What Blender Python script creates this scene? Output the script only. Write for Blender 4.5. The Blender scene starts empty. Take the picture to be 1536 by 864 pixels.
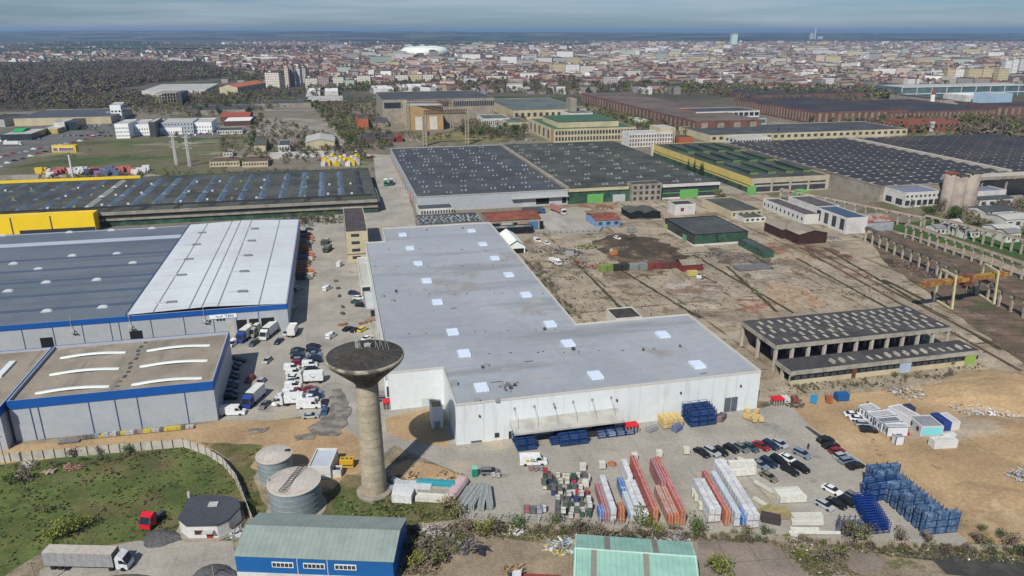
import bpy, math, random
import numpy as np
from mathutils import Vector, Matrix
rnd = random.Random(7)
scene = bpy.context.scene
col = scene.collection
R = math.radians
# ---------------------------------------------------------------- camera, sky, sun, exposure
FOC, CAMH = 1110.0, 98.0
PITCH = math.atan(386 / FOC)
cam_d = bpy.data.cameras.new('camera'); cam = bpy.data.objects.new('camera', cam_d); col.objects.link(cam)
cam.location = (0, 0, CAMH); cam.rotation_euler = (math.pi / 2 - PITCH, 0, 0)
cam_d.sensor_width = 36; cam_d.lens = 36 * FOC / 1536
cam_d.clip_start = 1; cam_d.clip_end = 90000
scene.camera = cam
SUN_EL, SH_AZ = 46.0, 68.0        # shadows fall towards SH_AZ (measured from +x)
world = bpy.data.worlds.new('World'); scene.world = world; world.use_nodes = True
wn, wl = world.node_tree.nodes, world.node_tree.links
wn.clear()
wo = wn.new('ShaderNodeOutputWorld'); bg = wn.new('ShaderNodeBackground'); sky = wn.new('ShaderNodeTexSky')
sky.sky_type = 'NISHITA'; sky.sun_disc = False; sky.sun_elevation = R(SUN_EL)
sky.sun_rotation = R(90 - (SH_AZ + 180)); sky.altitude = 300; sky.air_density = 1.0; sky.dust_density = 0.6; sky.ozone_density = 2.0
tc = wn.new('ShaderNodeTexCoord'); mp = wn.new('ShaderNodeMapping'); mp.inputs['Scale'].default_value = (1.3, 1.3, 26)
nz = wn.new('ShaderNodeTexNoise'); nz.inputs['Scale'].default_value = 1.7; nz.inputs['Detail'].default_value = 7; nz.inputs['Roughness'].default_value = .6
cr = wn.new('ShaderNodeValToRGB'); cr.color_ramp.elements[0].position = .44; cr.color_ramp.elements[1].position = .68
cr.color_ramp.elements[0].color = (0, 0, 0, 1); cr.color_ramp.elements[1].color = (.75, .75, .75, 1)
tint = wn.new('ShaderNodeMixRGB'); tint.blend_type = 'MULTIPLY'; tint.inputs[0].default_value = 1; tint.inputs[2].default_value = (.38, .52, .76, 1)
cl = wn.new('ShaderNodeMixRGB'); cl.inputs[2].default_value = (4.6, 5.3, 6.1, 1)
wl.new(tc.outputs['Generated'], mp.inputs[0]); wl.new(mp.outputs[0], nz.inputs[0]); wl.new(nz.outputs[0], cr.inputs[0])
wl.new(sky.outputs[0], tint.inputs[1]); wl.new(tint.outputs[0], cl.inputs[1]); wl.new(cr.outputs[0], cl.inputs[0])
wl.new(cl.outputs[0], bg.inputs[0]); wl.new(bg.outputs[0], wo.inputs[0])
bg.inputs[1].default_value = 0.095
sd = bpy.data.lights.new('sun', 'SUN'); so = bpy.data.objects.new('sun', sd); col.objects.link(so)
sd.energy = 4.7; sd.angle = R(.55); sd.color = (1, .94, .84)
_e = R(SUN_EL); _a = R(SH_AZ)
so.rotation_euler = Vector((math.cos(_a) * math.cos(_e), math.sin(_a) * math.cos(_e), -math.sin(_e))).to_track_quat('-Z', 'Y').to_euler()
vs = scene.view_settings; vs.view_transform = 'Standard'; vs.look = 'None'; vs.gamma = 1; vs.use_curve_mapping = False
vs.exposure = 0.1
scene.cycles.max_bounces = 5; scene.cycles.volume_bounces = 0; scene.cycles.transparent_max_bounces = 6

# ---------------------------------------------------------------- survey helper: where a sight line of the photograph meets the height z
def G(u, v, z=0.0):
    a = (u - 768) / FOC; b = -(v - 432) / FOC
    d = (a, math.cos(PITCH) + b * math.sin(PITCH), -math.sin(PITCH) + b * math.cos(PITCH))
    t = (z - CAMH) / d[2]
    return Vector((d[0] * t, d[1] * t))
def ppm(x, y):      # photo pixels per metre at a ground point
    return FOC / (y * math.cos(PITCH) + CAMH * math.sin(PITCH))
TH = R(13.3)
EU = Vector((math.cos(TH), math.sin(TH))); EV = Vector((-math.sin(TH), math.cos(TH)))

# ---------------------------------------------------------------- materials
MATS = {}
def _tree(name):
    m = bpy.data.materials.new(name); m.use_nodes = True
    nt = m.node_tree; bs = nt.nodes['Principled BSDF']
    return m, nt.nodes, nt.links, bs
def _noise(n, l, coord, scale, detail=4, rough=.6):
    t = n.new('ShaderNodeTexNoise'); t.inputs['Scale'].default_value = scale; t.inputs['Detail'].default_value = detail
    t.inputs['Roughness'].default_value = rough; l.new(coord, t.inputs['Vector']); return t
def _ramp(n, l, src, p0, p1, v0=0., v1=1.):
    r = n.new('ShaderNodeMapRange'); r.inputs['From Min'].default_value = p0; r.inputs['From Max'].default_value = p1
    r.inputs['To Min'].default_value = v0; r.inputs['To Max'].default_value = v1; r.interpolation_type = 'SMOOTHSTEP'
    l.new(src, r.inputs['Value']); return r.outputs[0]
def _mix(n, l, fac, a, b, mode='MIX'):
    m = n.new('ShaderNodeMixRGB'); m.blend_type = mode
    for i, x in ((0, fac), (1, a), (2, b)):
        if hasattr(x, 'links'): l.new(x, m.inputs[i])
        elif i == 0: m.inputs[0].default_value = x
        else: m.inputs[i].default_value = (*x, 1)
    return m.outputs[0]
def _math(n, l, op, a, b=0.):
    m = n.new('ShaderNodeMath'); m.operation = op
    for i, x in ((0, a), (1, b)):
        if hasattr(x, 'links'): l.new(x, m.inputs[i])
        else: m.inputs[i].default_value = x
    return m.outputs[0]
def mat(name, c, c2=None, rough=.85, scale=.4, thr=(.45, .62), var=.18, grain=6., metal=0., layers=(), joint=None, rib=None, bump=0., obj=False, local=False, aniso=None, spec=.3):
    """c/c2 mixed by a noise of the place; layers: (colour, scale, lo, hi[, stretch]); joint: (w, h, width, colour, angle); rib: (angle, period, dark, duty)"""
    if name in MATS: return MATS[name]
    m, n, l, bs = _tree(name)
    if local:
        P = n.new('ShaderNodeTexCoord').outputs['Object']
    else:
        P = n.new('ShaderNodeNewGeometry').outputs['Position']
    if obj:
        oi = n.new('ShaderNodeObjectInfo'); base = oi.outputs['Color']
    else:
        rg = n.new('ShaderNodeRGB'); rg.outputs[0].default_value = (*c, 1); base = rg.outputs[0]
    if c2:
        base = _mix(n, l, _ramp(n, l, _noise(n, l, P, scale, 5).outputs[0], *thr), base, c2)
    for L in layers:
        Q = P
        if len(L) > 4:
            mpn = n.new('ShaderNodeMapping'); mpn.vector_type = 'TEXTURE'; mpn.inputs['Rotation'].default_value = (0, 0, TH)
            mpn.inputs['Scale'].default_value = L[4]; l.new(P, mpn.inputs[0]); Q = mpn.outputs[0]
        off = n.new('ShaderNodeVectorMath'); off.inputs[1].default_value = (L[1] * 731, L[2] * 911, 13.7); l.new(Q, off.inputs[0])
        base = _mix(n, l, _ramp(n, l, _noise(n, l, off.outputs[0], L[1], 6, .65).outputs[0], L[2], L[3]), base, L[0])
    if joint:
        for jt in (joint if isinstance(joint, list) else [joint]):
            w, h, wd, jc, ja = jt[:5]
            mpn = n.new('ShaderNodeMapping'); mpn.inputs['Rotation'].default_value = (0, 0, -ja); l.new(P, mpn.inputs[0])
            wob = _noise(n, l, P, .7, 2); ad = n.new('ShaderNodeMixRGB'); ad.blend_type = 'ADD'; ad.inputs[0].default_value = .35 if wd > .05 else .05
            l.new(mpn.outputs[0], ad.inputs[1]); l.new(wob.outputs['Color'], ad.inputs[2])
            sp = n.new('ShaderNodeSeparateXYZ'); l.new(ad.outputs[0], sp.inputs[0])
            f = None
            for axis, per in ((0, w), (1, h)):
                if not per: continue
                md = _math(n, l, 'PINGPONG', sp.outputs[axis], per / 2)
                g = _ramp(n, l, md, wd * .5, wd, 1., 0.)
                f = g if f is None else _math(n, l, 'MAXIMUM', f, g)
            if len(jt) > 5:
                f = _math(n, l, 'MULTIPLY', f, _ramp(n, l, _noise(n, l, P, .09, 3).outputs[0], .4, .58, .15, jt[5]))
            base = _mix(n, l, f, base, jc)
    if rib:
        for rb in (rib if isinstance(rib, list) else [rib]):
            ra, per, dk, duty = rb
            mpn = n.new('ShaderNodeMapping'); mpn.inputs['Rotation'].default_value = (0, 0, -ra); l.new(P, mpn.inputs[0])
            sp = n.new('ShaderNodeSeparateXYZ'); l.new(mpn.outputs[0], sp.inputs[0])
            md = _math(n, l, 'PINGPONG', sp.outputs[0], per / 2)
            g = _ramp(n, l, md, per / 2 * duty * .5, per / 2 * duty, 1., 0.)
            base = _mix(n, l, g, base, _mix(n, l, 1., base, (dk, dk, dk), 'MULTIPLY'))
            if bump:
                bp = n.new('ShaderNodeBump'); bp.inputs['Distance'].default_value = bump; l.new(g, bp.inputs['Height']); l.new(bp.outputs[0], bs.inputs['Normal'])
    if var:
        v1 = _ramp(n, l, _noise(n, l, P, grain, 5, .7).outputs[0], .3, .7, 1 - var, 1 + var * .6)
        v2 = _ramp(n, l, _noise(n, l, P, grain * .06, 4).outputs[0], .3, .7, 1 - var * .8, 1 + var * .5)
        vv = _math(n, l, 'MULTIPLY', v1, v2)
        cb = n.new('ShaderNodeCombineXYZ')
        for i in range(3): l.new(vv, cb.inputs[i])
        base = _mix(n, l, 1., base, cb.outputs[0], 'MULTIPLY')
    l.new(base, bs.inputs['Base Color'])
    bs.inputs['Roughness'].default_value = rough; bs.inputs['Metallic'].default_value = metal
    bs.inputs['Specular IOR Level'].default_value = spec
    MATS[name] = m
    return m
def facade(name, wall, glass=(.05, .06, .08), pw=3.2, ph=3.0, fill=.42, fillh=.5, band=None):
    """wall of a distant block with its grid of windows, in the block's own coordinates"""
    if name in MATS: return MATS[name]
    m, n, l, bs = _tree(name)
    P = n.new('ShaderNodeTexCoord').outputs['Object']; N = n.new('ShaderNodeTexCoord').outputs['Normal']
    sp = n.new('ShaderNodeSeparateXYZ'); l.new(P, sp.inputs[0]); sn = n.new('ShaderNodeSeparateXYZ'); l.new(N, sn.inputs[0])
    ax = _math(n, l, 'ABSOLUTE', sn.outputs[0]); ay = _math(n, l, 'ABSOLUTE', sn.outputs[1])
    u = _math(n, l, 'ADD', _math(n, l, 'MULTIPLY', sp.outputs[0], ay), _math(n, l, 'MULTIPLY', sp.outputs[1], ax))
    fu = _ramp(n, l, _math(n, l, 'PINGPONG', u, pw / 2), pw * fill / 2 - .12, pw * fill / 2 + .12, 1, 0)
    zz = _math(n, l, 'ADD', sp.outputs[2], -ph * .55)
    fz = _ramp(n, l, _math(n, l, 'PINGPONG', zz, ph / 2), ph * fillh / 2 - .12, ph * fillh / 2 + .12, 1, 0)
    az = _math(n, l, 'ABSOLUTE', sn.outputs[2])
    f = _math(n, l, 'MULTIPLY', _math(n, l, 'MULTIPLY', fu, fz), _math(n, l, 'LESS_THAN', az, .5))
    vn = _noise(n, l, P, .35, 3)
    w = _mix(n, l, _ramp(n, l, vn.outputs[0], .35, .65, 0, .35), wall, tuple(x * .6 for x in wall))
    b = _mix(n, l, f, w, glass)
    l.new(b, bs.inputs['Base Color']); bs.inputs['Roughness'].default_value = .8
    MATS[name] = m
    return m
def plain(name, c, rough=.6, var=.12, grain=3., metal=0., spec=.3):
    return mat(name, c, rough=rough, var=var, grain=grain, metal=metal, spec=spec)

# ---------------------------------------------------------------- mesh building
class MB:
    def __init__(s): s.v = []; s.f = []; s.mi = []; s.cur = 0
    def use(s, i): s.cur = i; return s
    def face(s, *pts):
        k = len(s.v); s.v += [tuple(p) for p in pts]; s.f.append(tuple(range(k, k + len(pts)))); s.mi.append(s.cur); return s
    def add(s, vs, fs):
        k = len(s.v); s.v += [tuple(p) for p in vs]
        for f in fs: s.f.append(tuple(i + k for i in f)); s.mi.append(s.cur)
        return s
    def prism(s, poly, z0, z1, top=True, bottom=False, walls=True):
        n = len(poly); vs = [(p[0], p[1], z0) for p in poly] + [(p[0], p[1], z1) for p in poly]
        fs = []
        if walls: fs += [(i, (i + 1) % n, n + (i + 1) % n, n + i) for i in range(n)]
        if top: fs.append(tuple(range(n, 2 * n)))
        if bottom: fs.append(tuple(range(n - 1, -1, -1)))
        return s.add(vs, fs)
    def box(s, c, sx, sy, z0, z1, a=0.):
        ca, sa = math.cos(a), math.sin(a)
        poly = [(c[0] + x * ca - y * sa, c[1] + x * sa + y * ca) for x, y in ((-sx/2, -sy/2), (sx/2, -sy/2), (sx/2, sy/2), (-sx/2, sy/2))]
        return s.prism(poly, z0, z1, True, True)
    def cyl(s, c, r0, r1, z0, z1, n=12, top=True):
        vs = []
        for r, z in ((r0, z0), (r1, z1)):
            vs += [(c[0] + r * math.cos(2*math.pi*i/n), c[1] + r * math.sin(2*math.pi*i/n), z) for i in range(n)]
        fs = [(i, (i+1) % n, n + (i+1) % n, n + i) for i in range(n)]
        if top: fs.append(tuple(range(n, 2*n)))
        return s.add(vs, fs)
    def lathe(s, c, prof, n=32):
        vs = []
        for r, z in prof: vs += [(c[0] + r * math.cos(2*math.pi*i/n), c[1] + r * math.sin(2*math.pi*i/n), z) for i in range(n)]
        fs = []
        for k in range(len(prof) - 1):
            fs += [(k*n + i, k*n + (i+1) % n, (k+1)*n + (i+1) % n, (k+1)*n + i) for i in range(n)]
        return s.add(vs, fs)
    def tube(s, p, q, r, n=4, r2=None):
        p = Vector(p); q = Vector(q); d = (q - p).normalized()
        u = d.orthogonal().normalized(); w = d.cross(u); r2 = r if r2 is None else r2
        vs = [p + (u * math.cos(2*math.pi*i/n) + w * math.sin(2*math.pi*i/n)) * r for i in range(n)]
        vs += [q + (u * math.cos(2*math.pi*i/n) + w * math.sin(2*math.pi*i/n)) * r2 for i in range(n)]
        fs = [(i, (i+1) % n, n + (i+1) % n, n + i) for i in range(n)] + [tuple(range(n-1, -1, -1)), tuple(range(n, 2*n))]
        return s.add(vs, fs)
    def build(s, name, m, parent=None, smooth=False):
        me = bpy.data.meshes.new(name)
        if parent is not None:
            inv = parent.matrix_basis.inverted(); pp = parent
            vs = [inv @ Vector(p) for p in s.v] if not parent.parent else [(parent.matrix_basis.inverted() @ (parent.parent.matrix_basis.inverted() @ Vector(p))) for p in s.v]
        else: vs = s.v
        me.from_pydata([tuple(p) for p in vs], [], s.f)
        ms = m if isinstance(m, (list, tuple)) else [m]
        for x in ms: me.materials.append(x)
        if len(ms) > 1: me.polygons.foreach_set('material_index', s.mi)
        if smooth: me.polygons.foreach_set('use_smooth', [True] * len(me.polygons))
        me.update()
        o = bpy.data.objects.new(name, me); col.objects.link(o)
        if parent is not None: o.parent = parent
        return o
def tag(o, label=None, cat=None, group=None, kind=None):
    if label: o['label'] = label
    if cat: o['category'] = cat
    if group: o['group'] = group
    if kind: o['kind'] = kind
    return o
def empty(name, loc, label, cat, group=None, rz=0.):
    o = bpy.data.objects.new(name, None); col.objects.link(o)
    o.location = (loc[0], loc[1], loc[2] if len(loc) > 2 else 0.); o.rotation_euler = (0, 0, rz)
    return tag(o, label, cat, group)
CHILD = {}
def kids(o):
    return [c for c in bpy.data.objects if c.parent == o]
class Proto:
    """a thing built once near the origin; put() places the original first and copies after"""
    def __init__(s, root):
        s.root = root; s.used = False
        s.tree = [(c, [(g) for g in kids(c)]) for c in kids(root)]
    def put(s, x, y, z=0., rz=0., label=None, group=None, cat=None, sc=1., color=None, colors=None, szx=None):
        if not s.used: r = s.root; s.used = True; parts = [c for c, g in s.tree]
        else:
            r = s.root.copy(); col.objects.link(r); parts = []
            for c, gs in s.tree:
                d = c.copy(); col.objects.link(d); d.parent = r; parts.append(d)
                for g in gs:
                    e = g.copy(); col.objects.link(e); e.parent = d
        r.location = (x, y, z); r.rotation_euler = (0, 0, rz)
        r.scale = szx if szx else (sc, sc, sc)
        tag(r, label, cat, group)
        if color:
            for q in [r] + parts: q.color = (*color, 1)
        return r
def structure(name, pts, z, m, label=None):
    mb = MB(); mb.face(*[(p[0], p[1], z) for p in pts])
    o = mb.build(name, m); return tag(o, kind='structure')
def jag(pts, amp=2., step=8., seed=1):
    """ground outline with an uneven edge"""
    r = random.Random(seed); out = []
    for i, p in enumerate(pts):
        q = pts[(i + 1) % len(pts)]; d = (q - p).length; k = max(1, int(d / step))
        for j in range(k):
            w = p.lerp(q, j / k)
            if j: w = w + Vector((r.uniform(-amp, amp), r.uniform(-amp, amp)))
            out.append(w)
    return out
def PX(*l): return [G(u, v) for u, v in l]
# ---------------------------------------------------------------- ground and setting
GRASS = (.045, .075, .022); DRY = (.12, .10, .055)
m_ground = mat('land', (.077, .073, .050), c2=(.116, .101, .072), scale=.004, thr=(.4, .6), var=.3, grain=.05,
    layers=[((.039, .061, .022), .0012, .5, .56), ((.055, .046, .039), .0021, .52, .6), ((.143, .132, .110), .03, .6, .68), ((.044, .083, .028), .0006, .58, .62)])
structure('ground', [(-42000, -400), (42000, -400), (42000, 46000), (-42000, 46000)], 0, m_ground)
m_yard = mat('yard_concrete', (.324, .306, .265), c2=(.276, .262, .232), scale=.06, var=.16, grain=1.6, rough=.9,
    layers=[((.373, .324, .241), .05, .56, .68), ((.207, .196, .179), .09, .6, .7), ((.166, .159, .145), .35, .68, .75), ((.400, .386, .345), .02, .58, .7, (1, 6, 1)), ((.235, .228, .207), .12, .6, .72, (.3, 7, 1))],
    joint=[(5.2, 5.2, .09, (.193, .179, .152), TH, .5)])
m_old = mat('cracked_concrete', (.335, .285, .215), c2=(.26, .22, .165), scale=.05, var=.3, grain=1.3, rough=.95,
    layers=[((.15, .12, .07), .11, .54, .66), ((.42, .365, .275), .06, .58, .68), ((.27, .14, .085), .026, .58, .68), ((.13, .115, .07), .035, .58, .68, (.5, 4, 1)), ((.20, .15, .10), .05, .56, .68, (4, .6, 1)), ((.09, .095, .038), .35, .60, .68)],
    joint=[(3.1, 6.2, .12, (.16, .13, .085), TH + .02, .85), (21.5, 60, .7, (.075, .07, .04), TH + .02, .95)])
m_sand = mat('sandy_soil', (.370, .263, .146), c2=(.302, .213, .121), scale=.035, var=.2, grain=1.1, rough=.97,
    layers=[((.414, .314, .190), .05, .55, .66), ((.213, .162, .106), .11, .62, .7), ((.336, .291, .224), .02, .6, .7), ((.246, .179, .101), .25, .62, .72, (1, 5, 1))])
m_grass = mat('rough_grass', (.10, .13, .036), c2=(.074, .108, .03), scale=.1, var=.34, grain=2.2, rough=.95,
    layers=[((.125, .11, .05), .06, .48, .64), ((.10, .105, .035), .22, .52, .66), ((.16, .13, .08), .035, .57, .68), ((.04, .06, .02), .16, .57, .7), ((.19, .18, .05), .5, .66, .74)])
m_verge = mat('patchy_grass', (.102, .108, .038), c2=(.168, .138, .072), scale=.12, var=.32, grain=1.8, rough=.95,
    layers=[((.240, .192, .114), .07, .55, .68), ((.060, .090, .026), .2, .55, .66)])
m_waste = mat('waste_ground', (.260, .215, .156), c2=(.176, .150, .098), scale=.07, var=.3, grain=1.7, rough=.95,
    layers=[((.098, .104, .039), .09, .52, .62), ((.325, .293, .240), .05, .57, .65), ((.130, .111, .078), .3, .58, .68), ((.072, .091, .029), .5, .64, .7)])
m_field = mat('vacant_field', (.144, .131, .075), c2=(.088, .098, .040), scale=.03, var=.3, grain=.5, rough=.95,
    layers=[((.237, .219, .156), .02, .56, .64, (3, .8, 1)), ((.062, .088, .027), .015, .5, .6), ((.125, .100, .062), .06, .6, .68, (2.5, .6, 1))])
m_road = mat('asphalt', (.115, .113, .108), c2=(.14, .136, .126), scale=.06, var=.2, grain=.8)
m_mid = mat('works_yard', (.206, .181, .138), c2=(.150, .135, .098), scale=.03, var=.28, grain=.5,
    layers=[((.094, .100, .044), .02, .52, .6), ((.288, .263, .219), .015, .57, .64), ((.175, .112, .075), .03, .63, .7)])
m_park = mat('park_grass', (.04, .085, .018), c2=(.06, .095, .025), scale=.03, var=.25, grain=.6)

def zone(name, px, z, m, amp=0., seed=1, step=8.):
    pts = PX(*px)
    if amp: pts = jag(pts, amp, step, seed)
    return structure(name, pts, z, m)
zone('works_ground', [(-500, 420), (-420, 190), (0, 168), (700, 150), (900, 160), (1536, 185), (2000, 200), (2300, 420)], .05, m_mid, 12, 3, 40)
Z = .056
def nz_():
    global Z
    Z += .005
    return Z
zone('waste_ground', [(-700, 700), (-100, 520), (500, 520), (1000, 560), (1700, 560), (2400, 700), (1800, 1050), (-300, 1050)], nz_(), m_waste)
zone('derelict_yard', [(620, 345), (760, 318), (905, 300), (1150, 292), (1260, 345), (1400, 352), (1700, 470), (1900, 600), (1480, 580), (1195, 600), (900, 600)], nz_(), m_old, 1.2, 4)
zone('sand_ground', [(1160, 606), (1200, 592), (1335, 586), (1420, 570), (1536, 552), (1800, 530), (2200, 700), (1900, 850), (1447, 812), (1200, 700)], nz_(), m_sand, 1., 5, 5)
zone('concrete_yard', [(425, 345), (500, 318), (618, 318), (640, 560), (800, 640), (1145, 612), (1178, 601), (1216, 640), (1290, 690), (1370, 745), (1452, 812), (1440, 818), (1050, 800), (690, 783), (692, 742), (702, 716), (640, 690), (592, 668), (560, 690), (500, 640), (470, 622), (330, 645), (290, 560), (320, 480)], nz_(), m_yard, .25, 6, 10)
zone('dirt_track', [(-300, 690), (-100, 672), (24, 668), (200, 652), (330, 632), (480, 628), (530, 650), (560, 700), (500, 735), (430, 720), (368, 700), (330, 680), (275, 664), (-20, 700), (-300, 722)], nz_(), m_sand, .9, 7, 4)
zone('dirt_apron', [(578, 628), (640, 614), (668, 622), (672, 672), (600, 658), (580, 650)], nz_(), m_sand, .4, 8, 4)
zone('dirt_patch', [(590, 700), (612, 690), (650, 697), (700, 714), (692, 735), (640, 745), (580, 720)], nz_(), m_sand, .7, 9, 3)
zone('grass_field', [(-300, 712), (-20, 700), (275, 668), (330, 684), (352, 715), (372, 772), (352, 812), (200, 812), (60, 830), (-200, 1000), (-600, 900)], nz_(), m_grass, .5, 10, 4)
zone('tank_lawn', [(345, 690), (300, 664), (395, 668), (375, 700), (400, 760), (498, 735), (520, 712), (560, 720), (600, 712), (640, 735), (700, 745), (690, 783), (600, 790), (380, 790), (366, 730)], nz_(), m_verge, .5, 11, 3)
zone('grass_strip', [(500, 745), (560, 757), (690, 760), (688, 781), (500, 785)], nz_(), m_grass, .3, 12, 3)
zone('concrete_pad', [(205, 812), (350, 812), (360, 870), (340, 1000), (150, 1000), (40, 960), (60, 855), (190, 815)], nz_(), m_yard, .3, 13, 5)
zone('track', [(640, 815), (750, 806), (860, 822), (862, 900), (500, 950), (610, 840)], nz_(), mat('pale_track', (.27, .215, .15), c2=(.215, .175, .125), scale=.15, var=.25, grain=2.), .6, 14, 4)
zone('slab', [(1045, 806), (1180, 808), (1200, 850), (1230, 920), (1050, 920)], nz_(), mat('old_slab', (.225, .19, .16), c2=(.18, .15, .125), scale=.1, var=.2, grain=2., joint=(6, 6, .15, (.12, .11, .07), .1, .8)), .5, 15, 4)
zone('slab', [(1228, 818), (1300, 816), (1330, 850), (1250, 870)], nz_(), MATS['old_slab'], .5, 16, 4)
zone('dark_ditch', [(1305, 829), (1400, 827), (1536, 838), (1700, 850), (1700, 862), (1536, 850), (1400, 842)], nz_(), mat('tar_surface', (.045, .045, .045), c2=(.07, .068, .06), scale=.3, var=.2), .4, 17, 4)
zone('dark_ditch', [(1400, 842), (1536, 846), (1600, 858), (1500, 870), (1420, 862)], nz_(), MATS['tar_surface'], .4, 18, 4)
zone('loading_apron', [(790, 347), (812, 318), (868, 310), (905, 343), (896, 350), (830, 352)], nz_(), m_yard)
zone('works_road', [(560, 232), (595, 232), (628, 345), (572, 345)], nz_(), m_yard, .2, 19)
zone('burnt_ground', [(888, 362), (930, 350), (975, 356), (1040, 384), (1030, 402), (985, 402), (930, 395), (905, 380)], nz_(), mat('scorched_soil', (.07, .055, .04), c2=(.17, .12, .075), scale=.12, thr=(.5, .62), var=.35, grain=1.2, layers=[((.15, .075, .04), .1, .57, .66), ((.03, .027, .022), .08, .56, .66)]), 3.2, 20, 4)
zone('rust_stain', [(1150, 420), (1195, 428), (1235, 445), (1240, 462), (1190, 465), (1150, 448)], nz_(), mat('rusty_soil', (.33, .20, .125), c2=(.34, .275, .195), scale=.22, thr=(.40, .52), var=.3, layers=[((.26, .12, .07), .3, .6, .68)]), 1.2, 21, 3)
for k, (px, c, c2) in enumerate([([(905,432),(945,425),(975,440),(960,452),(920,450)], (.19,.15,.11), (.33,.27,.19)), ([(1000,426),(1065,418),(1100,436),(1060,448),(1015,442)], (.24,.17,.12), (.36,.33,.28)), ([(1110,408),(1150,404),(1185,414),(1150,424)], (.34,.31,.26), (.27,.22,.16)), ([(900,402),(990,404),(1000,414),(905,418)], (.12,.09,.06), (.25,.2,.14)), ([(1245,395),(1300,405),(1320,425),(1270,418)], (.20,.13,.09), (.33,.27,.2)), ([(1180,362),(1245,372),(1290,392),(1235,388)], (.13,.07,.055), (.25,.19,.13)), ([(795,395),(860,390),(880,412),(815,418)], (.16,.13,.09), (.3,.25,.18)), ([(1330,470),(1400,485),(1440,505),(1380,498)], (.17,.14,.1), (.32,.27,.2)), ([(1060,372),(1150,385),(1160,398),(1075,394)], (.2,.17,.13), (.13,.11,.09)), ([(860,300),(930,302),(925,312),(862,310)], (.22,.11,.07), (.28,.22,.15)), ([(1085,445),(1150,450),(1175,466),(1120,468)], (.25,.13,.085), (.35,.29,.21))]):
    zone('yard_stain', px, nz_(), mat('stain_%d' % k, c, c2=c2, scale=.16, thr=(.44, .56), var=.35, grain=1.5), 2.2, 60 + k, 3)
zone('rail_verge', [(1310, 338), (1400, 330), (1600, 345), (1800, 420), (1800, 460), (1536, 400), (1400, 362)], nz_(), m_park, 1.5, 22, 6)
zone('track_bed', [(1296, 352), (1330, 345), (1536, 418), (1800, 520), (1700, 620), (1536, 545), (1420, 462), (1330, 395)], nz_(), mat('ballast', (.15, .105, .075), c2=(.10, .085, .055), scale=.15, var=.3, grain=2., layers=[((.07, .08, .035), .06, .52, .62), ((.24, .19, .14), .08, .58, .68)], joint=[(7., 0, .5, (.07, .045, .04), TH - R(103) + R(90) * 0, .8)]), 1., 23, 5)
zone('vacant_field', [(-60, 262), (92, 216), (160, 206), (380, 200), (352, 236), (330, 266), (200, 262), (60, 262)], nz_(), m_field, 2, 24, 12)
zone('car_park', [(-200, 268), (-150, 190), (0, 196), (150, 178), (330, 192), (330, 206), (160, 206), (85, 220), (15, 248), (-60, 275)], nz_(), m_road, 1, 25, 12)
zone('works_lane', [(490, 180), (500, 180), (528, 226), (512, 226)], nz_(), m_yard, 1, 26)
zone('gravel_lot', [(388, 178), (485, 178), (505, 200), (470, 206), (395, 205)], nz_(), mat('pale_gravel', (.26, .24, .2), c2=(.19, .17, .13), scale=.05, var=.25, grain=.8), 3, 27, 12)
zone('park', [(1395, 205), (1440, 200), (1536, 213), (1800, 236), (1800, 250), (1536, 222)], nz_(), m_park, 2, 28, 10)
zone('bare_earth', [(1370, 152), (1410, 148), (1450, 160), (1380, 163)], .3, m_sand, 5, 29, 15)
zone('dry_lawn', [(620, 206), (690, 198), (760, 205), (760, 213), (640, 215)], nz_(), mat('dry_grass', (.23, .19, .085), c2=(.12, .12, .05), scale=.06, var=.25), 2, 30, 8)
for k, (px, c) in enumerate([([(-400, 96), (-100, 82), (120, 76), (250, 78), (300, 82), (60, 92), (-300, 110)], (.035, .085, .025)), ([(-600, 88), (0, 73), (120, 73), (60, 79), (-500, 96)], (.04, .08, .035)),
        ([(255, 76), (430, 74), (560, 77), (400, 80)], (.05, .075, .03)), ([(400, 67), (455, 65), (470, 70), (410, 70)], (.30, .22, .15)), ([(1440, 72), (1700, 70), (1900, 78), (1500, 78)], (.05, .08, .035)), ([(560, 64), (900, 60), (1000, 64), (700, 68)], (.07, .08, .05)), ([(1100, 58), (1600, 56), (1500, 62), (1150, 62)], (.08, .08, .06))]):
    zone('farm_field', px, .5 + k * .3, mat('field_%d' % k, c, var=.25, grain=.02), 12, 31 + k, 60)

zone('town_ground', [(-200, 96), (330, 94), (470, 76), (900, 72), (1800, 66), (2000, 128), (1300, 138), (560, 136), (480, 118), (330, 112)], .3, mat('town_ground', (.075, .07, .06), c2=(.05, .055, .035), scale=.01, var=.3, grain=.05, layers=[((.16, .15, .135), .02, .6, .68)]), 20, 77, 60)
# puddle stain on the car yard and tracks
m_wet = mat('damp_concrete', (.14, .13, .11), c2=(.25, .23, .19), scale=.35, thr=(.42, .6), rough=.45, var=.2)
for px, sd_ in (([(498, 585), (512, 584), (520, 600), (527, 612), (518, 640), (505, 655), (470, 652), (460, 643), (480, 632), (492, 615)], 1), ([(372, 646), (405, 642), (395, 650), (375, 652)], 2), ([(440, 655), (475, 650), (470, 660), (445, 662)], 3), ([(620, 320), (640, 327), (632, 334)], 5)):
    zone('damp_patch', px, nz_(), m_wet, .7, sd_, 1.6)

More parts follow.
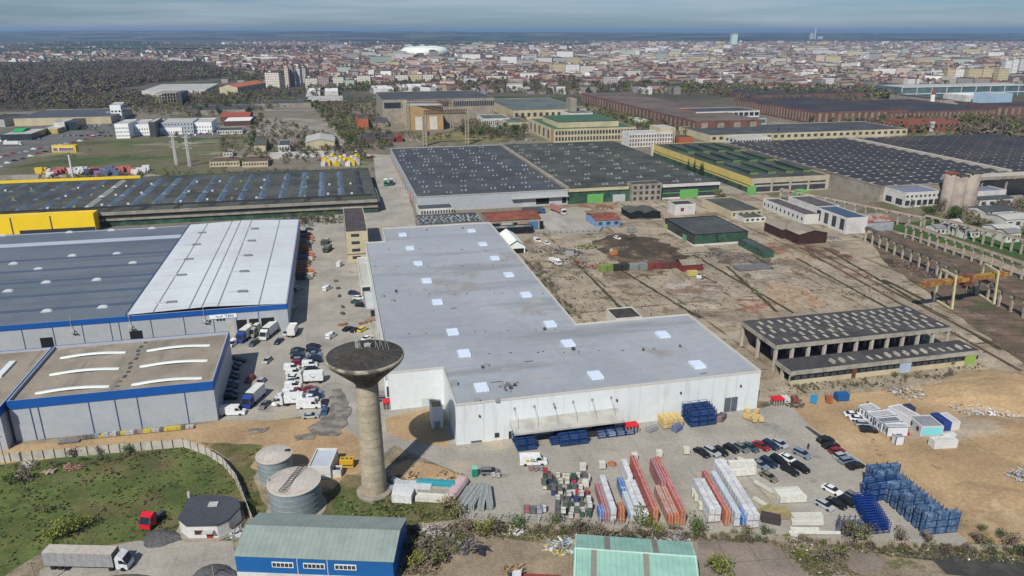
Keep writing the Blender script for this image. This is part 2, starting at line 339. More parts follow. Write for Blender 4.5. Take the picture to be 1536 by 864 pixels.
rz_ = random.Random(40)
for k in range(46):
    v0 = rz_.uniform(53, 74) if k % 3 else rz_.uniform(52, 60); u0 = rz_.uniform(-500, 1700) if v0 < 62 else rz_.uniform(-500, 700); w = rz_.uniform(25, 190); d_ = (v0 - 47) * rz_.uniform(.05, .14)
    c_ = rz_.choice([(.04, .09, .03), (.05, .085, .035), (.03, .038, .028), (.14, .12, .08), (.028, .034, .026), (.09, .095, .05), (.17, .16, .12)])
    zone('farm_field', [(u0, v0), (u0 + w, v0 + rz_.uniform(-.3, .3)), (u0 + w * 1.05, v0 + d_), (u0 + rz_.uniform(-10, 20), v0 + d_)], 2.8 + k * .12, mat('field_mix_%d' % int(c_[0] * 1000), c_, var=.3, grain=.02), 14, 140 + k, 70)
# hills: long wooded ridges beyond the town
def hills():
    nx, ny = 240, 40
    xs = np.linspace(-20000, 20000, nx); ys = np.linspace(9000, 21000, ny)
    X, Y = np.meshgrid(xs, ys)
    def n1(x, y, s, ph): return np.sin(x / s + ph) * np.cos(y / (s * .7) + ph * 1.7) + .5 * np.sin(x / (s * .37) + y / (s * .5) + ph * 3)
    left = 1 / (1 + np.exp((X - 500) / 2500))
    rise = 1 / (1 + np.exp(-(Y - 12500) / 900)); drop = 1 / (1 + np.exp((Y - 19500) / 500))
    Zh = (38 + 56 * left + 10 * n1(X, Y, 1500, .6) + 5 * n1(X, Y, 420, 2.1)) * rise * drop
    near = 1 / (1 + np.exp(-(Y - 9900) / 260)) * drop
    Zh = np.maximum(Zh, (18 * left + 5 * n1(X, Y, 900, 4.)) * near)
    Zh = np.clip(Zh, -3, 118) - 3 * (1 - near)
    v = [(float(X[j, i]), float(Y[j, i]), float(Zh[j, i])) for j in range(ny) for i in range(nx)]
    f = [(j*nx+i, j*nx+i+1, (j+1)*nx+i+1, (j+1)*nx+i) for j in range(ny-1) for i in range(nx-1)]
    mb = MB(); mb.add(v, f)
    o = mb.build('hills', mat('wooded_hills', (.012, .018, .014), c2=(.11, .13, .06), scale=.0011, thr=(.5, .56), var=.3, grain=.01,
        layers=[((.10, .17, .06), .0021, .56, .6), ((.32, .27, .18), .0026, .63, .66), ((.012, .018, .014), .0008, .55, .6)]), smooth=True)
    tag(o, kind='structure')
hills()
hz = MB(); hz.prism([(-46000, -450), (46000, -450), (46000, 47000), (-46000, 47000)], -6, 150, True, True)
hm = bpy.data.materials.new('haze_air'); hm.use_nodes = True; hn = hm.node_tree.nodes; hn.remove(hn['Principled BSDF'])
pv = hn.new('ShaderNodeVolumePrincipled'); pv.inputs['Color'].default_value = (.45, .68, 1.0, 1); pv.inputs['Density'].default_value = 6.4e-5; pv.inputs['Anisotropy'].default_value = .2
hm.node_tree.links.new(pv.outputs[0], hn['Material Output'].inputs['Volume'])
tag(hz.build('haze', hm), kind='stuff')
# ---------------------------------------------------------------- buildings
m_white = mat('white_cladding', (.63, .67, .68), layers=[((.55, .575, .57), .5, .5, .72, (1, 1, 9))], var=.05, grain=.6, rough=.5, rib=(TH, 1.0, .93, .08))
m_greyclad = mat('grey_cladding', (.36, .39, .42), var=.07, grain=.5, rough=.5)
m_membrane = mat('roof_membrane', (.315, .34, .365), c2=(.285, .31, .335), scale=.03, var=.06, grain=.35, rough=.6,
    layers=[((.235, .25, .265), .05, .52, .68, (6, .8, 1)), ((.35, .335, .31), .09, .6, .72), ((.26, .255, .245), .03, .58, .66), ((.21, .205, .195), .5, .72, .78, (5, .5, 1))], joint=[(0, 12.2, .10, (.235, .25, .265), TH), (58, 0, .12, (.24, .25, .26), TH), (2.1, 0, .03, (.28, .30, .325), TH)])
m_blue = plain('blue_trim', (.012, .085, .32), .4, .08)
m_bluegrey = mat('bluegrey_roof', (.13, .155, .185), c2=(.11, .135, .165), scale=.02, var=.08, grain=.4, rough=.6, joint=[(19.5, 0, .14, (.14, .17, .21), TH, .9)], layers=[((.095, .115, .145), .05, .52, .6, (14, .35, 1))])
m_whiteroof = mat('white_roof', (.55, .59, .61), c2=(.49, .52, .54), scale=.02, var=.05, grain=.4, rough=.5, joint=[(0, 21, .13, (.28, .31, .33), TH)])
m_gravelroof = mat('beige_roof', (.27, .235, .185), c2=(.215, .19, .15), scale=.1, var=.14, grain=.8, layers=[((.17, .15, .125), .08, .55, .7, (.4, 5, 1)), ((.32, .28, .225), .03, .58, .68)], joint=[(1.5, 0, .05, (.235, .205, .165), TH)])
m_bitumen = mat('old_bitumen', (.075, .08, .072), c2=(.05, .055, .05), scale=.06, var=.35, grain=.6, layers=[((.075, .095, .05), .05, .57, .66), ((.13, .13, .115), .12, .62, .7)], joint=[(0, 9, .15, (.05, .053, .052), TH, .7)])
m_bitumen2 = mat('dark_slate_roof', (.055, .062, .072), c2=(.075, .083, .09), scale=.05, var=.2, grain=.5, layers=[((.11, .115, .11), .06, .62, .72)], joint=[(0, 6, .1, (.04, .044, .05), TH, .8)])
m_glass = plain('dark_glass', (.03, .04, .05), .25, .3, 1., spec=.6)
m_pane = plain('window_glass', (.05, .06, .07), .3, .35, .5, spec=.6)
m_void = plain('dark_opening', (.012, .013, .015), .9, .1)
m_conc = mat('raw_concrete', (.30, .27, .225), c2=(.23, .205, .17), scale=.2, var=.16, grain=1.2)
m_cream = mat('cream_plaster', (.48, .43, .29), c2=(.42, .36, .23), scale=.1, var=.1, grain=.8)
m_yellow = mat('yellow_plaster', (.56, .46, .14), c2=(.48, .40, .13), scale=.1, var=.1)
m_brick = mat('red_brick', (.17, .09, .072), c2=(.13, .07, .058), scale=.08, var=.2, grain=1.)
m_green = mat('green_glazing', (.05, .11, .07), c2=(.03, .06, .05), scale=.2, var=.3, grain=1., rough=.5)
m_lgreen = plain('bright_green_paint', (.13, .36, .10), .6, .1)
m_rust = mat('rusty_sheet', (.23, .075, .045), c2=(.15, .05, .035), scale=.3, var=.3, grain=1.4, layers=[((.30, .15, .10), .2, .58, .68)], rib=(TH, 1.1, .75, .2))
m_wplaster = mat('white_plaster', (.56, .56, .54), c2=(.48, .47, .44), scale=.15, var=.1, grain=.8)
m_paleroof = plain('pale_sheet_roof', (.40, .40, .37), .6, .14, .6)
m_greenroof = plain('green_sheet_roof', (.055, .12, .062), .6, .16, .4)
m_metal = plain('grey_metal', (.28, .29, .30), .5, .1)
m_dmetal = plain('dark_metal', (.07, .07, .075), .5, .1)
m_skyl = mat('skylight_dome', (.62, .72, .84), var=.05, rough=.15, rib=(TH, 1.1, .82, .12), spec=.6)

class Fr:
    def __init__(s, fl, fr, bl, h, snap=True, L=None, D=None, ang=None, anchor='fl'):
        s.h = h
        a = fl if isinstance(fl, Vector) else G(*fl, h)
        b = None if fr is None else (fr if isinstance(fr, Vector) else G(*fr, h))
        if ang is not None: s.u = Vector((math.cos(ang), math.sin(ang)))
        elif snap: s.u = EU.copy()
        else: s.u = (b - a).normalized()
        s.n = Vector((-s.u.y, s.u.x))
        s.L = L if L else (b - a).dot(s.u)
        if anchor == 'fr': a = b - s.u * s.L
        s.a = a
        s.D = D if D else ((bl if isinstance(bl, Vector) else G(*bl, h)) - a).dot(s.n)
        s.ang = math.atan2(s.u.y, s.u.x)
    def P(s, x, y): return s.a + s.u * x + s.n * y
    def st(s, u, v, z=None):
        p = G(u, v, s.h if z is None else z) - s.a; return p.dot(s.u), p.dot(s.n)
    def poly(s, x0=0, x1=None, y0=0, y1=None):
        x1 = s.L if x1 is None else x1; y1 = s.D if y1 is None else y1
        return [s.P(x0, y0), s.P(x1, y0), s.P(x1, y1), s.P(x0, y1)]
    def side(s, k):     # origin, direction, outward normal, length
        if k == 'F': return s.a, s.u, -s.n, s.L
        if k == 'R': return s.P(s.L, 0), s.n, s.u, s.D
        if k == 'L': return s.a, s.n, -s.u, s.D
        return s.P(0, s.D), s.u, s.n, s.L

def bldg(label, cat, fl, fr, bl, h, wall, roof, name='factory_hall', parapet=.35, gable=0., axis='u', over=.3, group=None, fascia=None, z0=0., **kw):
    f = Fr(fl, fr, bl, h, **kw)
    root = empty(name, (f.a.x, f.a.y, 0), label, cat, group)
    w = MB(); r = MB()
    if gable:
        if axis == 'u': A, B = f.P(0, f.D/2), f.P(f.L, f.D/2)
        else: A, B = f.P(f.L/2, 0), f.P(f.L/2, f.D)
        c = f.poly()
        w.prism(c, z0, h, top=False)
        e = over
        if axis == 'u':
            for E_, q, s_ in ((A, (c[0], c[3]), -1), (B, (c[1], c[2]), 1)): w.face((*q[0], h), (*q[1], h), (*E_, h + gable))
            k = gable / (f.D/2); zl = h - e * k
            for y, sg in ((-e, 1), (f.D + e, -1)):
                p = [f.P(-e, y), f.P(f.L + e, y), f.P(f.L + e, f.D/2), f.P(-e, f.D/2)]
                zz = [zl, zl, h + gable, h + gable]
                r.face(*[(*q, z + .16) for q, z in zip(p, zz)])
                r.face(*[(*q, z + .04) for q, z in zip(p[::-1], zz[::-1])])
                r.face((*p[0], zl + .04), (*p[1], zl + .04), (*p[1], zl + .16), (*p[0], zl + .16))
        else:
            for E_, q in ((A, (c[0], c[1])), (B, (c[3], c[2]))): w.face((*q[0], h), (*q[1], h), (*E_, h + gable))
            k = gable / (f.L/2); zl = h - e * k
            for x in (-e, f.L + e):
                p = [f.P(x, -e), f.P(x, f.D + e), f.P(f.L/2, f.D + e), f.P(f.L/2, -e)]
                zz = [zl, zl, h + gable, h + gable]
                r.face(*[(*q, z + .16) for q, z in zip(p, zz)])
                r.face(*[(*q, z + .04) for q, z in zip(p[::-1], zz[::-1])])
                r.face((*p[0], zl + .04), (*p[1], zl + .04), (*p[1], zl + .16), (*p[0], zl + .16))
    else:
        w.prism(f.poly(), z0, h, top=False)
        t = .25
        inn = [f.P(t, t), f.P(f.L - t, t), f.P(f.L - t, f.D - t), f.P(t, f.D - t)]; out = f.poly()
        for i in range(4):
            j = (i + 1) % 4
            w.face((*out[i], h), (*out[j], h), (*inn[j], h), (*inn[i], h))
            w.face((*inn[j], h), (*inn[i], h), (*inn[i], h - parapet), (*inn[j], h - parapet))
        r.face(*[(*p, h - parapet) for p in inn])
    w.build('wall', wall, root); ro = r.build('roof', roof, root)
    f.root = root; f.roof = ro
    if fascia:
        fh, fm = fascia
        b = MB()
        for k in 'FRLB':
            o, d, n_, L = f.side(k); p, q = o + n_ * .06, o + d * L + n_ * .06
            b.prism([p - d * .06, q + d * .06, q + d * .06 + n_ * .12, p - d * .06 + n_ * .12], h - fh, h + .08, True, True)
        b.build('fascia', fm, root)
    return f
def panel(f, side, x0, x1, z0, z1, m, name, proud=.08, parent=None):
    o, d, n_, L = f.side(side)
    p = o + d * x0 + n_ * .01; q = o + d * x1 + n_ * .01
    b = MB(); b.prism([p, q, q + n_ * proud, p + n_ * proud], z0, z1, True, True)
    return b.build(name, m, parent or f.root)
def wins(f, side, k, z0, z1, m, name='window', x0=None, x1=None, frac=.6, proud=.07, frame=None):
    """k windows along a side, each an object of its own"""
    o, d, n_, L = f.side(side); x0 = 0 if x0 is None else x0; x1 = L if x1 is None else x1
    step = (x1 - x0) / k; w = step * frac; src = None
    for i in range(k):
        c = o + d * (x0 + (i + .5) * step)
        if src is None:
            b = MB(); p = c - d * w/2 + n_ * .01; q = c + d * w/2 + n_ * .01
            b.prism([p, q, q + n_ * proud, p + n_ * proud], z0, z1, True, True)
            if frame:
                pass
            src = b.build(name, m, f.root); c0 = c
        else:
            e = src.copy(); col.objects.link(e); e.parent = f.root; e.location = src.location + Vector((c.x - c0.x, c.y - c0.y, 0))
def roofbox(f, x, y, sx, sy, z0, z1, m, name, a=None):
    b = MB(); b.box(f.P(x, y), sx, sy, z0, z1, f.ang if a is None else a); return b.build(name, m, f.root)

# --- the long white warehouse
WH = 11.3
P0 = [(683,606),(1145,558),(1032,472),(866,485),(735,336),(573,340),(578,362),(543,364),(590,557),(664,553)]
q = [G(u, v, WH) for u, v in P0]
st = [[p.dot(EU), p.dot(EV)] for p in q]
for i in range(0, len(st), 2):          # edges alternate along EU, EV
    j = i + 1; m_ = (st[i][1] + st[j][1]) / 2; st[i][1] = st[j][1] = m_
for i in range(1, len(st), 2):
    j = (i + 1) % len(st); m_ = (st[i][0] + st[j][0]) / 2; st[i][0] = st[j][0] = m_
wp = [EU * s + EV * t for s, t in st]
wr = empty('warehouse', (wp[0].x, wp[0].y, 0), 'long low L-shaped white warehouse with pale grey flat roof and rows of skylights', 'warehouse')
b = MB(); b.prism(wp, 0, WH, top=False); b.build('wall', m_white, wr)
r_ = MB(); r_.face(*[(*p, WH - .25) for p in wp]); r_.build('roof', m_membrane, wr)
b = MB(); b.prism([p * 1.0 for p in wp], WH, WH + .12, top=False)
n_ = len(wp)
for i in range(n_):
    p, q_ = wp[i], wp[(i+1) % n_]; d = (q_ - p).normalized(); nn = Vector((d.y, -d.x))
    b.prism([p + nn * .08 - d * .08, q_ + nn * .08 + d * .08, q_ - nn * .3, p - nn * .3], WH - .3, WH + .14 + (i % 2) * .004, True, True)
b.build('parapet', plain('pale_trim', (.52, .50, .44), .5, .06), wr)
sk = [(604,352),(615,372),(627,395),(640,421),(656,453),(679,498),(696,530),(722,581),(707,346),(724,366),(742,387),(763,412),(789,442),(825,486),(852,515),(893,563),(994,502),(1046,547)]
src = None
for u, v in sk:
    c = G(u, v, WH)
    if src is None:
        b = MB(); b.box(c, 3.4, 4.2, WH - .24, WH + .35, TH); b.face(*[(*(c + EU * x + EV * y), WH + .36) for x, y in ((-1.5, -1.9), (1.5, -1.9), (1.5, 1.9), (-1.5, 1.9))])
        src = b.build('skylight', m_skyl, wr); c0 = c
    else:
        e = src.copy(); col.objects.link(e); e.parent = wr; e.location = src.location + Vector((c.x - c0.x, c.y - c0.y, 0))
def rb(u, v, sx, sy, h, m=m_metal, nm='rooftop_unit', par=wr, z=WH):
    c = G(u, v, z); b = MB(); b.box(c, sx, sy, z - .24, z + h * .8, TH); b.box(c, sx * .6, sy * .6, z + h * .8, z + h, TH); b.build(nm, m, par)
for u, v, s in [(573,444,1.2),(588,451,1.3),(594,437,.8),(681,577,1.6),(730,548,1.1),(724,551,.7),(754,580,1.),(766,582,.8),(772,578,.7),(716,602,1.1),(746,601,1.),(817,494,.8),(758,413,.5),(903,462,.4),(640,345,.5),(694,342,.6),(860,524,.9),(1020,519,.5),(965,525,.5)]: rb(u, v, s, s * .8, s * .8, m_metal if s > .9 else m_dmetal)
for k in range(14):
    p = G(762 + rnd.uniform(-10, 12), 580 + rnd.uniform(-7, 8), WH); b = MB(); b.tube((*p, WH - .2), (*(p + Vector((rnd.uniform(-1.2, 1.2), rnd.uniform(-1, 1)))), WH + .5), .08); b.build('roof_clamp', m_dmetal, wr)
for u, v, L_ in [(736,573,3),(786,542,2.5),(1050,560,2),(676,462,2)]:
    p = G(u, v, WH); b = MB(); b.tube((*p, WH - .15), (*(p + EU * L_), WH - .1), .09); b.build('roof_pipe', m_dmetal, wr)
for u0, v0, u1, v1, k_ in [(560,398,772,398,9),(575,440,830,440,9),(584,500,860,494,8),(700,532,1030,520,12),(560,372,745,374,6)]:
    for i in range(k_):
        t = (i + rnd.uniform(.1, .9)) / k_; p = G(u0 + (u1 - u0) * t, v0 + (v1 - v0) * t + rnd.uniform(-1.5, 1.5), WH); b = MB(); b.box(p, rnd.uniform(.3, .8), .3, WH - .24, WH - .05, TH); b.build('roof_drain', MATS.get('drain_brown') or plain('drain_brown', (.12, .10, .09), .9, .2), wr)
fw = Fr(wp[0], wp[1], wp[2], WH); fw.root = wr
def fx(u, z=1.5):  # position along front wall for a photo column
    lo, hi = 0, fw.L
    for _ in range(40):
        m = (lo + hi) / 2; p = fw.P(m, 0); dz = z - CAMH
        zc = p.y * math.cos(PITCH) - dz * math.sin(PITCH); x = 768 + FOC * p.x / zc
        if x < u: lo = m
        else: hi = m
    return lo
panel(fw, 'F', fx(1086), fx(1105), .2, 4.4, plain('door_grey', (.10, .12, .14), .5, .2), 'sliding_door', .12)
panel(fw, 'F', fx(1095.2), fx(1095.9), .2, 4.4, m_greyclad, 'door_leaf_joint', .16)
panel(fw, 'F', fx(742), fx(749), .9, 2.2, m_glass, 'window', .06)
panel(fw, 'F', fx(763), fx(767), 0.05, 2.2, m_glass, 'door', .07)
panel(fw, 'F', fx(706), fx(722), .5, .7, m_dmetal, 'wall_rail', .3)
for u in (719, 832, 925, 1021, 1111): 
    o_ = fw.P(fx(u, 8), 0); b = MB(); b.box(o_ - EV * .2, .4, .4, 7.4, 7.9, TH); b.build('floodlight', m_dmetal, wr)
for k in range(1, 24):
    if k % 2: continue
    o_ = fw.P(fw.L * k / 24, 0); b = MB(); b.box(o_ - EV * .02, .05, .03, .3, WH - .5, TH); b.build('panel_joint', m_greyclad, wr)
x0, x1 = fx(764, 4.6), fx(925, 4.6)
dk = Fr(fw.P(x0, 0), fw.P(x1, 0), None, 4.6, D=-5.2)
b = MB(); pp = [fw.P(x0, -.05), fw.P(x1, -.05), fw.P(x1, -5.6), fw.P(x0, -5.6)]
vs_ = [(*pp[0], 5.3), (*pp[1], 5.3), (*pp[2], 4.6), (*pp[3], 4.6)]; b.face(*vs_); b.face(*[(x, y, z - .5) for x, y, z in vs_][::-1])
b.face(vs_[3], vs_[2], (*pp[2], 4.1), (*pp[3], 4.1)); b.face(vs_[2], vs_[1], (*pp[1], 4.8), (*pp[2], 4.1)); b.face(vs_[0], vs_[3], (*pp[3], 4.1), (*pp[0], 4.8))
cno = b.build('canopy', mat('canopy_sheet', (.42, .42, .38), c2=(.34, .34, .31), scale=.3, var=.1), wr)
for k in range(6):
    x = x0 + (x1 - x0) * (k + .25) / 5.6; b = MB(); b.tube((*fw.P(x, -.1), 8.6), (*fw.P(x, -4.2), 5.0), .07); b.box(fw.P(x, -.12), .5, .25, 8.3, 8.9, TH)
    e = b.build('tie_rod', m_metal, cno)
for a_, b_ in ((fx(770), fx(798)), (fx(830), fx(872)), (fx(888), fx(922))): panel(fw, 'F', a_, b_, .1, 3.9, m_void, 'loading_door', .05)
# annex box against the inner corner, open-top porch roof
an = G(655, 640); 
af = bldg('small white flat-roofed annex in the inner corner of the white warehouse behind the water tower', 'annex', (647,612), (664,610), (646,598), 6.2, m_white, plain('annex_floor', (.35, .26, .12), .8, .3, 1.), name='annex', parapet=.9)
panel(af, 'F', .6, 2.2, 0.1, 2.2, m_metal, 'door', .05)
lf = Fr(wp[8], wp[9], None, WH, D=10); lf.root = wr
panel(lf, 'F', 8.5, 12, 0.1, 2.6, plain('gate_frame', (.50, .53, .54), .5, .05), 'door', .08)
# left flank lean-to and dock canopies of the warehouse
lt = bldg('low white lean-to along the left flank of the long white warehouse', 'lean-to', (573,496), None, (536,385), 4.6, m_white, mat('leanto_roof', (.44, .45, .43), var=.08, grain=.6), name='lean_to', L=4.6, D=(wp[7] - wp[8]).length * .60)
for k in range(5): panel(lt, 'L', 6 + k * 11, 9.5 + k * 11, .2, 3.6, m_dmetal if k % 2 else m_glass, 'shutter', .06)
dc = bldg('small white translucent dock canopy beside the lean-to of the white warehouse', 'canopy', (548,464), (563,462), (543,437), 4.2, m_metal, plain('clear_sheet', (.45, .47, .46), .4, .1), name='dock_canopy', z0=3.7)
for s in (.2, dc.L - .2):
    for t in (.3, dc.D - .3):
        b = MB(); b.cyl(dc.P(s, t), .1, .1, 0, 3.7, 6); b.build('post', m_metal, dc.root)
bl_ = bldg('white dock box with dark roller shutter on the left flank of the white warehouse', 'dock', (541,428), (556,424), (534,386), 5.2, m_wplaster, m_paleroof, name='loading_dock')
panel(bl_, 'F', .5, bl_.L - .4, .3, 4.3, m_glass, 'shutter', .07)
db = bldg('white wall bay with dark glazed door behind the water tower head', 'bay', (577,572), (590,568), (572,560), 6.5, m_white, m_membrane, name='entrance_bay')
panel(db, 'F', .4, 2.6, .3, 4.8, m_glass, 'door', .08)

# --- blue trimmed hall (left) with white and blue-grey roofs
TH_ = 9.7
tf = bldg('large blue-trimmed hall with half white, half blue-grey roof and a lettered sign', 'hall', G(430,456,TH_) - EU * 150, (430,456), (432,330), TH_, m_greyclad, m_bluegrey, name='storage_hall', fascia=(1.7, m_blue), anchor='fr', L=150, parapet=.3)
dvx, dvy = tf.st(183, 471)
tw = MB(); dx = dvx + 2; up = .9
tw.prism([tf.P(dx, .35), tf.P(tf.L - .35, .35), tf.P(tf.L - .35, tf.D - .4), tf.P(dx, tf.D - .4)], TH_ - .3, TH_ + .05 + 0, False)
# the white roof: two shallow slopes lifted above the blue-grey half
mid = (dx + tf.L) / 2
w0 = TH_ + .10
for xa, za, xb, zb in ((dx, w0 + .3, mid, w0 + 1.0), (mid, w0 + 1.0, tf.L - .3, w0)):
    tw.face((*tf.P(xa, .3), za), (*tf.P(xb, .3), zb), (*tf.P(xb, tf.D - .4), zb), (*tf.P(xa, tf.D - .4), za))
tw.build('roof', m_whiteroof, tf.root)
b = MB(); b.prism([tf.P(dx - .5, .4), tf.P(dx, .4), tf.P(dx, tf.D), tf.P(dx - .5, tf.D)], TH_ - .3, TH_ + .55, True); b.prism([tf.P(dx - .5, tf.D - .1), tf.P(tf.L, tf.D - .1), tf.P(tf.L, tf.D + .3), tf.P(dx - .5, tf.D + .3)], TH_ + .1, TH_ + .62, True); b.build('roof_step', plain('navy_trim', (.03, .07, .14), .5, .1), tf.root)
b = MB(); x_ = 0
for xx in (.16, .38, .46, .56, .82):
    X = dx + (tf.L - dx) * xx; z_ = (w0 + .3 + (X - dx) / (mid - dx) * .7) if X < mid else (w0 + 1.0 - (X - mid) / (tf.L - .3 - mid) * 1.0)
    b.prism([tf.P(X - .18, .4), tf.P(X + .18, .4), tf.P(X + .18, tf.D - .5), tf.P(X - .18, tf.D - .5)], z_ - .1, z_ + .1)
b.build('roof_gutter', plain('gutter_grey', (.20, .22, .24), .5, .1), tf.root)
def vents(lst, parent, zf, m1, m2):
    for u, v in lst:
        s, t = tf.st(u, v, TH_ + .6); X = s
        z_ = (w0 + .3 + (X - dx) / (mid - dx) * .7) if X < mid else (w0 + 1.0 - (X - mid) / (tf.L - .3 - mid) * 1.0)
        b = MB(); b.use(0); b.box(tf.P(s - 1.9, t), 3.6, 1., z_ - .05, z_ + .35, TH); b.use(1); b.box(tf.P(s + 1.6, t), 3.2, 1.2, z_ - .05, z_ + .55, TH); b.build('roof_vent', [m1, m2], parent)
vents([(298,350),(289,368),(277,390),(266,414),(250,455),(377,345),(372,363),(366,385),(360,409),(357,439)], tf.root, 0, plain('vent_pale', (.42, .44, .44), .5, .05), plain('vent_dark', (.17, .19, .2), .5, .05))
for u, v in [(4,353),(104,348),(167,345),(228,342),(108,383),(175,380),(57,403),(199,394),(69,423),(145,419),(70,466),(154,460),(12,436),(20,395)]:
    s, t = tf.st(u, v); b = MB(); b.cyl((0, 0), 0, 0, 0, 0, 3, False) if 0 else None
    prof = [(-1.7, 0), (-1.4, .35), (-.7, .6), (0, .68), (.7, .6), (1.4, .35), (1.7, 0)]
    vv = [(*tf.P(s + x, t + y), TH_ - .28 + z) for y in (-.8, .8) for x, z in prof]
    k = len(prof); b.add(vv, [(i, i+1, k+i+1, k+i) for i in range(k-1)] + [tuple(range(k-1, -1, -1)), tuple(range(k, 2*k))]); b.build('roof_dome', plain('dome_white', (.55, .58, .58), .4, .05), tf.root)
s, t = tf.st(120, 362); b = MB(); b.prism([tf.P(.3, t - 2.6), tf.P(dx - .6, t - 2.6), tf.P(dx - .6, t + 2.6), tf.P(.3, t + 2.6)], TH_ - .3, TH_ - .1); b.build('roof_flashing', plain('pale_flashing', (.40, .45, .50), .4, .06), tf.root)
for k, t in enumerate((14, 30, 47, 62, 78)):
    b = MB(); b.prism([tf.P(.3, t - 1.1), tf.P(dx - .6, t - 1.1), tf.P(dx - .6, t + 1.1), tf.P(.3, t + 1.1)], TH_ - .3, TH_ - .12); b.build('roof_seam', plain('seam_navy', (.07, .10, .15), .5, .08), tf.root)
def tx(f, u, z):
    lo, hi = 0, f.L
    for _ in range(40):
        m = (lo + hi) / 2; p = f.P(m, 0); dz = z - CAMH
        zc = p.y * math.cos(PITCH) - dz * math.sin(PITCH)
        if 768 + FOC * p.x / zc < u: lo = m
        else: hi = m
    return lo
for u in (34, 80, 124, 166, 179, 227, 276, 320, 354, 388): 
    x = tx(tf, u, 6); panel(tf, 'F', x - .09, x + .09, .1, TH_ - 1.72, plain('column_blue', (.04, .09, .2), .5, .1), 'downpipe', .12)
panel(tf, 'F', tx(tf, 61, 3), tx(tf, 80, 3), .1, 4.6, m_void, 'door', .05)
panel(tf, 'F', tx(tf, 195, 3), tx(tf, 214, 3), .1, 4.4, m_void, 'door', .05)
panel(tf, 'F', tx(tf, 340, 3), tx(tf, 352, 3), .1, 5.2, m_paleroof, 'door', .09)
panel(tf, 'F', tx(tf, 355, 3), tx(tf, 412, 3), .1, 5.3, m_void, 'loading_door', .06)
for u in (373, 391): x = tx(tf, u, 3); panel(tf, 'F', x - .35, x + .35, .1, 5.3, m_greyclad, 'dock_pier', .4)
for a_, z_ in ((304, 5.2), (325, 5.5)):
    x = tx(tf, a_, z_)
    for k in range(3): panel(tf, 'F', x + k * 1.0, x + k * 1.0 + .75, z_, z_ + .9, m_glass, 'window', .05)
for u in (109, 196, 307):
    x = tx(tf, u, 6.5); b = MB(); b.box(tf.P(x, -.5), 1.1, .9, 5.6, 6.5, TH); b.tube((*tf.P(x, -.4), 6.5), (*tf.P(x, -.4), 11.4), .09); b.tube((*tf.P(x + .6, -.5), 5.8), (*tf.P(x + 1.2, -.9), 5.5), .2); b.build('flue', m_paleroof, tf.root)
x0, x1 = tx(tf, 314, 7.5), tx(tf, 355, 7.5)
sg = panel(tf, 'F', x0, x1, 6.45, 7.85, plain('sign_white', (.72, .78, .82), .5, .03), 'sign', .22)
def text(s, f, side, x, z, size, m, off, parent, name='lettering'):
    o, d, n_, L = f.side(side)
    c = bpy.data.curves.new(name, 'FONT'); c.body = s; c.size = size; c.extrude = .02; c.materials.append(m); c.offset = .015 * size
    t = bpy.data.objects.new(name, c); col.objects.link(t); t.parent = parent
    p = o + d * x + n_ * off
    M_ = Matrix(((d.x, 0, n_.x, p.x), (d.y, 0, n_.y, p.y), (0, 1, 0, z), (0, 0, 0, 1)))
    B_ = parent.parent.matrix_basis.inverted() @ M_ if parent.parent else parent.matrix_basis.inverted() @ M_
    bpy.context.view_layer.update()
    me = bpy.data.meshes.new_from_object(t.evaluated_get(bpy.context.evaluated_depsgraph_get())); bpy.data.objects.remove(t)
    if not me.materials: me.materials.append(m)
    t = bpy.data.objects.new(name, me); col.objects.link(t); t.parent = parent; t.matrix_basis = B_
    return t
m_ink = plain('ink_navy', (.03, .04, .08), .6, .05)
text('TAN', tf, 'F', x0 + 4.9, 6.72, 1.35, m_ink, .24, sg)
def chevron(f, side, x, z, s, m, off, parent):
    o, d, n_, L = f.side(side); b = MB()
    def q(a, c): p = o + d * (x + a * s) + n_ * off; return (p.x, p.y, z + c * s)
    b.face(q(0, .62), q(.9, .2), q(1.1, .0), q(.55, .02)); b.face(q(1.1, .0), q(1.2, .22), q(2.1, .66), q(1.6, .1))
    return b.build('emblem', m, parent)
chevron(tf, 'F', x0 + 1.9, 6.8, 1.2, m_ink, .24, sg)
for k, u in enumerate((367, 402)): 
    x = tx(tf, u, 7); 

# --- blue trimmed hall, lower left, with beige roof
BH = 11.7
bf = bldg('hall with blue trim and beige gravel roof crossed by six white light strips', 'hall', (10,602), (319,571), (84,519), BH, m_greyclad, m_gravelroof, name='blue_trimmed_hall', fascia=(2.3, m_blue), parapet=.8)
for a_, b2 in [((90,533),(189,524)),((74,558),(179,548)),((53,585),(164,575)),((220,522),(315,514)),((210,545),(311,537)),((197,573),(303,562))]:
    s0, t0 = bf.st(*a_); s1, t1 = bf.st(*b2); t = (t0 + t1) / 2 - .3
    b = MB(); N = 10; vv = []; 
    for i in range(N + 1):
        x = s0 + (s1 - s0) * i / N; h_ = BH - .8 + .55 * math.sin(math.pi * i / N) + .12
        for y, zz in ((-.55, -.25), (-.35, .12), (.35, .12), (.55, -.25)): vv.append((*bf.P(x, t + y), h_ + zz))
    b.add(vv, [(4*i+j, 4*i+4+j, 4*i+5+j, 4*i+1+j) for i in range(N) for j in range(3)]); b.build('light_strip', plain('strip_white', (.62, .68, .66), .3, .05), bf.root)
for u in (50, 62, 137, 176, 209, 280):
    x = tx(bf, u, 5)
    if x > .5: panel(bf, 'F', x - .1, x + .1, .1, BH - 2.32, MATS['column_blue'], 'downpipe', .12)
b = MB(); s, t = bf.st(195, 545)
for k in range(12): b.box(bf.P(s + rnd.uniform(-.5, .5), bf.D * (k + .5) / 12), .9, rnd.uniform(.4, 2.), BH - .82, BH - .7, TH)
b.build('roof_hatch', m_dmetal, bf.root)
panel(bf, 'F', .2, bf.L - .2, .05, .35, m_conc, 'plinth', .15)
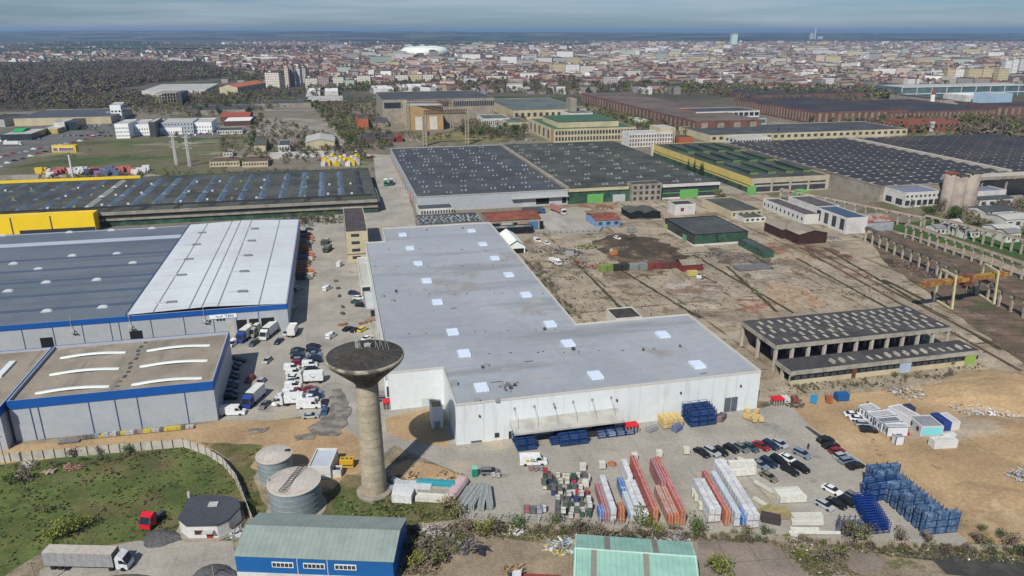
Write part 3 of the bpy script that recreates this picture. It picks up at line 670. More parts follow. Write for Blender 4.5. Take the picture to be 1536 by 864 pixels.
bw = bldg('side wing left of the beige roofed hall, set slightly forward', 'hall wing', bf.P(-62, -3.2), bf.P(-.8, -3.2), bf.P(-62, bf.D), BH - .3, m_greyclad, m_gravelroof, name='hall_wing', fascia=(2.1, m_blue), parapet=.6)
s, t = bw.st(8, 552); b = MB(); b.prism([bw.P(s - .8, t - 5), bw.P(s + .8, t - 5), bw.P(s + .8, t + 5), bw.P(s - .8, t + 5)], BH - .9, BH - .4); b.build('light_strip', MATS['strip_white'], bw.root)

# --- long dark hall left of the lane, with strips of blue rooflights
LH = 8.
lh = bldg('very long old hall whose dark roof carries bands of blue rooflights', 'hall', None, None, None, LH, m_green, m_bitumen, anchor='x') if 0 else None
fr_ = G(566, 298, LH); D_ = (G(541, 252, LH) - fr_).dot(EV)
lh = bldg('very long old hall whose dark roof carries bands of blue rooflights', 'hall', fr_ - EU * 330, fr_, None, LH, m_green, m_bitumen, L=330, D=D_)
m_bl1 = mat('rooflight_blue', (.085, .105, .125), c2=(.11, .17, .23), scale=.02, thr=(.4, .6), rough=.35, var=.3, grain=.5); m_bl2 = plain('rooflight_pale', (.33, .36, .33), .5, .1, .5); m_bl3 = plain('rooflight_tarred', (.035, .04, .045), .6, .2, .6)
cnt = 0
for i, x in enumerate(np.arange(8, 324, 11.2)):
    for j in range(3):
        y0 = 14 + j * (D_ - 20) / 3; y1 = y0 + (D_ - 20) / 3 * .82
        mm_ = m_bl3 if x > 318 else (m_bl2 if i == 15 else m_bl1); cnt += 1
        b = MB(); A_, B_ = 1.9, .9; z_ = LH - .33
        vv = [(*lh.P(x - A_, y0), z_), (*lh.P(x + A_, y0), z_), (*lh.P(x + A_, y1), z_), (*lh.P(x - A_, y1), z_), (*lh.P(x, y0 + 1), z_ + 1.1), (*lh.P(x, y1 - 1), z_ + 1.1)]
        b.add(vv, [(0, 1, 4), (1, 2, 5, 4), (2, 3, 5), (3, 0, 4, 5)]); b.build('rooflight', mm_, lh.root)
b = MB(); b.prism([lh.P(1, 11.4), lh.P(328, 11.4), lh.P(328, 12.0), lh.P(1, 12.0)], LH - .34, LH + .5)
for k in range(14): x = 88 + k * 17; b.prism([lh.P(x - 3, 2), lh.P(x, 2), lh.P(x + 1.5, 10.5), lh.P(x - 1.5, 10.5)], LH - .34, LH - .2)
b.build('roof_upstand', plain('tar_black', (.035, .035, .038), .8, .2), lh.root)
vn = MB()
for k in range(70):
    x, y = 6 + (k % 24) * 13.4 + rnd.uniform(-.5, .5), 16 + (k // 24) * (D_ - 20) / 3 + rnd.uniform(0, 5)
    if k < 70: b = MB(); b.box(lh.P(x + 2.5, y), 1.2, 1.2, LH - .34, LH + .5, TH); b.build('roof_vent', MATS['dome_white'] if k % 3 else plain('vent_lime', (.26, .30, .14), .6, .2), lh.root)
panel(lh, 'F', 0, 330, LH - 1.7, LH - .2, m_conc, 'gutter', 1.2)
panel(lh, 'F', 96, 330, 3.2, 4.2, m_conc, 'ledge', .8)
wins(lh, 'F', 60, 4.5, 6.0, m_pane, 'window', 96, 330, .85)
p_ = lh.P(tx(lh, 148, 8), 0)
yf = bldg('yellow clad front block at the left end of the long dark hall', 'front block', lh.P(tx(lh, 148, 8) - 120, -9.5), lh.P(tx(lh, 148, 8), -9.5), lh.P(0, -1.5), 9.6, mat('yellow_cladding', (.78, .55, .02), var=.06, grain=.4), plain('yellow_capping', (.7, .5, .03)), name='front_block', parapet=.2)
for k in (30, 58, 82, 100): panel(yf, 'F', k - .3, k + .3, .2, 9.4, m_dmetal, 'downpipe', .1)
panel(yf, 'F', 85, 119.8, .05, 2.6, MATS['tar_black'], 'plinth', .1)
b = MB(); o0 = G(210, 264, 9); b.prism([o0 - EU * 170, o0, o0 + EV * 1., o0 - EU * 170 + EV * 1.], 5, 9.2, True); tag(b.build('parapet_wall', MATS['yellow_cladding']), 'yellow parapet wall behind the bands of blue rooflights', 'wall')
cr_ = bldg('concrete loading ramp roof at the right end of the long dark hall', 'canopy', (508,303), (569,299), (540,283), 7., m_conc, plain('ramp_black', (.06, .06, .06), .8, .3, .6), name='canopy', z0=6.2)
for s in (1, cr_.L - 1):
    for t in (1, cr_.D - 1): b = MB(); b.box(cr_.P(s, t), .6, .6, 0, 6.2, TH); b.build('pillar', m_conc, cr_.root)

# --- the two big central halls
CH = 9.2
ch = bldg('wide grey clad hall with dark patched roof dotted with bright ventilators', 'hall', (625,295), (852,284), (575,223), CH, m_greyclad, m_bitumen2, name='grey_clad_hall', fascia=(.5, m_paleroof))
gh = bldg('wide hall with green glazed front and mossy dark roof, right of the grey clad hall', 'hall', ch.P(ch.L + .3, 0), G(1085, 275, CH), ch.P(ch.L, ch.D), CH, m_green, m_bitumen, name='green_glazed_hall')
vsrc = None
def scat(f, k, sx, sy, m, name, seed, zz=.9):
    r2 = random.Random(seed); src = None
    cols_ = int(math.sqrt(k * f.L / f.D)) + 1; rows_ = k // cols_ + 1; c = 0
    for i in range(cols_):
        for j in range(rows_):
            if c >= k: return
            c += 1
            p = f.P(f.L * (i + .5 + r2.uniform(-.22, .22)) / cols_, 4 + (f.D - 8) * (j + .5 + r2.uniform(-.2, .2)) / rows_)
            if src is None:
                b = MB(); z_ = f.h - .34
                for dxx in (-.9, 1.1): 
                    vv = [(p.x + dxx * 1.2 - sx/2, p.y - sy/2, z_), (p.x + dxx*1.2 + sx/2, p.y - sy/2, z_), (p.x + dxx*1.2 + sx/2, p.y + sy/2 + dxx, z_), (p.x + dxx*1.2 - sx/2, p.y + sy/2 + dxx, z_), (p.x + dxx*1.2, p.y - sy/2, z_ + zz), (p.x + dxx*1.2, p.y + sy/2 + dxx, z_ + zz)]
                    b.add(vv, [(0, 1, 4), (1, 2, 5, 4), (2, 3, 5), (3, 0, 4, 5)])
                src = b.build(name, m, f.root); p0 = p
            else:
                e = src.copy(); col.objects.link(e); e.parent = f.root; e.location = src.location + Vector((p.x - p0.x, p.y - p0.y, 0))
scat(ch, 78, 1.2, 2.2, plain('ventilator_bright', (.36, .40, .40), .35, .4, .2), 'roof_vent', 5)
scat(gh, 60, 1.8, 2.6, plain('ventilator_grey', (.22, .25, .23), .5, .3, .2), 'roof_vent', 6)
b = MB(); b.prism([ch.P(ch.L - 1.2, 0), ch.P(ch.L + 1, 0), ch.P(ch.L + 1, ch.D), ch.P(ch.L - 1.2, ch.D)], CH - .3, CH + 1.2); b.build('fire_wall', m_conc, ch.root)
panel(ch, 'F', 55, ch.L - .1, 5.2, 5.9, m_paleroof, 'canopy', 2.2); panel(ch, 'F', 0, ch.L, 0, 1.1, plain('pale_plinth', (.38, .38, .36)), 'plinth', .1)
for x in (62, 78, 118): panel(ch, 'F', x, x + 8, .1, 4.6, plain('door_pale', (.42, .44, .46)), 'door', .12)
panel(ch, 'F', ch.L - 22, ch.L - .8, .1, 5.1, m_void, 'loading_door', .06)
for k in range(12): panel(ch, 'L', 4 + k * ch.D / 12, 4.9 + k * ch.D / 12, 0.1, 5., plain('red_post', (.38, .07, .05)), 'bollard_post', .3)
aw = bldg('low white annex with small windows at the foot of the grey clad hall', 'annex', (628,314), (680,311), (628,305), 4.5, m_wplaster, m_bitumen2, name='annex')
wins(aw, 'F', 12, 1.5, 3.4, m_pane, x0=1)
panel(gh, 'F', 0, 38, CH - 1.6, CH + .1, m_cream, 'eaves', .6); panel(gh, 'F', 60, gh.L, CH - 1.6, CH + .1, m_wplaster, 'eaves', .9)
wins(gh, 'F', 46, 1.2, CH - 2.2, m_pane, 'window', 61, gh.L - 1, .72); 
panel(gh, 'F', 60, gh.L, .05, 1.1, m_wplaster, 'plinth', .12); panel(gh, 'F', 60, gh.L, 3.6, 4.0, m_lgreen, 'transom', .12)
for x, w_ in ((12, 10), (72, 12), (118, 6), (49, 3)): panel(gh, 'F', x, x + w_, .1, 5.6, m_lgreen, 'door', .2)
ot = bldg('three storey concrete stair block between the two big central halls', 'stair block', gh.P(39, -3.5), gh.P(58, -3.5), gh.P(39, 6), 11., m_conc, m_bitumen, name='stair_block')
for z_ in (1.2, 4.6, 8.): wins(ot, 'F', 5, z_, z_ + 1.9, m_pane, frac=.5)

# --- yellow hall with green monitors
yh = bldg('yellow sided hall with green ridged rooflights and beige front', 'hall', (1128,268), (1240,261), (976,216), 9.6, m_yellow, m_bitumen, name='yellow_sided_hall')
g2 = plain('monitor_side', (.045, .12, .075), .4, .3, .6)
for i in range(4):
    for j in range(3):
        x = yh.L * (i + .75 - .2 * j * 0) / 4.3; y0 = 14 + j * (yh.D - 20) / 3; y1 = y0 + (yh.D - 20) / 3 * .75
        b = MB(); b.use(0); b.prism([yh.P(x - 3, y0), yh.P(x + 3, y0), yh.P(x + 3, y1), yh.P(x - 3, y1)], 9.2, 11.4, False); b.use(1)
        b.face(*[(*yh.P(*q_), 11.42) for q_ in ((x - 3.5, y0 - .5), (x + 3.5, y0 - .5), (x + 3.5, y1 + .5), (x - 3.5, y1 + .5))])
        b.build('roof_monitor', [g2, m_bitumen], yh.root)
        mo = MB(); mo.prism([yh.P(x - 3, y0 - .1), yh.P(x + 3, y0 - .1), yh.P(x + 3, y0), yh.P(x - 3, y0)], 9.25, 11.3); mo.build('monitor_end', plain('lime_paint', (.13, .20, .08)), yh.root)
panel(yh, 'F', 0, yh.L, .1, 9.5, mat('beige_render', (.42, .38, .30), c2=(.36, .32, .25), scale=.2, var=.1), 'front_wall', .15)
for a_, c_, g_ in ((3, 5.3, 6.2),): 
    o_, d_, nn_, L_ = yh.side('F')
    for k in range(4):
        p, q_ = o_ + d_ * (2 + k * (L_ - 3) / 4) + nn_ * .17, o_ + d_ * (.5 + (k + 1) * (L_ - 3) / 4) + nn_ * .17
        b = MB(); b.prism([p, q_, q_ + nn_ * .05, p + nn_ * .05], 5.4, 6.4, True, True); b.build('window', m_glass, yh.root)
        b = MB(); b.prism([p, q_, q_ + nn_ * .05, p + nn_ * .05], 1., 4.2, True, True); b.build('window', m_pane, yh.root)
panel(yh, 'L', 0, yh.D, 4.6, 5.0, m_glass, 'window_band', .1); panel(yh, 'L', 0, yh.D, .1, 3.4, m_green, 'lower_wall', .1); panel(yh, 'L', yh.D - 3, yh.D, .1, 9.8, m_wplaster, 'end_pier', .6)
panel(yh, 'F', 20, 29, 0.1, 3.9, m_lgreen, 'door', .3) if 0 else None
gb = bldg('small lime green cabin in front of the beige facade', 'cabin', (1203,288), (1215,287), (1203,283), 4., m_lgreen, m_lgreen, name='green_cabin')

# --- hall with hipped dark monitors over pale grey roof (right)
m_tar2 = mat('dark_felt', (.035, .037, .045), c2=(.055, .05, .05), scale=.04, var=.2, grain=.5)
m_felt = plain('pale_felt', (.36, .38, .40), .7, .1, .4)
def monitorhall(label, f0, nx_, ny_, mo):
    cnt = 0; gx, gy = f0.L / nx_, f0.D / ny_
    bb = MB(); src = None
    for j in range(ny_):
        for i in range(nx_):
            x, y = gx * (i + .5), gy * (j + .5); z_ = f0.h - .34; A_, B_ = gx * .43, gy * .36
            vv = [(*f0.P(x - A_, y - B_), z_), (*f0.P(x + A_, y - B_), z_), (*f0.P(x + A_, y + B_), z_), (*f0.P(x - A_, y + B_), z_),
                  (*f0.P(x - A_ * .66, y + B_ * .3), z_ + 1.5), (*f0.P(x + A_ * .66, y + B_ * .3), z_ + 1.5)]
            ff = [(0, 1, 5, 4), (1, 2, 5), (2, 3, 4, 5), (3, 0, 4)]
            cnt += 1
            if cnt <= 98: b = MB(); b.add(vv, ff); b.build('roof_monitor', mo, f0.root)
            else: bb.add(vv, ff)
    if bb.v: tag(bb.build('roof_monitor', mo, f0.root), kind='stuff')
s1 = bldg('vast hall whose pale roof carries rows of dark hipped monitors, nearer half', 'hall', (1322,279), None, (1092,214), 9.6, m_conc, m_felt, name='monitor_roof_hall', L=112, fascia=(.8, m_conc))
monitorhall('', s1, 9, 16, m_tar2)
b = MB(); b.prism([s1.P(s1.L - 1.5, 18), s1.P(s1.L + 1.8, 18), s1.P(s1.L + 1.8, s1.D), s1.P(s1.L - 1.5, s1.D)], 9.2, 11.6); b.build('ridge_beam', plain('pale_beam', (.42, .39, .33)), s1.root)
s2 = bldg('vast hall with rows of dark roof monitors beyond the long pale ridge beam', 'hall', s1.P(s1.L + 2.2, 18), None, s1.P(0, s1.D - 2), 9.4, m_conc, m_felt, name='monitor_roof_hall', L=150)
monitorhall('', s2, 12, 15, m_tar2)
cb = bldg('long pale concrete canopy beam above the two silos', 'canopy', (1433,268), None, (1433,262), 15., m_conc, MATS['pale_beam'], name='canopy_beam', L=80, z0=13.2)
for k in range(5): b = MB(); b.box(cb.P(4 + k * 18, 2), .8, .8, 0, 13.2, TH); b.build('pillar', m_conc, cb.root)
# ---------------------------------------------------------------- smaller works buildings
def hut(label, fl, fr, bl, h, wall, roof, cat='hut', name='hut', nw=0, ww=None, door=None, **kw):
    f = bldg(label, cat, fl, fr, bl, h, wall, roof, name=name, **kw)
    if nw: wins(f, 'F', nw, h * .35, h * .75, ww or m_pane, frac=.5, x0=.3, x1=f.L - .3)
    if door: panel(f, 'F', door[0], door[1], .05, min(h - .3, door[2]), door[3], 'door', .09)
    return f
b4 = hut('four storey beige block with dark flat roof behind the long white warehouse', (518,348), (551,345), (508,312), 14.2, m_cream, mat('brown_felt', (.06, .05, .055), c2=(.085, .075, .075), scale=.3, var=.2), 'office block', 'office_block')
for k in range(4): wins(b4, 'F', 1, 1.6 + k * 3.4, 2.9 + k * 3.4, m_glass, x0=1.2, x1=7.0, frac=.62)
for k in range(4): wins(b4, 'L', 9, 1.6 + k * 3.4, 3.1 + k * 3.4, m_pane, frac=.3)
panel(b4, 'F', 0, b4.L, 3.9, 4.2, m_conc, 'ledge', .3)
f = bldg('low hall roof of dark felt dotted with pale domes behind the white warehouse', 'hall', (630,338), (727,334), (621,322), 5.5, m_conc, m_bitumen2, name='dotted_roof_hall')
scat(f, 34, 1.1, 1.3, MATS['ventilator_bright'], 'roof_dome', 9, .5)
f = bldg('workshop row with rust red sheet roof and cluttered open front', 'workshop', (733,332), (813,329), (727,319), 6, m_conc, m_rust, name='workshop', gable=1.2)
for k, (a_, c_, m_) in enumerate([(1, 6, m_void), (7, 12, m_paleroof), (13, 15, m_void), (16, 20, plain('salmon', (.38, .22, .16))), (21, 26, plain('shed_blue', (.07, .16, .33))), (27, 29, m_void)]): panel(f, 'F', a_, c_, .1, 4.6, m_, 'bay', .12)
lean = bldg('ragged lean-to of pale sheets in front of the rust-roofed workshop row', 'lean-to', f.P(1, -6), f.P(22, -6), f.P(1, -.4), 3.6, m_void, mat('mixed_sheets', (.3, .28, .24), c2=(.10, .16, .16), scale=.2, thr=(.48, .52), var=.3), name='lean_to')
mq = bldg('white gabled marquee with green trim beside the white warehouse', 'marquee', (762,370), (793,374), None, 3.6, plain('marquee_white', (.72, .76, .72), .5, .04), MATS['marquee_white'], name='marquee', gable=2.6, axis='v', D=22, over=.15)
b = MB()
for x in (-.2, mq.L + .2):
    b.tube((*mq.P(x, -.25), 3.62), (*mq.P(mq.L / 2, -.25), 6.3), .16)
b.build('green_trim', plain('trim_green', (.03, .17, .09)), mq.root); panel(mq, 'F', .6, mq.L - .6, .05, 2.4, m_void, 'opening', .06)
hut('small blue fronted hut with rust red gabled roof beyond the dark burnt ground', (894,331), (930,328), (887,320), 3.8, plain('hut_blue', (.17, .27, .42), .7, .2, .5), m_rust, gable=1.3, nw=3)
for lab, a in {'left of a pair of low sheds with black gable roofs behind the dark green shed': ((946,320), (965,318), (944,311)), 'right of a pair of low sheds with black gable roofs behind the dark green shed': ((966,320), (990,318), (962,311))}.items():
    hut(lab, *a, 3.4, m_void, m_bitumen, 'shed', 'shed', gable=1.2, axis='v')
f = hut('small white cubic hut with dark flat roof behind the dark green shed', (1013,307), (1043,305), (1011,301), 6.2, m_wplaster, m_bitumen); panel(f, 'F', 3.5, 5.5, 2.2, 4.2, plain('red_hatch', (.22, .05, .04)), 'window', .08)
f = hut('L-shaped low pale hut with grey roof at the corner below the yellow hall', (1097,317), (1141,313), (1085,296), 4.2, m_cream, m_bitumen, nw=5)
hut('tiny pale porch in front of the L-shaped low hut', (1117,327), (1149,325), (1113,319), 2.8, m_wplaster, m_bitumen, nw=4)
ds = bldg('broad dark green shed with black felt roof and glazed green front', 'shed', (1042,352), (1121,346), (989,328), 5.8, m_void, m_bitumen2, name='green_shed')
panel(ds, 'F', .1, ds.L - .1, 1., 5.4, m_green, 'glazed_front', .1); panel(ds, 'F', 0, ds.L, .05, .95, m_wplaster, 'plinth', .16); panel(ds, 'L', 0, ds.D, .05, .9, m_wplaster, 'plinth', .12)
wins(ds, 'L', 14, 1.1, 5.2, plain('shed_glass_brown', (.06, .065, .05), .5, .4, .8), frac=.8); panel(ds, 'L', 8, 12, .1, 3.2, plain('mint_door', (.12, .30, .2)), 'door', .16); panel(ds, 'L', 30, 34, .1, 3.2, plain('lime_door', (.35, .38, .2)), 'door', .16)
for k in (.33, .66): roofbox(ds, ds.L * k, ds.D / 2, .5, ds.D - 1, ds.h - .35, ds.h - .1, m_bitumen, 'roof_seam')
roofbox(ds, ds.L/2, ds.D * .45, ds.L - 1, .6, ds.h - .35, ds.h - .05, m_bitumen, 'roof_seam')
hut('low dark roofed store with white end wall right of the dark green shed', (1146,377), (1162,376), (1121,357), 3.4, m_green, m_bitumen2, 'store', 'store', )
hut('small hut with black roof peeping over the back edge of the white warehouse', (924,478), (962,473), (909,463), 3.6, m_wplaster, mat('soot_roof', (.04, .038, .035), c2=(.06, .055, .05), scale=.4, var=.2), nw=3)
# white engine sheds and rusty barn
f = hut('long low white building with dark roof left of the tall blue roofed one', (1207,322), (1224,318), (1166,297), 5.4, m_wplaster, mat('plum_roof', (.10, .085, .09), c2=(.075, .065, .07), scale=.2, var=.2), 'workshop', 'workshop')
wins(f, 'L', 10, 2., 3.6, m_pane, frac=.3)
hut('narrow white building with dark roof behind the long low one', (1226,310), (1256,307), (1196,294), 6.8, m_wplaster, MATS['plum_roof'], 'workshop', 'workshop')
f = bldg('tall white workshop with navy blue roof and four tall dark windows', 'workshop', (1271,327), (1294,322), (1225,310), 8.4, m_wplaster, plain('navy_roof', (.05, .085, .13), .6, .15, .4), name='workshop')
wins(f, 'L', 4, 1.6, 7.2, m_glass, frac=.5)
f = bldg('barn with patched rust orange roof and pale sheet walls', 'barn', (1287,335), (1343,332), (1277,321), 5., plain('pale_sheet', (.30, .32, .34), .6, .25, .6), mat('rust_orange', (.28, .09, .05), c2=(.30, .26, .24), scale=.12, thr=(.48, .52), var=.3), name='barn', gable=1.6)
panel(f, 'L', 1, 4, .1, 3.5, m_lgreen, 'door', .1)
f1 = hut('dark brown timber shed with pale grey gable roof, rear one of two', (1174,345), (1196,340), (1151,333), 4.6, plain('dark_timber', (.05, .026, .024), .9, .3), m_gravelroof, 'shed', 'shed', gable=1.3, axis='v')
f1 = hut('dark brown timber shed with pale grey gable roof, front one of two', (1199,352), (1231,345), (1176,340), 5., MATS['dark_timber'], m_gravelroof, 'shed', 'shed', gable=1.6, axis='v')
b = MB(); p = G(1179, 358); b.box(p, .9, .9, 0, 7.5, TH); tag(b.build('concrete_pillar', m_conc), 'single pale concrete pillar between the two brown timber sheds', 'pillar')
# houses and halls right edge
f = hut('pale two storey hall with slate blue roof left of the two silos', (1359,289), (1412,286), (1337,275), 9., m_wplaster, plain('slateblue_roof', (.16, .18, .24), .7, .12), 'hall', 'hall'); wins(f, 'F', 6, 1.2, 4.2, m_glass, frac=.7); wins(f, 'F', 8, 6., 7.2, m_pane, frac=.5); wins(f, 'L', 3, 1.2, 4.6, m_glass)
f = hut('pale hall with slate blue roof right of the two silos', (1467,287), (1508,284), (1462,272), 9., m_wplaster, MATS['slateblue_roof'], 'hall', 'hall'); wins(f, 'F', 3, 1.2, 4.2, m_glass, frac=.5)
for u, v, h_, r_, lab in ((1422, 316, 20.5, 3.4, 'left one of three weathered concrete silos'), (1437, 318, 20, 3.6, 'middle one of three weathered concrete silos'), (1455, 318, 21.5, 4.2, 'right one of three weathered concrete silos')):
    p = G(u, v); e = empty('silo', (p.x, p.y + r_, 0), lab + ' right of the slate blue roofed hall', 'silo', 'concrete silos')
    b = MB(); b.lathe((p.x, p.y + r_), [(r_, 0), (r_, h_), (r_ - .4, h_ + .02), (0, h_ + .3)], 24); b.build('shell', mat('silo_concrete', (.31, .27, .23), c2=(.24, .205, .175), scale=.15, var=.15, rib=(0, 40, .9, .1)), e, True)
    b = MB(); b.box((p.x, p.y + r_), r_ * 1.7, r_ * 1.7, h_ + .1, h_ + 1.1, TH); b.build('cap', m_rust if u == 1422 else m_bitumen, e)
hs = [((1405,343),(1432,341),(1400,337),3.5,0), ((1445,348),(1470,346),(1440,342),3.5,0), ((1500,345),(1532,343),(1494,336),5,1), ((1470,300),(1520,297),(1464,292),5,2), ((1510,330),(1560,327),(1505,320),5,1), ((1425,335),(1445,334),(1421,330),3,1), ((1512,350),(1534,349),(1508,343),5,0),((1480,318),(1530,316),(1476,309),4,2)]
LB = ['low white shack in front of the silos, leftmost of the yard houses', 'low grey-roofed shack between the silos and the larger white house', 'white gabled house at the right edge, below the silos', 'white walled long house with dark roof right of the silos', 'white gabled outhouse cut by the right edge of the photo', 'tiny white shed at the foot of the right silo', 'low grey house below the white gabled house', 'long dark roofed store right of the silos']
for (a_, b_, c_, h_, k), lb in zip(hs, LB): hut(lb, a_, b_, c_, h_, m_wplaster, [plain('roof_grey', (.2, .2, .21)), m_paleroof, m_bitumen2][k], 'house', 'house', gable=1.2, nw=4)

# open sheds, ruined, right
m_shedroof = mat('shed_felt', (.05, .05, .055), c2=(.07, .068, .068), scale=.12, var=.2, grain=.8, layers=[((.13, .05, .04), .09, .66, .72), ((.10, .125, .075), .07, .66, .71), ((.10, .10, .095), .25, .62, .7)], joint=[(2.2, 0, .07, (.10, .10, .10), TH, .8)])
def openshed(label, fl, fr, bl, h, bays, depthposts, walled=False):
    f = Fr(fl, fr, bl, h); root = empty('open_shed', (f.a.x, f.a.y, 0), label, 'shed'); f.root = root
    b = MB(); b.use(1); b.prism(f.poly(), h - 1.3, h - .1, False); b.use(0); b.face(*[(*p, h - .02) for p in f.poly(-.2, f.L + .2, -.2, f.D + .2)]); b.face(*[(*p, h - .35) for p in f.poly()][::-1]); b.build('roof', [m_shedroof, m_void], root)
    for k in 'FL':
        panel(f, k, 0, f.L if k == 'F' else f.D, h - 1.35, h + .02, mat('fascia_concrete', (.36, .335, .28), c2=(.27, .25, .21), scale=.3, var=.15, rib=(TH, 1.1, .8, .12)), 'fascia', .18)
    for i in range(bays + 1):
        for t in depthposts:
            if walled and t < 1 and i not in (0,): continue
            b = MB(); b.box(f.P(.5 + (f.L - 1) * i / bays, max(.45, min(f.D - .5, t * f.D))), .85, .85, 0, h - 1.2, TH); b.build('pillar', plain('pillar_pale', (.42, .40, .35)), root)
    b = MB(); b.prism([f.P(0, f.D - .2), f.P(f.L, f.D - .2), f.P(f.L, f.D), f.P(0, f.D)], 0, h - 1.3); b.build('back_wall', m_conc, root)
    return f
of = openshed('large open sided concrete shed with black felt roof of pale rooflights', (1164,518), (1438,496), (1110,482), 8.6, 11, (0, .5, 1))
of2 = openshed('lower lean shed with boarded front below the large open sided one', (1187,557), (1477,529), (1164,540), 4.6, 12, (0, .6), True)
sk_ = plain('rooflight_cream', (.40, .37, .30), .6, .25, .7)
def lights(f, nx_, ny_, seed, y0, y1, drop=.17, x0=0.):
    r2 = random.Random(seed); src = None
    for j in range(ny_):
        for i in range(nx_):
            if r2.random() < drop: continue
            p = f.P(x0 + (f.L - x0) * (i + .5 + .25 * (j % 2)) / nx_, y0 + (y1 - y0) * j / max(1, ny_ - 1))
            if src is None: b = MB(); b.box(p, 1., 2.5, f.h - .03, f.h + .06, TH); src = b.build('rooflight', sk_, f.root); p0 = p
            else: e = src.copy(); col.objects.link(e); e.parent = f.root; e.location = src.location + Vector((p.x - p0.x, p.y - p0.y, 0))
lights(of, 18, 5, 1, 3, of.D - 3); lights(of2, 16, 2, 2, 3, of2.D - 4, .3, 14)
panel(of2, 'F', .3, of2.L - .3, .05, 1.6, m_cream, 'lower_wall', .12); panel(of2, 'F', 0, of2.L, 1.6, 2.9, m_void, 'window_band', .04)
wins(of2, 'F', 26, 1.7, 2.8, m_pane, x0=1, x1=of2.L - 1, frac=.7)
for x, w_, m_ in ((.05, 2.4 / 100, 0),): pass
for a_, w_, m_ in ((20.5, 1.4, m_rust), (37, 4, plain('pale_blue_door', (.36, .45, .56))), (60.5, 4, plain('olive_door', (.24, .36, .08)))): panel(of2, 'F', a_, a_ + w_, .05, 3.1, m_, 'door', .2)

# ---------------------------------------------------------------- buildings beyond the big halls
tb = bldg('tall old power hall with long grey concrete walls and a clerestory band', 'power hall', (573,150), (742,147), (573,138), 26, m_conc, m_bitumen2, name='power_hall')
wins(tb, 'F', 30, 17.5, 23, m_glass, x0=tb.L * .5, frac=.72); panel(tb, 'F', 2, tb.L * .16, 17, 23, m_glass, 'window_band', .3)
ob = bldg('tall beige block with orange front and two pale doors behind the steel portals', 'power hall', (613,159), (663,157), (597,147), 25, m_cream, m_paleroof, name='switch_hall')
panel(ob, 'F', .2, ob.L - .2, .1, 24.8, mat('orange_render', (.40, .26, .12), c2=(.34, .24, .14), scale=.1, var=.15), 'front_wall', .5)
for x in (6, 21): panel(ob, 'F', x, x + 8, .5, 14, plain('pale_door', (.55, .53, .47)), 'door', .8)
def lattice(p, q, w, m, parent, name, n=8):
    p = Vector(p); q = Vector(q); d = (q - p); L = d.length; d.normalize(); up = Vector((0, 0, 1)) if abs(d.z) < .9 else Vector((1, 0, 0)); s = d.cross(up).normalized(); t = s.cross(d)
    b = MB(); cs = [p + s * w/2 + t * w/2, p - s * w/2 + t * w/2, p - s * w/2 - t * w/2, p + s * w/2 - t * w/2]
    for c in cs: b.tube(c, c + d * L, w * .13)
    for k in range(n):
        for i in range(4):
            a_, c_ = cs[i], cs[(i+1) % 4]
            b.tube(a_ + d * L * k / n, c_ + d * L * (k + 1) / n, w * .08); b.tube(a_ + d * L * k / n, c_ + d * L * k / n, w * .07)
    return b.build(name, m, parent)
m_port = plain('portal_paint', (.34, .30, .22), .7, .2)
for lab, (ul, vl), (ur, vr), h_ in (('rear steel lattice portal in front of the orange fronted block', (613,196), (678,196), 30), ('front steel lattice portal rising over the edge of the dark hall roof', (638,219), (701,217), 30)):
    A_, B_ = G(ul, vl), G(ur, vr); e = empty('steel_portal', (A_.x, A_.y, 0), lab, 'portal', 'steel portals')
    lattice((*A_, 0), (*A_, h_), 3., m_port, e, 'column', 10); lattice((*B_, 0), (*B_, h_), 3., m_port, e, 'column', 10); lattice((*A_, h_ - .5), (*B_, h_ - .5), 3., plain('rust_beam', (.12, .08, .06), .8, .2), e, 'beam', 16)
for (ua, va, ub, vb, uc, vc, h_, wl_, rf_, nm, lab) in [
    (595,178,560,175,575,166,0,0,0,0,0)]: pass
hut('rust red brick hut with grey roof left of the power hall', (536,178), (552,177), (533,171), 12, plain('brick_orange', (.36, .11, .05)), m_bitumen2, 'house', 'brick_hut')
hut('grey tent-roofed store beside the rust red brick hut', (552,184), (583,184), (549,176), 5, m_conc, m_bitumen2, 'store', 'store', gable=2)
hut('long low red brick row with dark roof behind the edge of the central hall', (536,208), (590,205), (535,201), 4.5, m_brick, m_bitumen2, 'brick row', 'brick_row', nw=8)
hut('tiny dark red gabled hut right of the long brick row', (594,207), (604,206), (592,201), 4, plain('oxblood', (.19, .035, .03)), m_rust, gable=1.5, axis='v')
f = hut('pale factory with twin low gables among the trees behind the left hall', (458,214), (502,212), (458,204), 6, m_cream, m_paleroof, 'factory', 'small_factory', gable=2.4, axis='v')
panel(f, 'F', 13, 19, .1, 2.6, plain('red_awning', (.38, .08, .04)), 'door', .2)
f = hut('white two storey house with grey roof left of the pale twin gabled factory', (417,218), (435,217), (415,210), 6, m_wplaster, m_bitumen2, 'house', 'house', nw=4)
hut('dark roofed house with pale walls at the end of the gravel lane', (381,218), (398,217), (382,208), 5.5, m_cream, m_bitumen, 'house', 'house', gable=2)
hut('long cream store with brown tiled roof behind the left hall, left of two', (314,243), (359,241), (313,236), 4.2, m_cream, plain('brown_tile', (.12, .075, .06)), 'store', 'store', nw=10)
hut('long cream store with brown tiled roof behind the left hall, right of two', (363,243), (402,240), (361,234), 4.2, m_cream, MATS['brown_tile'], 'store', 'store', nw=9)
hut('small white cabin on the corner behind the two cream stores', (334,229), (349,228), (333,225), 3.5, m_wplaster, MATS['brown_tile'], nw=3)
hut('grey wall and gate hut along the lane behind the left hall', (400,233), (500,228), (400,229), 3, m_wplaster, m_paleroof, 'hut', 'gate_hut')
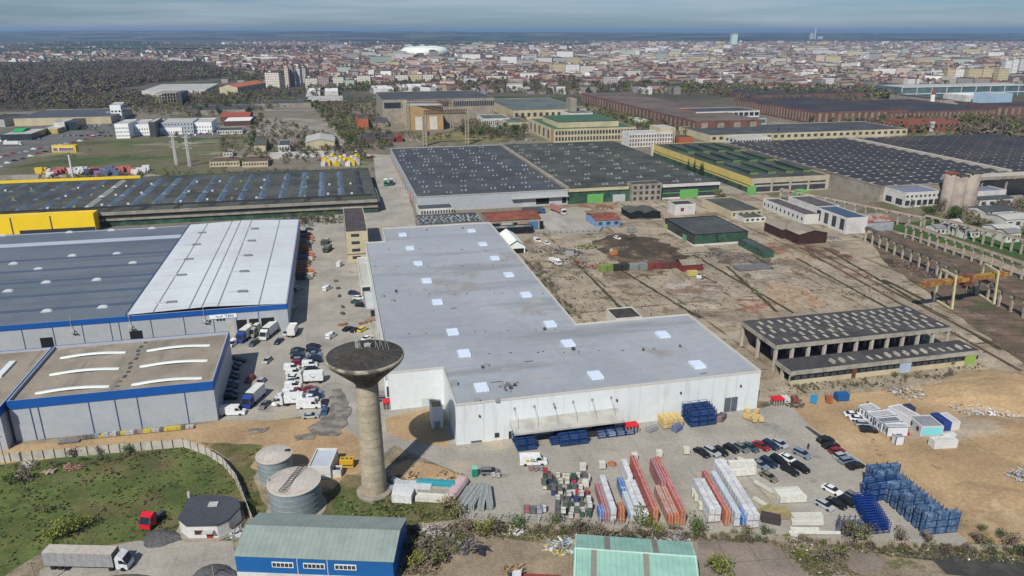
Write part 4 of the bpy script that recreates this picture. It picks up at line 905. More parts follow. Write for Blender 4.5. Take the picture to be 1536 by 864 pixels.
# offices behind the central halls
go = bldg('cream two storey office with green flat roofs and long window bands', 'office', (831,194), (934,184), (783,178), 12.5, m_cream, m_greenroof, name='green_roof_office')
wins(go, 'F', 26, 7.2, 10.6, m_pane, frac=.66, x0=1); wins(go, 'F', 26, 1.8, 5.2, m_pane, frac=.6, x0=1)
panel(go, 'L', 0.3, 9, .1, 12.4, MATS['orange_render'], 'stair_panel', .3); wins(go, 'L', 5, 2, 10, m_pane, frac=.3, x0=10)
g3 = Fr(go.P(8, 12), None, None, 17.5, L=go.L * .74, D=go.D * .62); g3.root = go.root
b = MB(); b.prism(g3.poly(), 12, 17.5, False); b.build('upper_storey', m_cream, go.root); b = MB(); b.face(*[(*p, 17.6) for p in g3.poly(-.4, g3.L + .4, -.4, g3.D + .4)]); b.face(*[(*p, 17.5) for p in g3.poly(-.4, g3.L + .4, -.4, g3.D + .4)][::-1]); b.build('upper_roof', m_greenroof, go.root)
for u in (803,): hut('grey concrete water head tower behind the cream office', (856,148), (866,148), (856,146), 24, m_conc, m_conc, 'tower', 'tower')
so_ = bldg('long pale striped office slab four storeys high left of the yellow hall', 'office', (944,200), (1000,195), (938,196), 12.5, m_wplaster, m_paleroof, name='office_slab')
for z_ in (1.4, 5., 8.6): wins(so_, 'F', 16, z_, z_ + 2.2, plain('rusty_glass', (.16, .10, .09), .6, .3), frac=.55)
hut('cream stair tower at the end of the pale striped office slab', (990,192), (1009,190), (990,187), 15.5, m_cream, m_paleroof, 'tower', 'stair_tower', nw=3)
hut('small orange brick hut right of the cream stair tower', (1019,206), (1039,205), (1019,202), 7, MATS['brick_orange'], m_bitumen2, nw=0)
f = hut('low white office with grey roof behind the monitor roofed hall', (1106,208), (1152,205), (1077,196), 6, m_wplaster, m_paleroof, 'office', 'office'); wins(f, 'F', 12, 2, 4.4, m_pane, frac=.6); wins(f, 'L', 8, 2, 4.4, m_pane, frac=.5)
f = hut('long low beige hall with dark grey roof behind the white office', (1066,203), (1332,188), (1018,190), 6.5, m_cream, m_bitumen2, 'hall', 'low_hall', nw=30)
f = hut('white framed office with orange end wall in front of the brick halls', (1044,168), (1115,161), (1034,162), 14, m_wplaster, m_bitumen2, 'office', 'office'); wins(f, 'F', 12, 8.5, 12.3, m_glass, frac=.75); panel(f, 'L', 0, f.D, .1, 14, MATS['brick_orange'], 'end_wall', .3)
f = hut('lower glazed wing in front of the white framed office', (1056,180), (1128,173), (1045,174), 7, m_wplaster, m_bitumen2, 'office', 'office_wing'); wins(f, 'F', 10, 1.8, 6, plain('teal_glass', (.05, .14, .17), .3), frac=.8)
def brick(label, fl, fr, bl, h, nf=0, nl=0, roof=None, **kw):
    f = bldg(label, 'brick hall', fl, fr, bl, h, m_brick, roof or m_tar2, name='brick_hall', **kw)
    if nf: wins(f, 'F', nf, 2, h - 2, plain('dusty_glass', (.27, .23, .18), .5, .3, .4), frac=.4)
    if nl: wins(f, 'L', nl, 2, h - 2, MATS['dusty_glass'], frac=.4)
    return f
brick('long red brick hall with brown patched roof, leftmost of the brick halls', (1045,182), (1078,166), (906,139), 13, 4, 34, mat('brown_roof', (.15, .12, .10), c2=(.10, .085, .075), scale=.03, var=.2, grain=.4, rib=(TH, 8, .7, .3)))
brick('long red brick hall with tall narrow windows and black roof, second of the brick halls', (1226,168), (1330,160), (1082,148), 14, 14, 30)
brick('red brick hall with a saw tooth edged black roof to the right of the second', (1335,168), (1490,163), (1300,150), 12, 24)
brick('red brick front with six dark windows at the right edge of the works', (1496,160), (1580,156), (1490,154), 12, 10)
f = hut('small red brick office with white stair bay among the bare trees', (1362,184), (1430,180), (1358,178), 10, plain('brick_salmon', (.25, .09, .065), .8, .15), m_rust, 'office', 'brick_office', nw=10); panel(f, 'F', 26, 32, .5, 10.3, m_wplaster, 'stair_bay', .6)
hut('black roofed low halls behind the brick halls, left of the white ribbon roof', (1410,150), (1500,157), (1450,139), 8, m_conc, m_tar2, 'hall', 'low_hall')
hut('white ribbon of roof over the black hall at the right edge', (1450,143), (1600,152), (1440,139), 9, m_wplaster, plain('bright_white', (.7, .7, .7)), 'hall', 'low_hall')
hut('low dark warehouse roof far behind the brick halls', (1130,143), (1400,150), (1090,134), 7, m_brick, m_tar2, 'hall', 'low_hall')
f = bldg('long curved glass fronted mall building on the right', 'mall', (1353,131), (1560,128), (1353,126.5), 16, plain('mall_glass', (.10, .16, .17), .3, .3, .1), m_paleroof, name='mall'); 
for z_ in (5, 15.2): panel(f, 'F', 0, f.L, z_, z_ + 1.4, m_wplaster, 'floor_band', .8)
for k in range(9): panel(f, 'F', f.L * k / 9, f.L * k / 9 + 1.2, .1, 15, m_wplaster, 'mullion', .6)
hut('white box with pale blue sign in front of the glass mall', (1495,141), (1520,140), (1494,137), 14, plain('pale_blue_panel', (.34, .48, .60)), m_paleroof, 'shop', 'shop', snap=False)
p = G(1396, 165); e = empty('chimney_stack', (p.x, p.y, 0), 'slim white masonry chimney with rusty top before the glass mall', 'chimney')
b = MB(); b.cyl(p, 3.2, 2.2, 0, 20, 16); b.build('shaft', m_wplaster, e, True); b = MB(); b.cyl(p, 2.5, 2.3, 20, 26, 16); b.build('cap', m_rust, e, True)
for a_ in [((855,170),(886,168),(853,163),10,'grey works with white windows behind the cream office'), ((770,166),(868,160),(745,148),11,'sawtooth works with greenish roof behind the power hall'), ((726,178),(762,176),(724,172),9,'white low works office right of the power hall'),((764,184),(790,182),(763,176),8,'grey glazed office left of the cream office')]:
    f = hut(a_[4], *a_[:4], m_wplaster if 'white' in a_[4] else m_cream, mat('green_grey_roof', (.13, .16, .15), c2=(.09, .11, .11), scale=.03, var=.2, rib=(TH, 7, .6, .4)), 'works', 'works', nw=12)
hut('white flat workshop with long pale wall in the grass right of the cream office', (957,181), (976,181), (956,176), 5, plain('chalk', (.6, .6, .58)), m_paleroof, 'workshop', 'workshop')
# left side: offices, shops and the white tower
m_owhite = plain('office_white', (.80, .82, .82), .6, .05)
f = bldg('white seven storey tower block with grey glass flank, far left', 'office tower', (164,158), (181,157), None, 17, m_owhite, m_paleroof, name='office_tower', ang=R(20), D=38)
wins(f, 'F', 3, 3, 5, m_pane); wins(f, 'F', 3, 9, 11, m_pane)
for z_ in (3, 7.5, 12): panel(f, 'R', 1, 37, z_, z_ + 2.4, plain('blue_glass', (.10, .15, .22), .3), 'window_band', .2)
hut('white entrance block at the foot of the white tower block', (159,168), (181,167), (158,165), 8, m_owhite, m_paleroof, 'office', 'entrance_block')
for k, (a_, b_, c_, h_, m_, lb) in enumerate([((171,186),(195,184),(172,180),14,m_owhite,'white office with stepped end, leftmost of the white office row'), ((195,187),(235,185),(196,180),11,m_owhite,'white office with grey glass front, second of the white office row'), ((222,183),(233,182),(220,177),15,m_dmetal,'dark grey stair tower amid the white office row'), ((236,192),(274,190),(236,184),7,m_owhite,'low white canopy building with red emblem in the white office row'), ((240,184),(290,182),(240,178),12,m_greyclad,'grey upper block behind the low white canopy building'), ((277,184),(318,182),(276,178),11,m_owhite,'white office with rows of small windows, rightmost of the white office row')]):
    f = hut(lb, a_, b_, c_, h_, m_, m_paleroof, 'office', 'office')
    for z_ in np.arange(2, h_ - 2.5, 3.6): wins(f, 'F', 10, float(z_), float(z_) + 1.4, m_pane, frac=.36)
hut('white shop with brown flank right of the white office row', (335,182), (376,180), (333,176), 5, plain('brown_flank', (.10, .05, .045)), plain('bright_white', (.7, .7, .7)), 'shop', 'shop')
hut('pale garage row with many doors right of the white office row', (325,196), (364,194), (324,191), 4, m_wplaster, m_bitumen, 'garages', 'garage_row', nw=10)
hut('red roofed house behind the brown flanked white shop', (330,176), (375,174), (333,170), 5, m_brick, plain('red_tile', (.30, .07, .045)), 'house', 'house', gable=3)
hut('dark roofed long hall with rows of pale rooflights, far left behind the shops', (20,178), (185,167), (0,166), 8, m_cream, plain('slate_dark', (.07, .08, .10), .7, .15, .2), 'hall', 'shop_hall'); 
hut('pale roofed shop with green awning, far left', (0,202), (60,196), (-5,194), 6, m_glass, m_paleroof, 'shop', 'shop')
f = hut('small bright green inflatable-like canopy tent before the far left shop', (18,198), (38,196), (18,194), 6, plain('vivid_green', (.03, .28, .10)), plain('vivid_green2', (.02, .33, .10)), 'tent', 'tent', gable=2)
hut('white shop with dark glass cube beside the lane, far left', (80,184), (95,184), (80,180), 9, m_wplaster, m_paleroof, 'shop', 'shop'); hut('dark glass cube shop beside the white one, far left', (96,183), (118,181), (96,178), 9, plain('black_glass', (.03, .05, .05), .2), m_bitumen2, 'shop', 'shop')
hut('low shop with yellow fascia, far left', (60,194), (95,190), (60,187), 5, plain('ochre', (.45, .35, .12)), m_paleroof, 'shop', 'shop')
hut('black roofed shop cut by the left edge of the photo', (-30,180), (10,178), (-30,171), 8, m_paleroof, m_tar2, 'shop', 'shop')
f = hut('long white warehouse with pale roof behind the concrete skeleton', (212,136), (318,130), (216,127), 10, m_wplaster, m_paleroof, 'warehouse', 'far_warehouse')
sf = Fr((233,140), (264,139), (233,136), 17); e = empty('building_skeleton', (sf.a.x, sf.a.y, 0), 'unfinished concrete building skeleton with open floors', 'building shell')
for k in range(5): b = MB(); b.prism(sf.poly(), k * 4 + .6, k * 4 + 1., True, True); b.build('floor_slab', m_conc, e)
for i in range(8):
    for y in (.5, sf.D - .5): b = MB(); b.box(sf.P(sf.L * i / 7, y), .9, .9, 0, 17, TH); b.build('column', m_conc, e)
b = MB(); b.prism([sf.P(sf.L + 1, 0), sf.P(sf.L * 1.3, 0), sf.P(sf.L * 1.3, sf.D), sf.P(sf.L + 1, sf.D)], 0, 17); b.build('core', m_dmetal, e)
f = bldg('long five storey block with steep orange tiled roof, left of the town', 'apartment block', (356,131), (398,124), (353,127), 15, m_cream, plain('orange_tile', (.40, .13, .06)), name='orange_roof_block', gable=4, snap=False)
wins(f, 'F', 12, 2, 13, m_pane, frac=.25)
for u, v, w_ in [(458,137,22), (487,137,20), (560,133,30), (600,131,50)]:
    hut('white curved roofed warehouse in the railway yard, near photo column %d' % u if 0 else ['first', 'second', 'third', 'fourth'][[458, 487, 560, 600].index(u)] + ' from the left of the white roofed railway warehouses', (u, v), (u + w_, v - 1), (u + 12, v - 5), 8, m_wplaster, plain('bright_white', (.7, .7, .7)), 'warehouse', 'far_warehouse')
hut('long grey hall with red gable in the railway yard', (460,152), (515,148), (460,144), 6, m_brick, m_paleroof, 'hall', 'rail_hall')
for k, (a_, b_, c_) in enumerate([((280,166), (372,160), (290,158)), ((378,156), (466,156), (380,151))]):
    hut(['grey roofed railway shed left of the pale track bands', 'grey roofed railway shed between the pale track bands'][k], a_, b_, c_, 6, m_conc, m_bitumen2, 'hall', 'rail_hall')
for k, (v, u0, u1) in enumerate([(154,340,520), (160,375,500), (168,385,480), (147,560,700)]):
    zone('railway_track', [(u0, v), (u1, v - 2), (u1, v - 3.2), (u0, v - 1.2)], .4 + .01 * k, plain('track_pale', (.26, .25, .23), .9, .2))
# far landmarks
p = G(633, 85); e = empty('stadium', (p.x, p.y, 0), 'white domed stadium with a dark glass notch, standing out in the far town', 'stadium')
b = MB(); N = 40; prof = [(1.0, 2), (1.03, 12), (1.0, 24), (.86, 33), (.62, 37), (.58, 34)]
vv = [(p.x + 96 * r_ * math.cos(2*math.pi*i/N), p.y + 110 + 110 * r_ * math.sin(2*math.pi*i/N), z_) for r_, z_ in prof for i in range(N)]
b.add(vv, [(k*N+i, k*N+(i+1) % N, (k+1)*N+(i+1) % N, (k+1)*N+i) for k in range(len(prof)-1) for i in range(N)]); b.build('shell', plain('stadium_white', (.68, .74, .66), .5, .04), e, True)
b = MB(); b.box((p.x + 42, p.y - 4), 20, 26, 3, 26, R(18)); b.build('glass_notch', plain('notch_glass', (.03, .07, .14), .3), e)
p = G(1222, 59); e = empty('power_station', (p.x, p.y, 0), 'distant power station with one tall white chimney on the horizon', 'power station')
b = MB(); b.cyl(p, 9, 6, 0, 128, 12); b.build('chimney', m_wplaster, e); b = MB(); b.box((p.x - 45, p.y), 40, 40, 0, 70, 0); b.box((p.x + 60, p.y), 60, 40, 0, 35, 0); b.build('boiler_house', m_greyclad, e)
p = G(1100, 68); e = empty('office_tower', (p.x, p.y, 0), 'pale mint tower rising alone from the far skyline', 'office tower'); b = MB(); b.box(p, 40, 30, 0, 75, .2); b.build('shaft', plain('mint', (.5, .68, .6)), e)
b = MB(); b.box(p, 44, 34, 75, 79, .2); b.build('crown_ledge', m_wplaster, e)
# billboard and radio masts
p = G(110, 268); e = empty('billboard', (p.x, p.y, 0), 'yellow roadside billboard on a tall leaning-looking white pole', 'billboard')
b = MB(); b.cyl(p, .8, .6, 0, 19, 10); b.build('pole', m_wplaster, e); m_by = plain('board_yellow', (.62, .47, .03), .5, .05)
b = MB(); b.box((p.x - 1.5, p.y), 16, 4.2, 18.5, 23.4, R(4)); b.build('board', m_by, e)
bf_ = Fr(Vector((p.x - 1.5 - 7.3 * math.cos(R(4)), p.y - 7.3 * math.sin(R(4)) - 2.12)), None, None, 20, ang=R(4), L=14.6, D=1); bf_.root = e
pn = panel(bf_, 'F', 0, 14.2, 19.3, 22.3, plain('board_cream', (.62, .55, .48)), 'sign_panel', .3)
b = MB(); r_ = random.Random(2); x_ = .7
while x_ < 13.2:
    w_ = r_.uniform(.5, .95); q_ = bf_.P(x_, -.34); q2 = bf_.P(x_ + w_, -.34)
    b.face((*q_, 19.8), (*q2, 19.8), (*q2, 21.8), (*q_, 21.8)); x_ += w_ + (.9 if 2.5 < x_ < 3.3 else .22)
b.build('lettering', plain('board_ink', (.13, .03, .05)), pn)
for k, (u, v, t_) in enumerate([(265,248,197), (285,250,200)]):
    p = G(u, v); e = empty('lattice_mast', (p.x, p.y, 0), ['left one of two thin white lattice masts on the vacant field', 'right one of two thin white lattice masts on the vacant field'][k], 'mast', 'lattice masts')
    lattice((*p, 0), (*p, 24), 1.5, m_wplaster, e, 'tower', 10); b = MB()
    for z_ in (14, 18, 22): b.tube((p.x - 3.4, p.y, z_), (p.x + 3.4, p.y, z_), .22)
    b.build('cross_arm', m_wplaster, e) if 0 else [MB().tube((p.x - 3.4, p.y, z_), (p.x + 3.4, p.y, z_), .22).build('cross_arm', m_wplaster, e) for z_ in (14, 18, 22)]
# ---------------------------------------------------------------- vehicles
def paint(name, rough=.25):
    if name in MATS: return MATS[name]
    m, n, l, bs = _tree(name); oi = n.new('ShaderNodeObjectInfo'); P = n.new('ShaderNodeTexCoord').outputs['Object']
    nz2 = _noise(n, l, P, 1.4, 3); v = _ramp(n, l, nz2.outputs[0], .3, .7, .82, 1.05); cb = n.new('ShaderNodeCombineXYZ')
    for i in range(3): l.new(v, cb.inputs[i])
    l.new(_mix(n, l, 1., oi.outputs['Color'], cb.outputs[0], 'MULTIPLY'), bs.inputs['Base Color'])
    bs.inputs['Roughness'].default_value = rough; bs.inputs['Specular IOR Level'].default_value = .5
    MATS[name] = m; return m
m_car = paint('car_paint'); m_tyre = plain('tyre', (.015, .015, .016), .9, .1); m_cglass = plain('car_glass', (.012, .016, .02), .12, .1, spec=.7)
m_cover = paint('painted_surface', .75)
def wheel(root, x, y, r=.33, w=.22):
    b = MB(); b.tube((x, y - w/2, r), (x, y + w/2, r), r, 10); return b.build('wheel', m_tyre, root)
def carproto(kind):
    root = empty('parked_' + {'sedan': 'car', 'hatch': 'car', 'van': 'van', 'mini': 'van', 'suv': 'car'}[kind], (0, 0, 0), 'car', 'car')
    L, W, prof, cab = {
        'sedan': (4.5, 1.76, [(-2.25, .3), (-2.25, .78), (-2.15, .92), (-1.4, .98), (.95, .96), (1.9, .82), (2.22, .62), (2.25, .3)], [(-1.75, .96, -1.05, 1.42), (1.15, .95, .3, 1.42)]),
        'hatch': (4.1, 1.74, [(-2.05, .3), (-2.08, .75), (-1.98, .98), (.95, .98), (1.75, .84), (2.03, .62), (2.05, .3)], [(-2.0, .96, -1.55, 1.48), (1.2, .95, .35, 1.48)]),
        'mini': (4.7, 1.85, [(-2.35, .3), (-2.38, .9), (-2.3, 1.1), (1.25, 1.12), (2.1, .95), (2.33, .62), (2.35, .3)], [(-2.33, 1.08, -2.2, 1.95), (1.5, 1.08, .75, 1.92)]),
        'suv': (4.45, 1.82, [(-2.2, .35), (-2.22, .85), (-2.15, 1.05), (1.0, 1.05), (1.9, .92), (2.2, .68), (2.22, .35)], [(-2.12, 1.03, -1.85, 1.62), (1.25, 1.02, .4, 1.62)]),
        'van': (6.6, 2.05, [(-3.3, .35), (-3.3, 2.6), (1.45, 2.65), (1.7, 2.5), (2.35, 1.35), (3.2, 1.08), (3.3, .6), (3.3, .35)], None)}[kind]
    b = MB(); k = len(prof); tap = .06
    vv = [(x, s * (W/2 - (tap if z > .8 else 0)), z) for s in (-1, 1) for x, z in prof]
    b.add(vv, [(i, k+i, k+i+1, i+1) for i in range(k-1)] + [tuple(range(k)), tuple(range(2*k-1, k-1, -1))]); b.build('body', m_car, root)
    if cab:
        (xr, zr, xrt, zt), (xf, zf, xft, zt2) = cab; w0, w1 = W/2 - .07, W/2 - .24
        g = MB(); lo = [(xr, -w0, zr), (xf, -w0, zf), (xf, w0, zf), (xr, w0, zr)]; hi = [(xrt, -w1, zt - .06), (xft, -w1, zt2 - .06), (xft, w1, zt2 - .06), (xrt, w1, zt - .06)]
        g.add(lo + hi, [(0, 1, 5, 4), (1, 2, 6, 5), (2, 3, 7, 6), (3, 0, 4, 7)]); g.build('windows', m_cglass, root)
        t = MB(); t.add([(x, y * 1.02, z) for x, y, z in hi] + [((xrt + .12), -w1 * .9, zt), ((xft - .1), -w1 * .9, zt2), ((xft - .1), w1 * .9, zt2), ((xrt + .12), w1 * .9, zt)], [(0, 1, 5, 4), (1, 2, 6, 5), (2, 3, 7, 6), (3, 0, 4, 7), (4, 5, 6, 7)]); t.build('roof', m_car, root)
        if kind == 'mini':
            p = MB(); p.box((-1.25, 0), 2.1, W - .1, 1.1, 1.9, 0); p.build('load_body', m_car, root)
    else:
        g = MB(); w0 = W/2 - .08; g.face((1.72, -w0, 2.46), (2.36, -w0, 1.4), (2.36, w0, 1.4), (1.72, w0, 2.46)); g.v = [(x + .03, y, z + .02) for x, y, z in g.v]
        for s in (-1, 1): g.face((.75, s * (W/2 - .04), 2.3), (1.62, s * (W/2 - .04), 2.3), (2.15, s * (W/2 - .04), 1.5), (.75, s * (W/2 - .04), 1.5))
        g.build('windows', m_cglass, root)
    for x in (-.3 * L, .31 * L):
        for y in (-W/2 + .06, W/2 - .06): wheel(root, x, y, .34 if kind != 'van' else .38)
    for s in (-1, 1):
        h = MB(); h.box((L/2 + .0, s * (W/2 - .3)), .06, .3, .62 if kind != 'van' else .8, .76 if kind != 'van' else 1.0); h.build('headlight', MATS['dome_white'], root)
        h = MB(); h.box((-L/2 - .02, s * (W/2 - .22)), .06, .2, .7 if kind != 'van' else .9, .86 if kind != 'van' else 1.3); h.build('tail_light', plain('lamp_red', (.25, .01, .01), .3), root)
    return Proto(root)
CARS = {k: carproto(k) for k in ('sedan', 'hatch', 'mini', 'van', 'suv')}
COL = dict(black=(.012, .012, .014), white=(.68, .70, .70), silver=(.36, .39, .42), grey=(.14, .15, .16), red=(.24, .015, .02), navy=(.015, .03, .075), blue=(.03, .09, .22), teal=(.04, .08, .09), yellow=(.65, .50, .04), olive=(.17, .16, .11), cream=(.55, .55, .42), orange=(.5, .16, .03), green=(.03, .16, .08), bluegrey=(.17, .22, .28))
ORD = ['first', 'second', 'third', 'fourth', 'fifth', 'sixth', 'seventh', 'eighth', 'ninth', 'tenth', 'eleventh', 'twelfth', 'thirteenth', 'fourteenth', 'fifteenth']
KN = dict(sedan='saloon', hatch='hatchback', mini='minivan', van='van', suv='estate')
def cars(lst, ang, group, place, start='from the left'):
    for i, (u, v, c, k) in enumerate(lst):
        if k == 'mini' and c != 'white': k = 'suv'
        p = G(u, v, .5)
        CARS[k].put(p.x, p.y, 0, R(ang + rnd.uniform(-2, 2)), ('%s %s, %s %s, %s' % (c.replace('bluegrey', 'blue-grey'), KN[k], ORD[i], start, place)) if len(lst) > 1 else '%s %s %s' % (c.replace('bluegrey', 'blue-grey'), KN[k], place), group, 'van' if k in ('van', 'mini') else 'car', color=COL[c])
cars([(1053,679,'black','sedan'),(1068,678,'silver','mini'),(1081,677,'black','hatch'),(1097,673,'black','hatch'),(1112,672,'grey','hatch'),(1126,671,'teal','sedan'),(1142,669,'red','sedan'),(1156,668,'navy','mini'),(1170,666,'silver','hatch')], -56, 'cars in the back row of the concrete yard', 'in the back row of the concrete yard')
cars([(1087,697,'white','sedan'),(1114,695,'cream','hatch'),(1140,697,'bluegrey','sedan'),(1153,694,'navy','mini'),(1168,691,'black','mini'),(1182,688,'white','sedan')], -56, 'cars in the middle row of the concrete yard', 'in the middle row of the yard')
cars([(1153,715,'olive','sedan'),(1185,706,'black','sedan'),(1201,702,'black','mini')], -56, 'cars in the front row of the concrete yard', 'in the short front row')
cars([(1203,681,'bluegrey','mini')], -56, None, 'with a person beside it, near the dirt edge')
cars([(1238,660,'black','mini'),(1246,668,'black','sedan'),(1255,676,'red','hatch'),(1262,684,'silver','hatch'),(1271,691,'bluegrey','mini'),(1283,699,'black','mini')], 20, 'cars along the sandy edge of the yard', 'along the sandy edge', 'from the far end')
cars([(1248,735,'white','sedan')], -52, None, 'alone in the open part of the yard')
cars([(1237,758,'silver','hatch'),(1255,755,'black','sedan'),(1271,752,'black','hatch'),(1282,747,'grey','mini')], -56, 'cars beside the blue frames', 'beside the low blue frames')
cars([(1279,622,'white','sedan'),(1287,628,'white','sedan'),(1295,636,'silver','hatch'),(1303,645,'black','mini')], -8, 'cars beside the site cabins', 'beside the site cabins', 'from the far end')
cars([(735,708,'grey','mini')], 2, None, 'beside the green portable toilet')
cars([(466,624,'silver','sedan')], 8, None, 'standing alone south of the crowded car yard')
cars([(486,604,'black','sedan'),(487,616,'blue','hatch')], 95, 'cars by the damp patch', 'beside the damp patch', 'from the far end')
cars([(417,602,'white','mini')], -95, None, 'facing the camera left of the crowded car yard')
cars([(397,607,'grey','sedan'),(391,573,'silver','hatch'),(401,541,'silver','hatch'),(375,569,'red','hatch'),(418,512,'navy','sedan'),(430,500,'silver','hatch'),(349,516,'white','mini'),(381,515,'teal','mini')], -100, 'cars loose in the lane by the two halls', 'loose in the lane by the docks', 'from the front')
# crowded yard
cl = [(447,525,'black','sedan'),(446,530,'teal','mini'),(447,535,'black','sedan'),(449,540,'bluegrey','hatch'),(448,545,'red','mini'),(438,552,'white','mini'),(441,559,'white','mini'),(441,566,'white','sedan'),(442,572,'teal','sedan'),(440,579,'white','mini'),(447,586,'red','sedan'),(437,590,'white','mini')]
crr = [(470,519,'black','sedan'),(470,525,'navy','mini'),(472,531,'bluegrey','sedan'),(472,536,'navy','sedan'),(473,541,'black','mini'),(465,547,'white','mini'),(467,554,'black','hatch'),(471,560,'yellow','hatch'),(465,583,'red','sedan'),(472,588,'bluegrey','sedan'),(473,594,'navy','mini'),(465,599,'white','mini'),(464,609,'white','van')]
cars(cl, 6, 'vehicles in the left column of the crowded yard', 'in the left column of the car yard', 'from the far end')
cars(crr, 6, 'vehicles in the right column of the crowded yard', 'in the right column of the crowded yard', 'from the far end')
cars([(350,538,'black','sedan'),(351,546,'grey','sedan'),(349,553,'black','mini'),(348,560,'grey','sedan'),(348,567,'black','hatch'),(347,574,'bluegrey','sedan'),(346,581,'black','sedan'),(346,588,'grey','mini'),(345,596,'black','mini'),(358,541,'black','sedan')], 8, 'cars in the shade of the blue trimmed hall', 'in the shade of the blue trimmed hall', 'from the far end')
cars([(350,619,'white','van')], 5, None, 'at the front corner of the blue trimmed hall')
cars([(497,504,'white','mini'),(441,431,'silver','mini'),(447,434,'bluegrey','mini'),(438,461,'silver','sedan'),(453,371,'white','hatch'),(491,433,'white','mini')], 70, 'vehicles in the lane behind', 'in the lane right of the half-white hall', 'from the front')
cars([(417,347,'black','hatch'),(429,346,'black','sedan'),(444,345,'black','sedan'),(464,344,'teal','hatch')], 5, 'cars at the far end of the lane', 'at the far end of the lane')
cars([(531,440,'navy','mini'),(538,447,'white','hatch'),(535,453,'teal','sedan'),(541,458,'black','hatch')], -8, 'cars beside the white lean-to', 'beside the white lean-to', 'from the far end')
cars([(522,493,'black','sedan'),(533,495,'black','hatch'),(544,494,'yellow','hatch'),(551,507,'white','sedan')], 60, 'cars behind the water tower head', 'behind the water tower head')
cars([(590,600,'silver','mini'),(578,598,'grey','hatch')], 5, 'cars behind the tower shaft', 'behind the tower shaft', 'from the right')
cars([(806,361,'white','mini'),(820,365,'white','hatch'),(832,393,'white','mini'),(926,357,'white','hatch')], -60, 'vehicles in the derelict yard', 'in the derelict yard right of the marquee')
# van with lettering
p = G(800, 696); v = CARS['van'].put(p.x, p.y, 0, R(3), 'white panel van with yellow and dark lettering on its side, in the concrete yard', None, 'van', color=COL['white'])
def side_text(root, s, x, z, size, m, y=-1.04, ang=None):
    c = bpy.data.curves.new('t', 'FONT'); c.body = s; c.size = size; c.extrude = .01; c.offset = .02 * size
    t = bpy.data.objects.new('t', c); col.objects.link(t); bpy.context.view_layer.update()
    me = bpy.data.meshes.new_from_object(t.evaluated_get(bpy.context.evaluated_depsgraph_get())); bpy.data.objects.remove(t)
    me.materials.clear(); me.materials.append(m); o = bpy.data.objects.new('lettering', me); col.objects.link(o); o.parent = root
    o.location = (x, y, z); o.rotation_euler = (math.pi/2, 0, 0); return o
side_text(v, 'GLS', -.75, 1.25, 1.05, m_ink, -1.06)
b = MB()
for a_ in range(8):
    t = a_ * math.pi / 4; b.add([(-1.35 + math.cos(t) * .75, -1.06, 1.55 + math.sin(t) * .5), (-1.35 + math.cos(t + 1.3) * .25, -1.06, 1.55 + math.sin(t + 1.3) * .2), (-1.35 + math.cos(t - 1.3) * .25, -1.06, 1.55 + math.sin(t - 1.3) * .2)], [(0, 1, 2)])
o = b.build('emblem', plain('logo_yellow', (.75, .5, .03), .5, .02)); o.parent = v

def truck(label, x, y, ang, cabc, boxc, boxlen=7., boxh=3.8, group=None, roofc=None, tail=True):
    root = empty('truck' if boxlen < 10 else 'articulated_truck', (0, 0, 0), label, 'lorry', group); L = boxlen
    prof = [(0, .55), (0, 2.9), (.35, 3.55 if boxh > 3 else 2.5), (1.5, 3.0 if boxh > 3 else 2.3), (2.25, 1.6), (2.3, .55)]; k = len(prof); b = MB()
    b.add([(x_, s * 1.22, z) for s in (-1, 1) for x_, z in prof], [(i, k+i, k+i+1, i+1) for i in range(k-1)] + [tuple(range(k)), tuple(range(2*k-1, k-1, -1))])
    cb_ = b.build('cab', m_car, root); cb_.color = (*cabc, 1)
    g = MB(); g.face((1.53, -1.1, 2.96 if boxh > 3 else 2.2), (2.27, -1.1, 1.68), (2.27, 1.1, 1.68), (1.53, 1.1, 2.96 if boxh > 3 else 2.2)); g.v = [(x_ + .03, y_, z) for x_, y_, z in g.v]
    g.build('windscreen', m_cglass, root)
    for s in (-1, 1):
        g = MB(); g.face((.7, s * 1.235, 2.6 if boxh > 3 else 2.1), (1.45, s * 1.235, 2.6 if boxh > 3 else 2.1), (1.95, s * 1.235, 1.8), (.7, s * 1.235, 1.8)); g.build('side_window', m_cglass, root)
        g = MB(); g.box((2.0, s * 1.42), .15, .2, 1.9, 2.6); g.build('mirror', m_dmetal, root)
    c = MB(); c.box((-L / 2 + .5, 0), L + 2.2, .9, .6, .95); c.build('chassis', m_dmetal, root)
    if boxc:
        b = MB(); b.box((-L / 2 - .35, 0), L, 2.5, 1.0, boxh); o1 = b.build('load_box', m_cover, root); o1.color = (*boxc, 1)
        b = MB(); b.box((-L / 2 - .35, 0), L - .06, 2.46, boxh + .003, boxh + .05); o1 = b.build('box_roof', m_cover, root); o1.color = (*(roofc or boxc), 1)
        b = MB(); b.box((-.34 - .02, 0), .08, 2.5, 1., boxh + .02); b.build('bulkhead', m_dmetal, root)
        if L > 10:
            for s in (-1, 1):
                for i in range(9):
                    b = MB(); b.box((-.9 - L * i / 9.2, s * 1.258), .07, .03, 1.05, boxh - .05); b.build('curtain_post', plain('curtain_grey', (.25, .25, .25)), root)
    xs_ = [1.3, -1.] + ([-L - .35 + d_ for d_ in (1.6, 2.9, 4.2)] if L > 10 else [-L + .6])
    for x_ in xs_:
        for y_ in (-1.08, 1.08): wheel(root, x_, y_, .5, .34)
    root.location = (x, y, 0); root.rotation_euler = (0, 0, ang)
    return root
def tr(label, u, v, ang, cabc, boxc, **k): p = G(u, v); return truck(label, p.x, p.y, R(ang), COL[cabc] if isinstance(cabc, str) else cabc, boxc, **k)
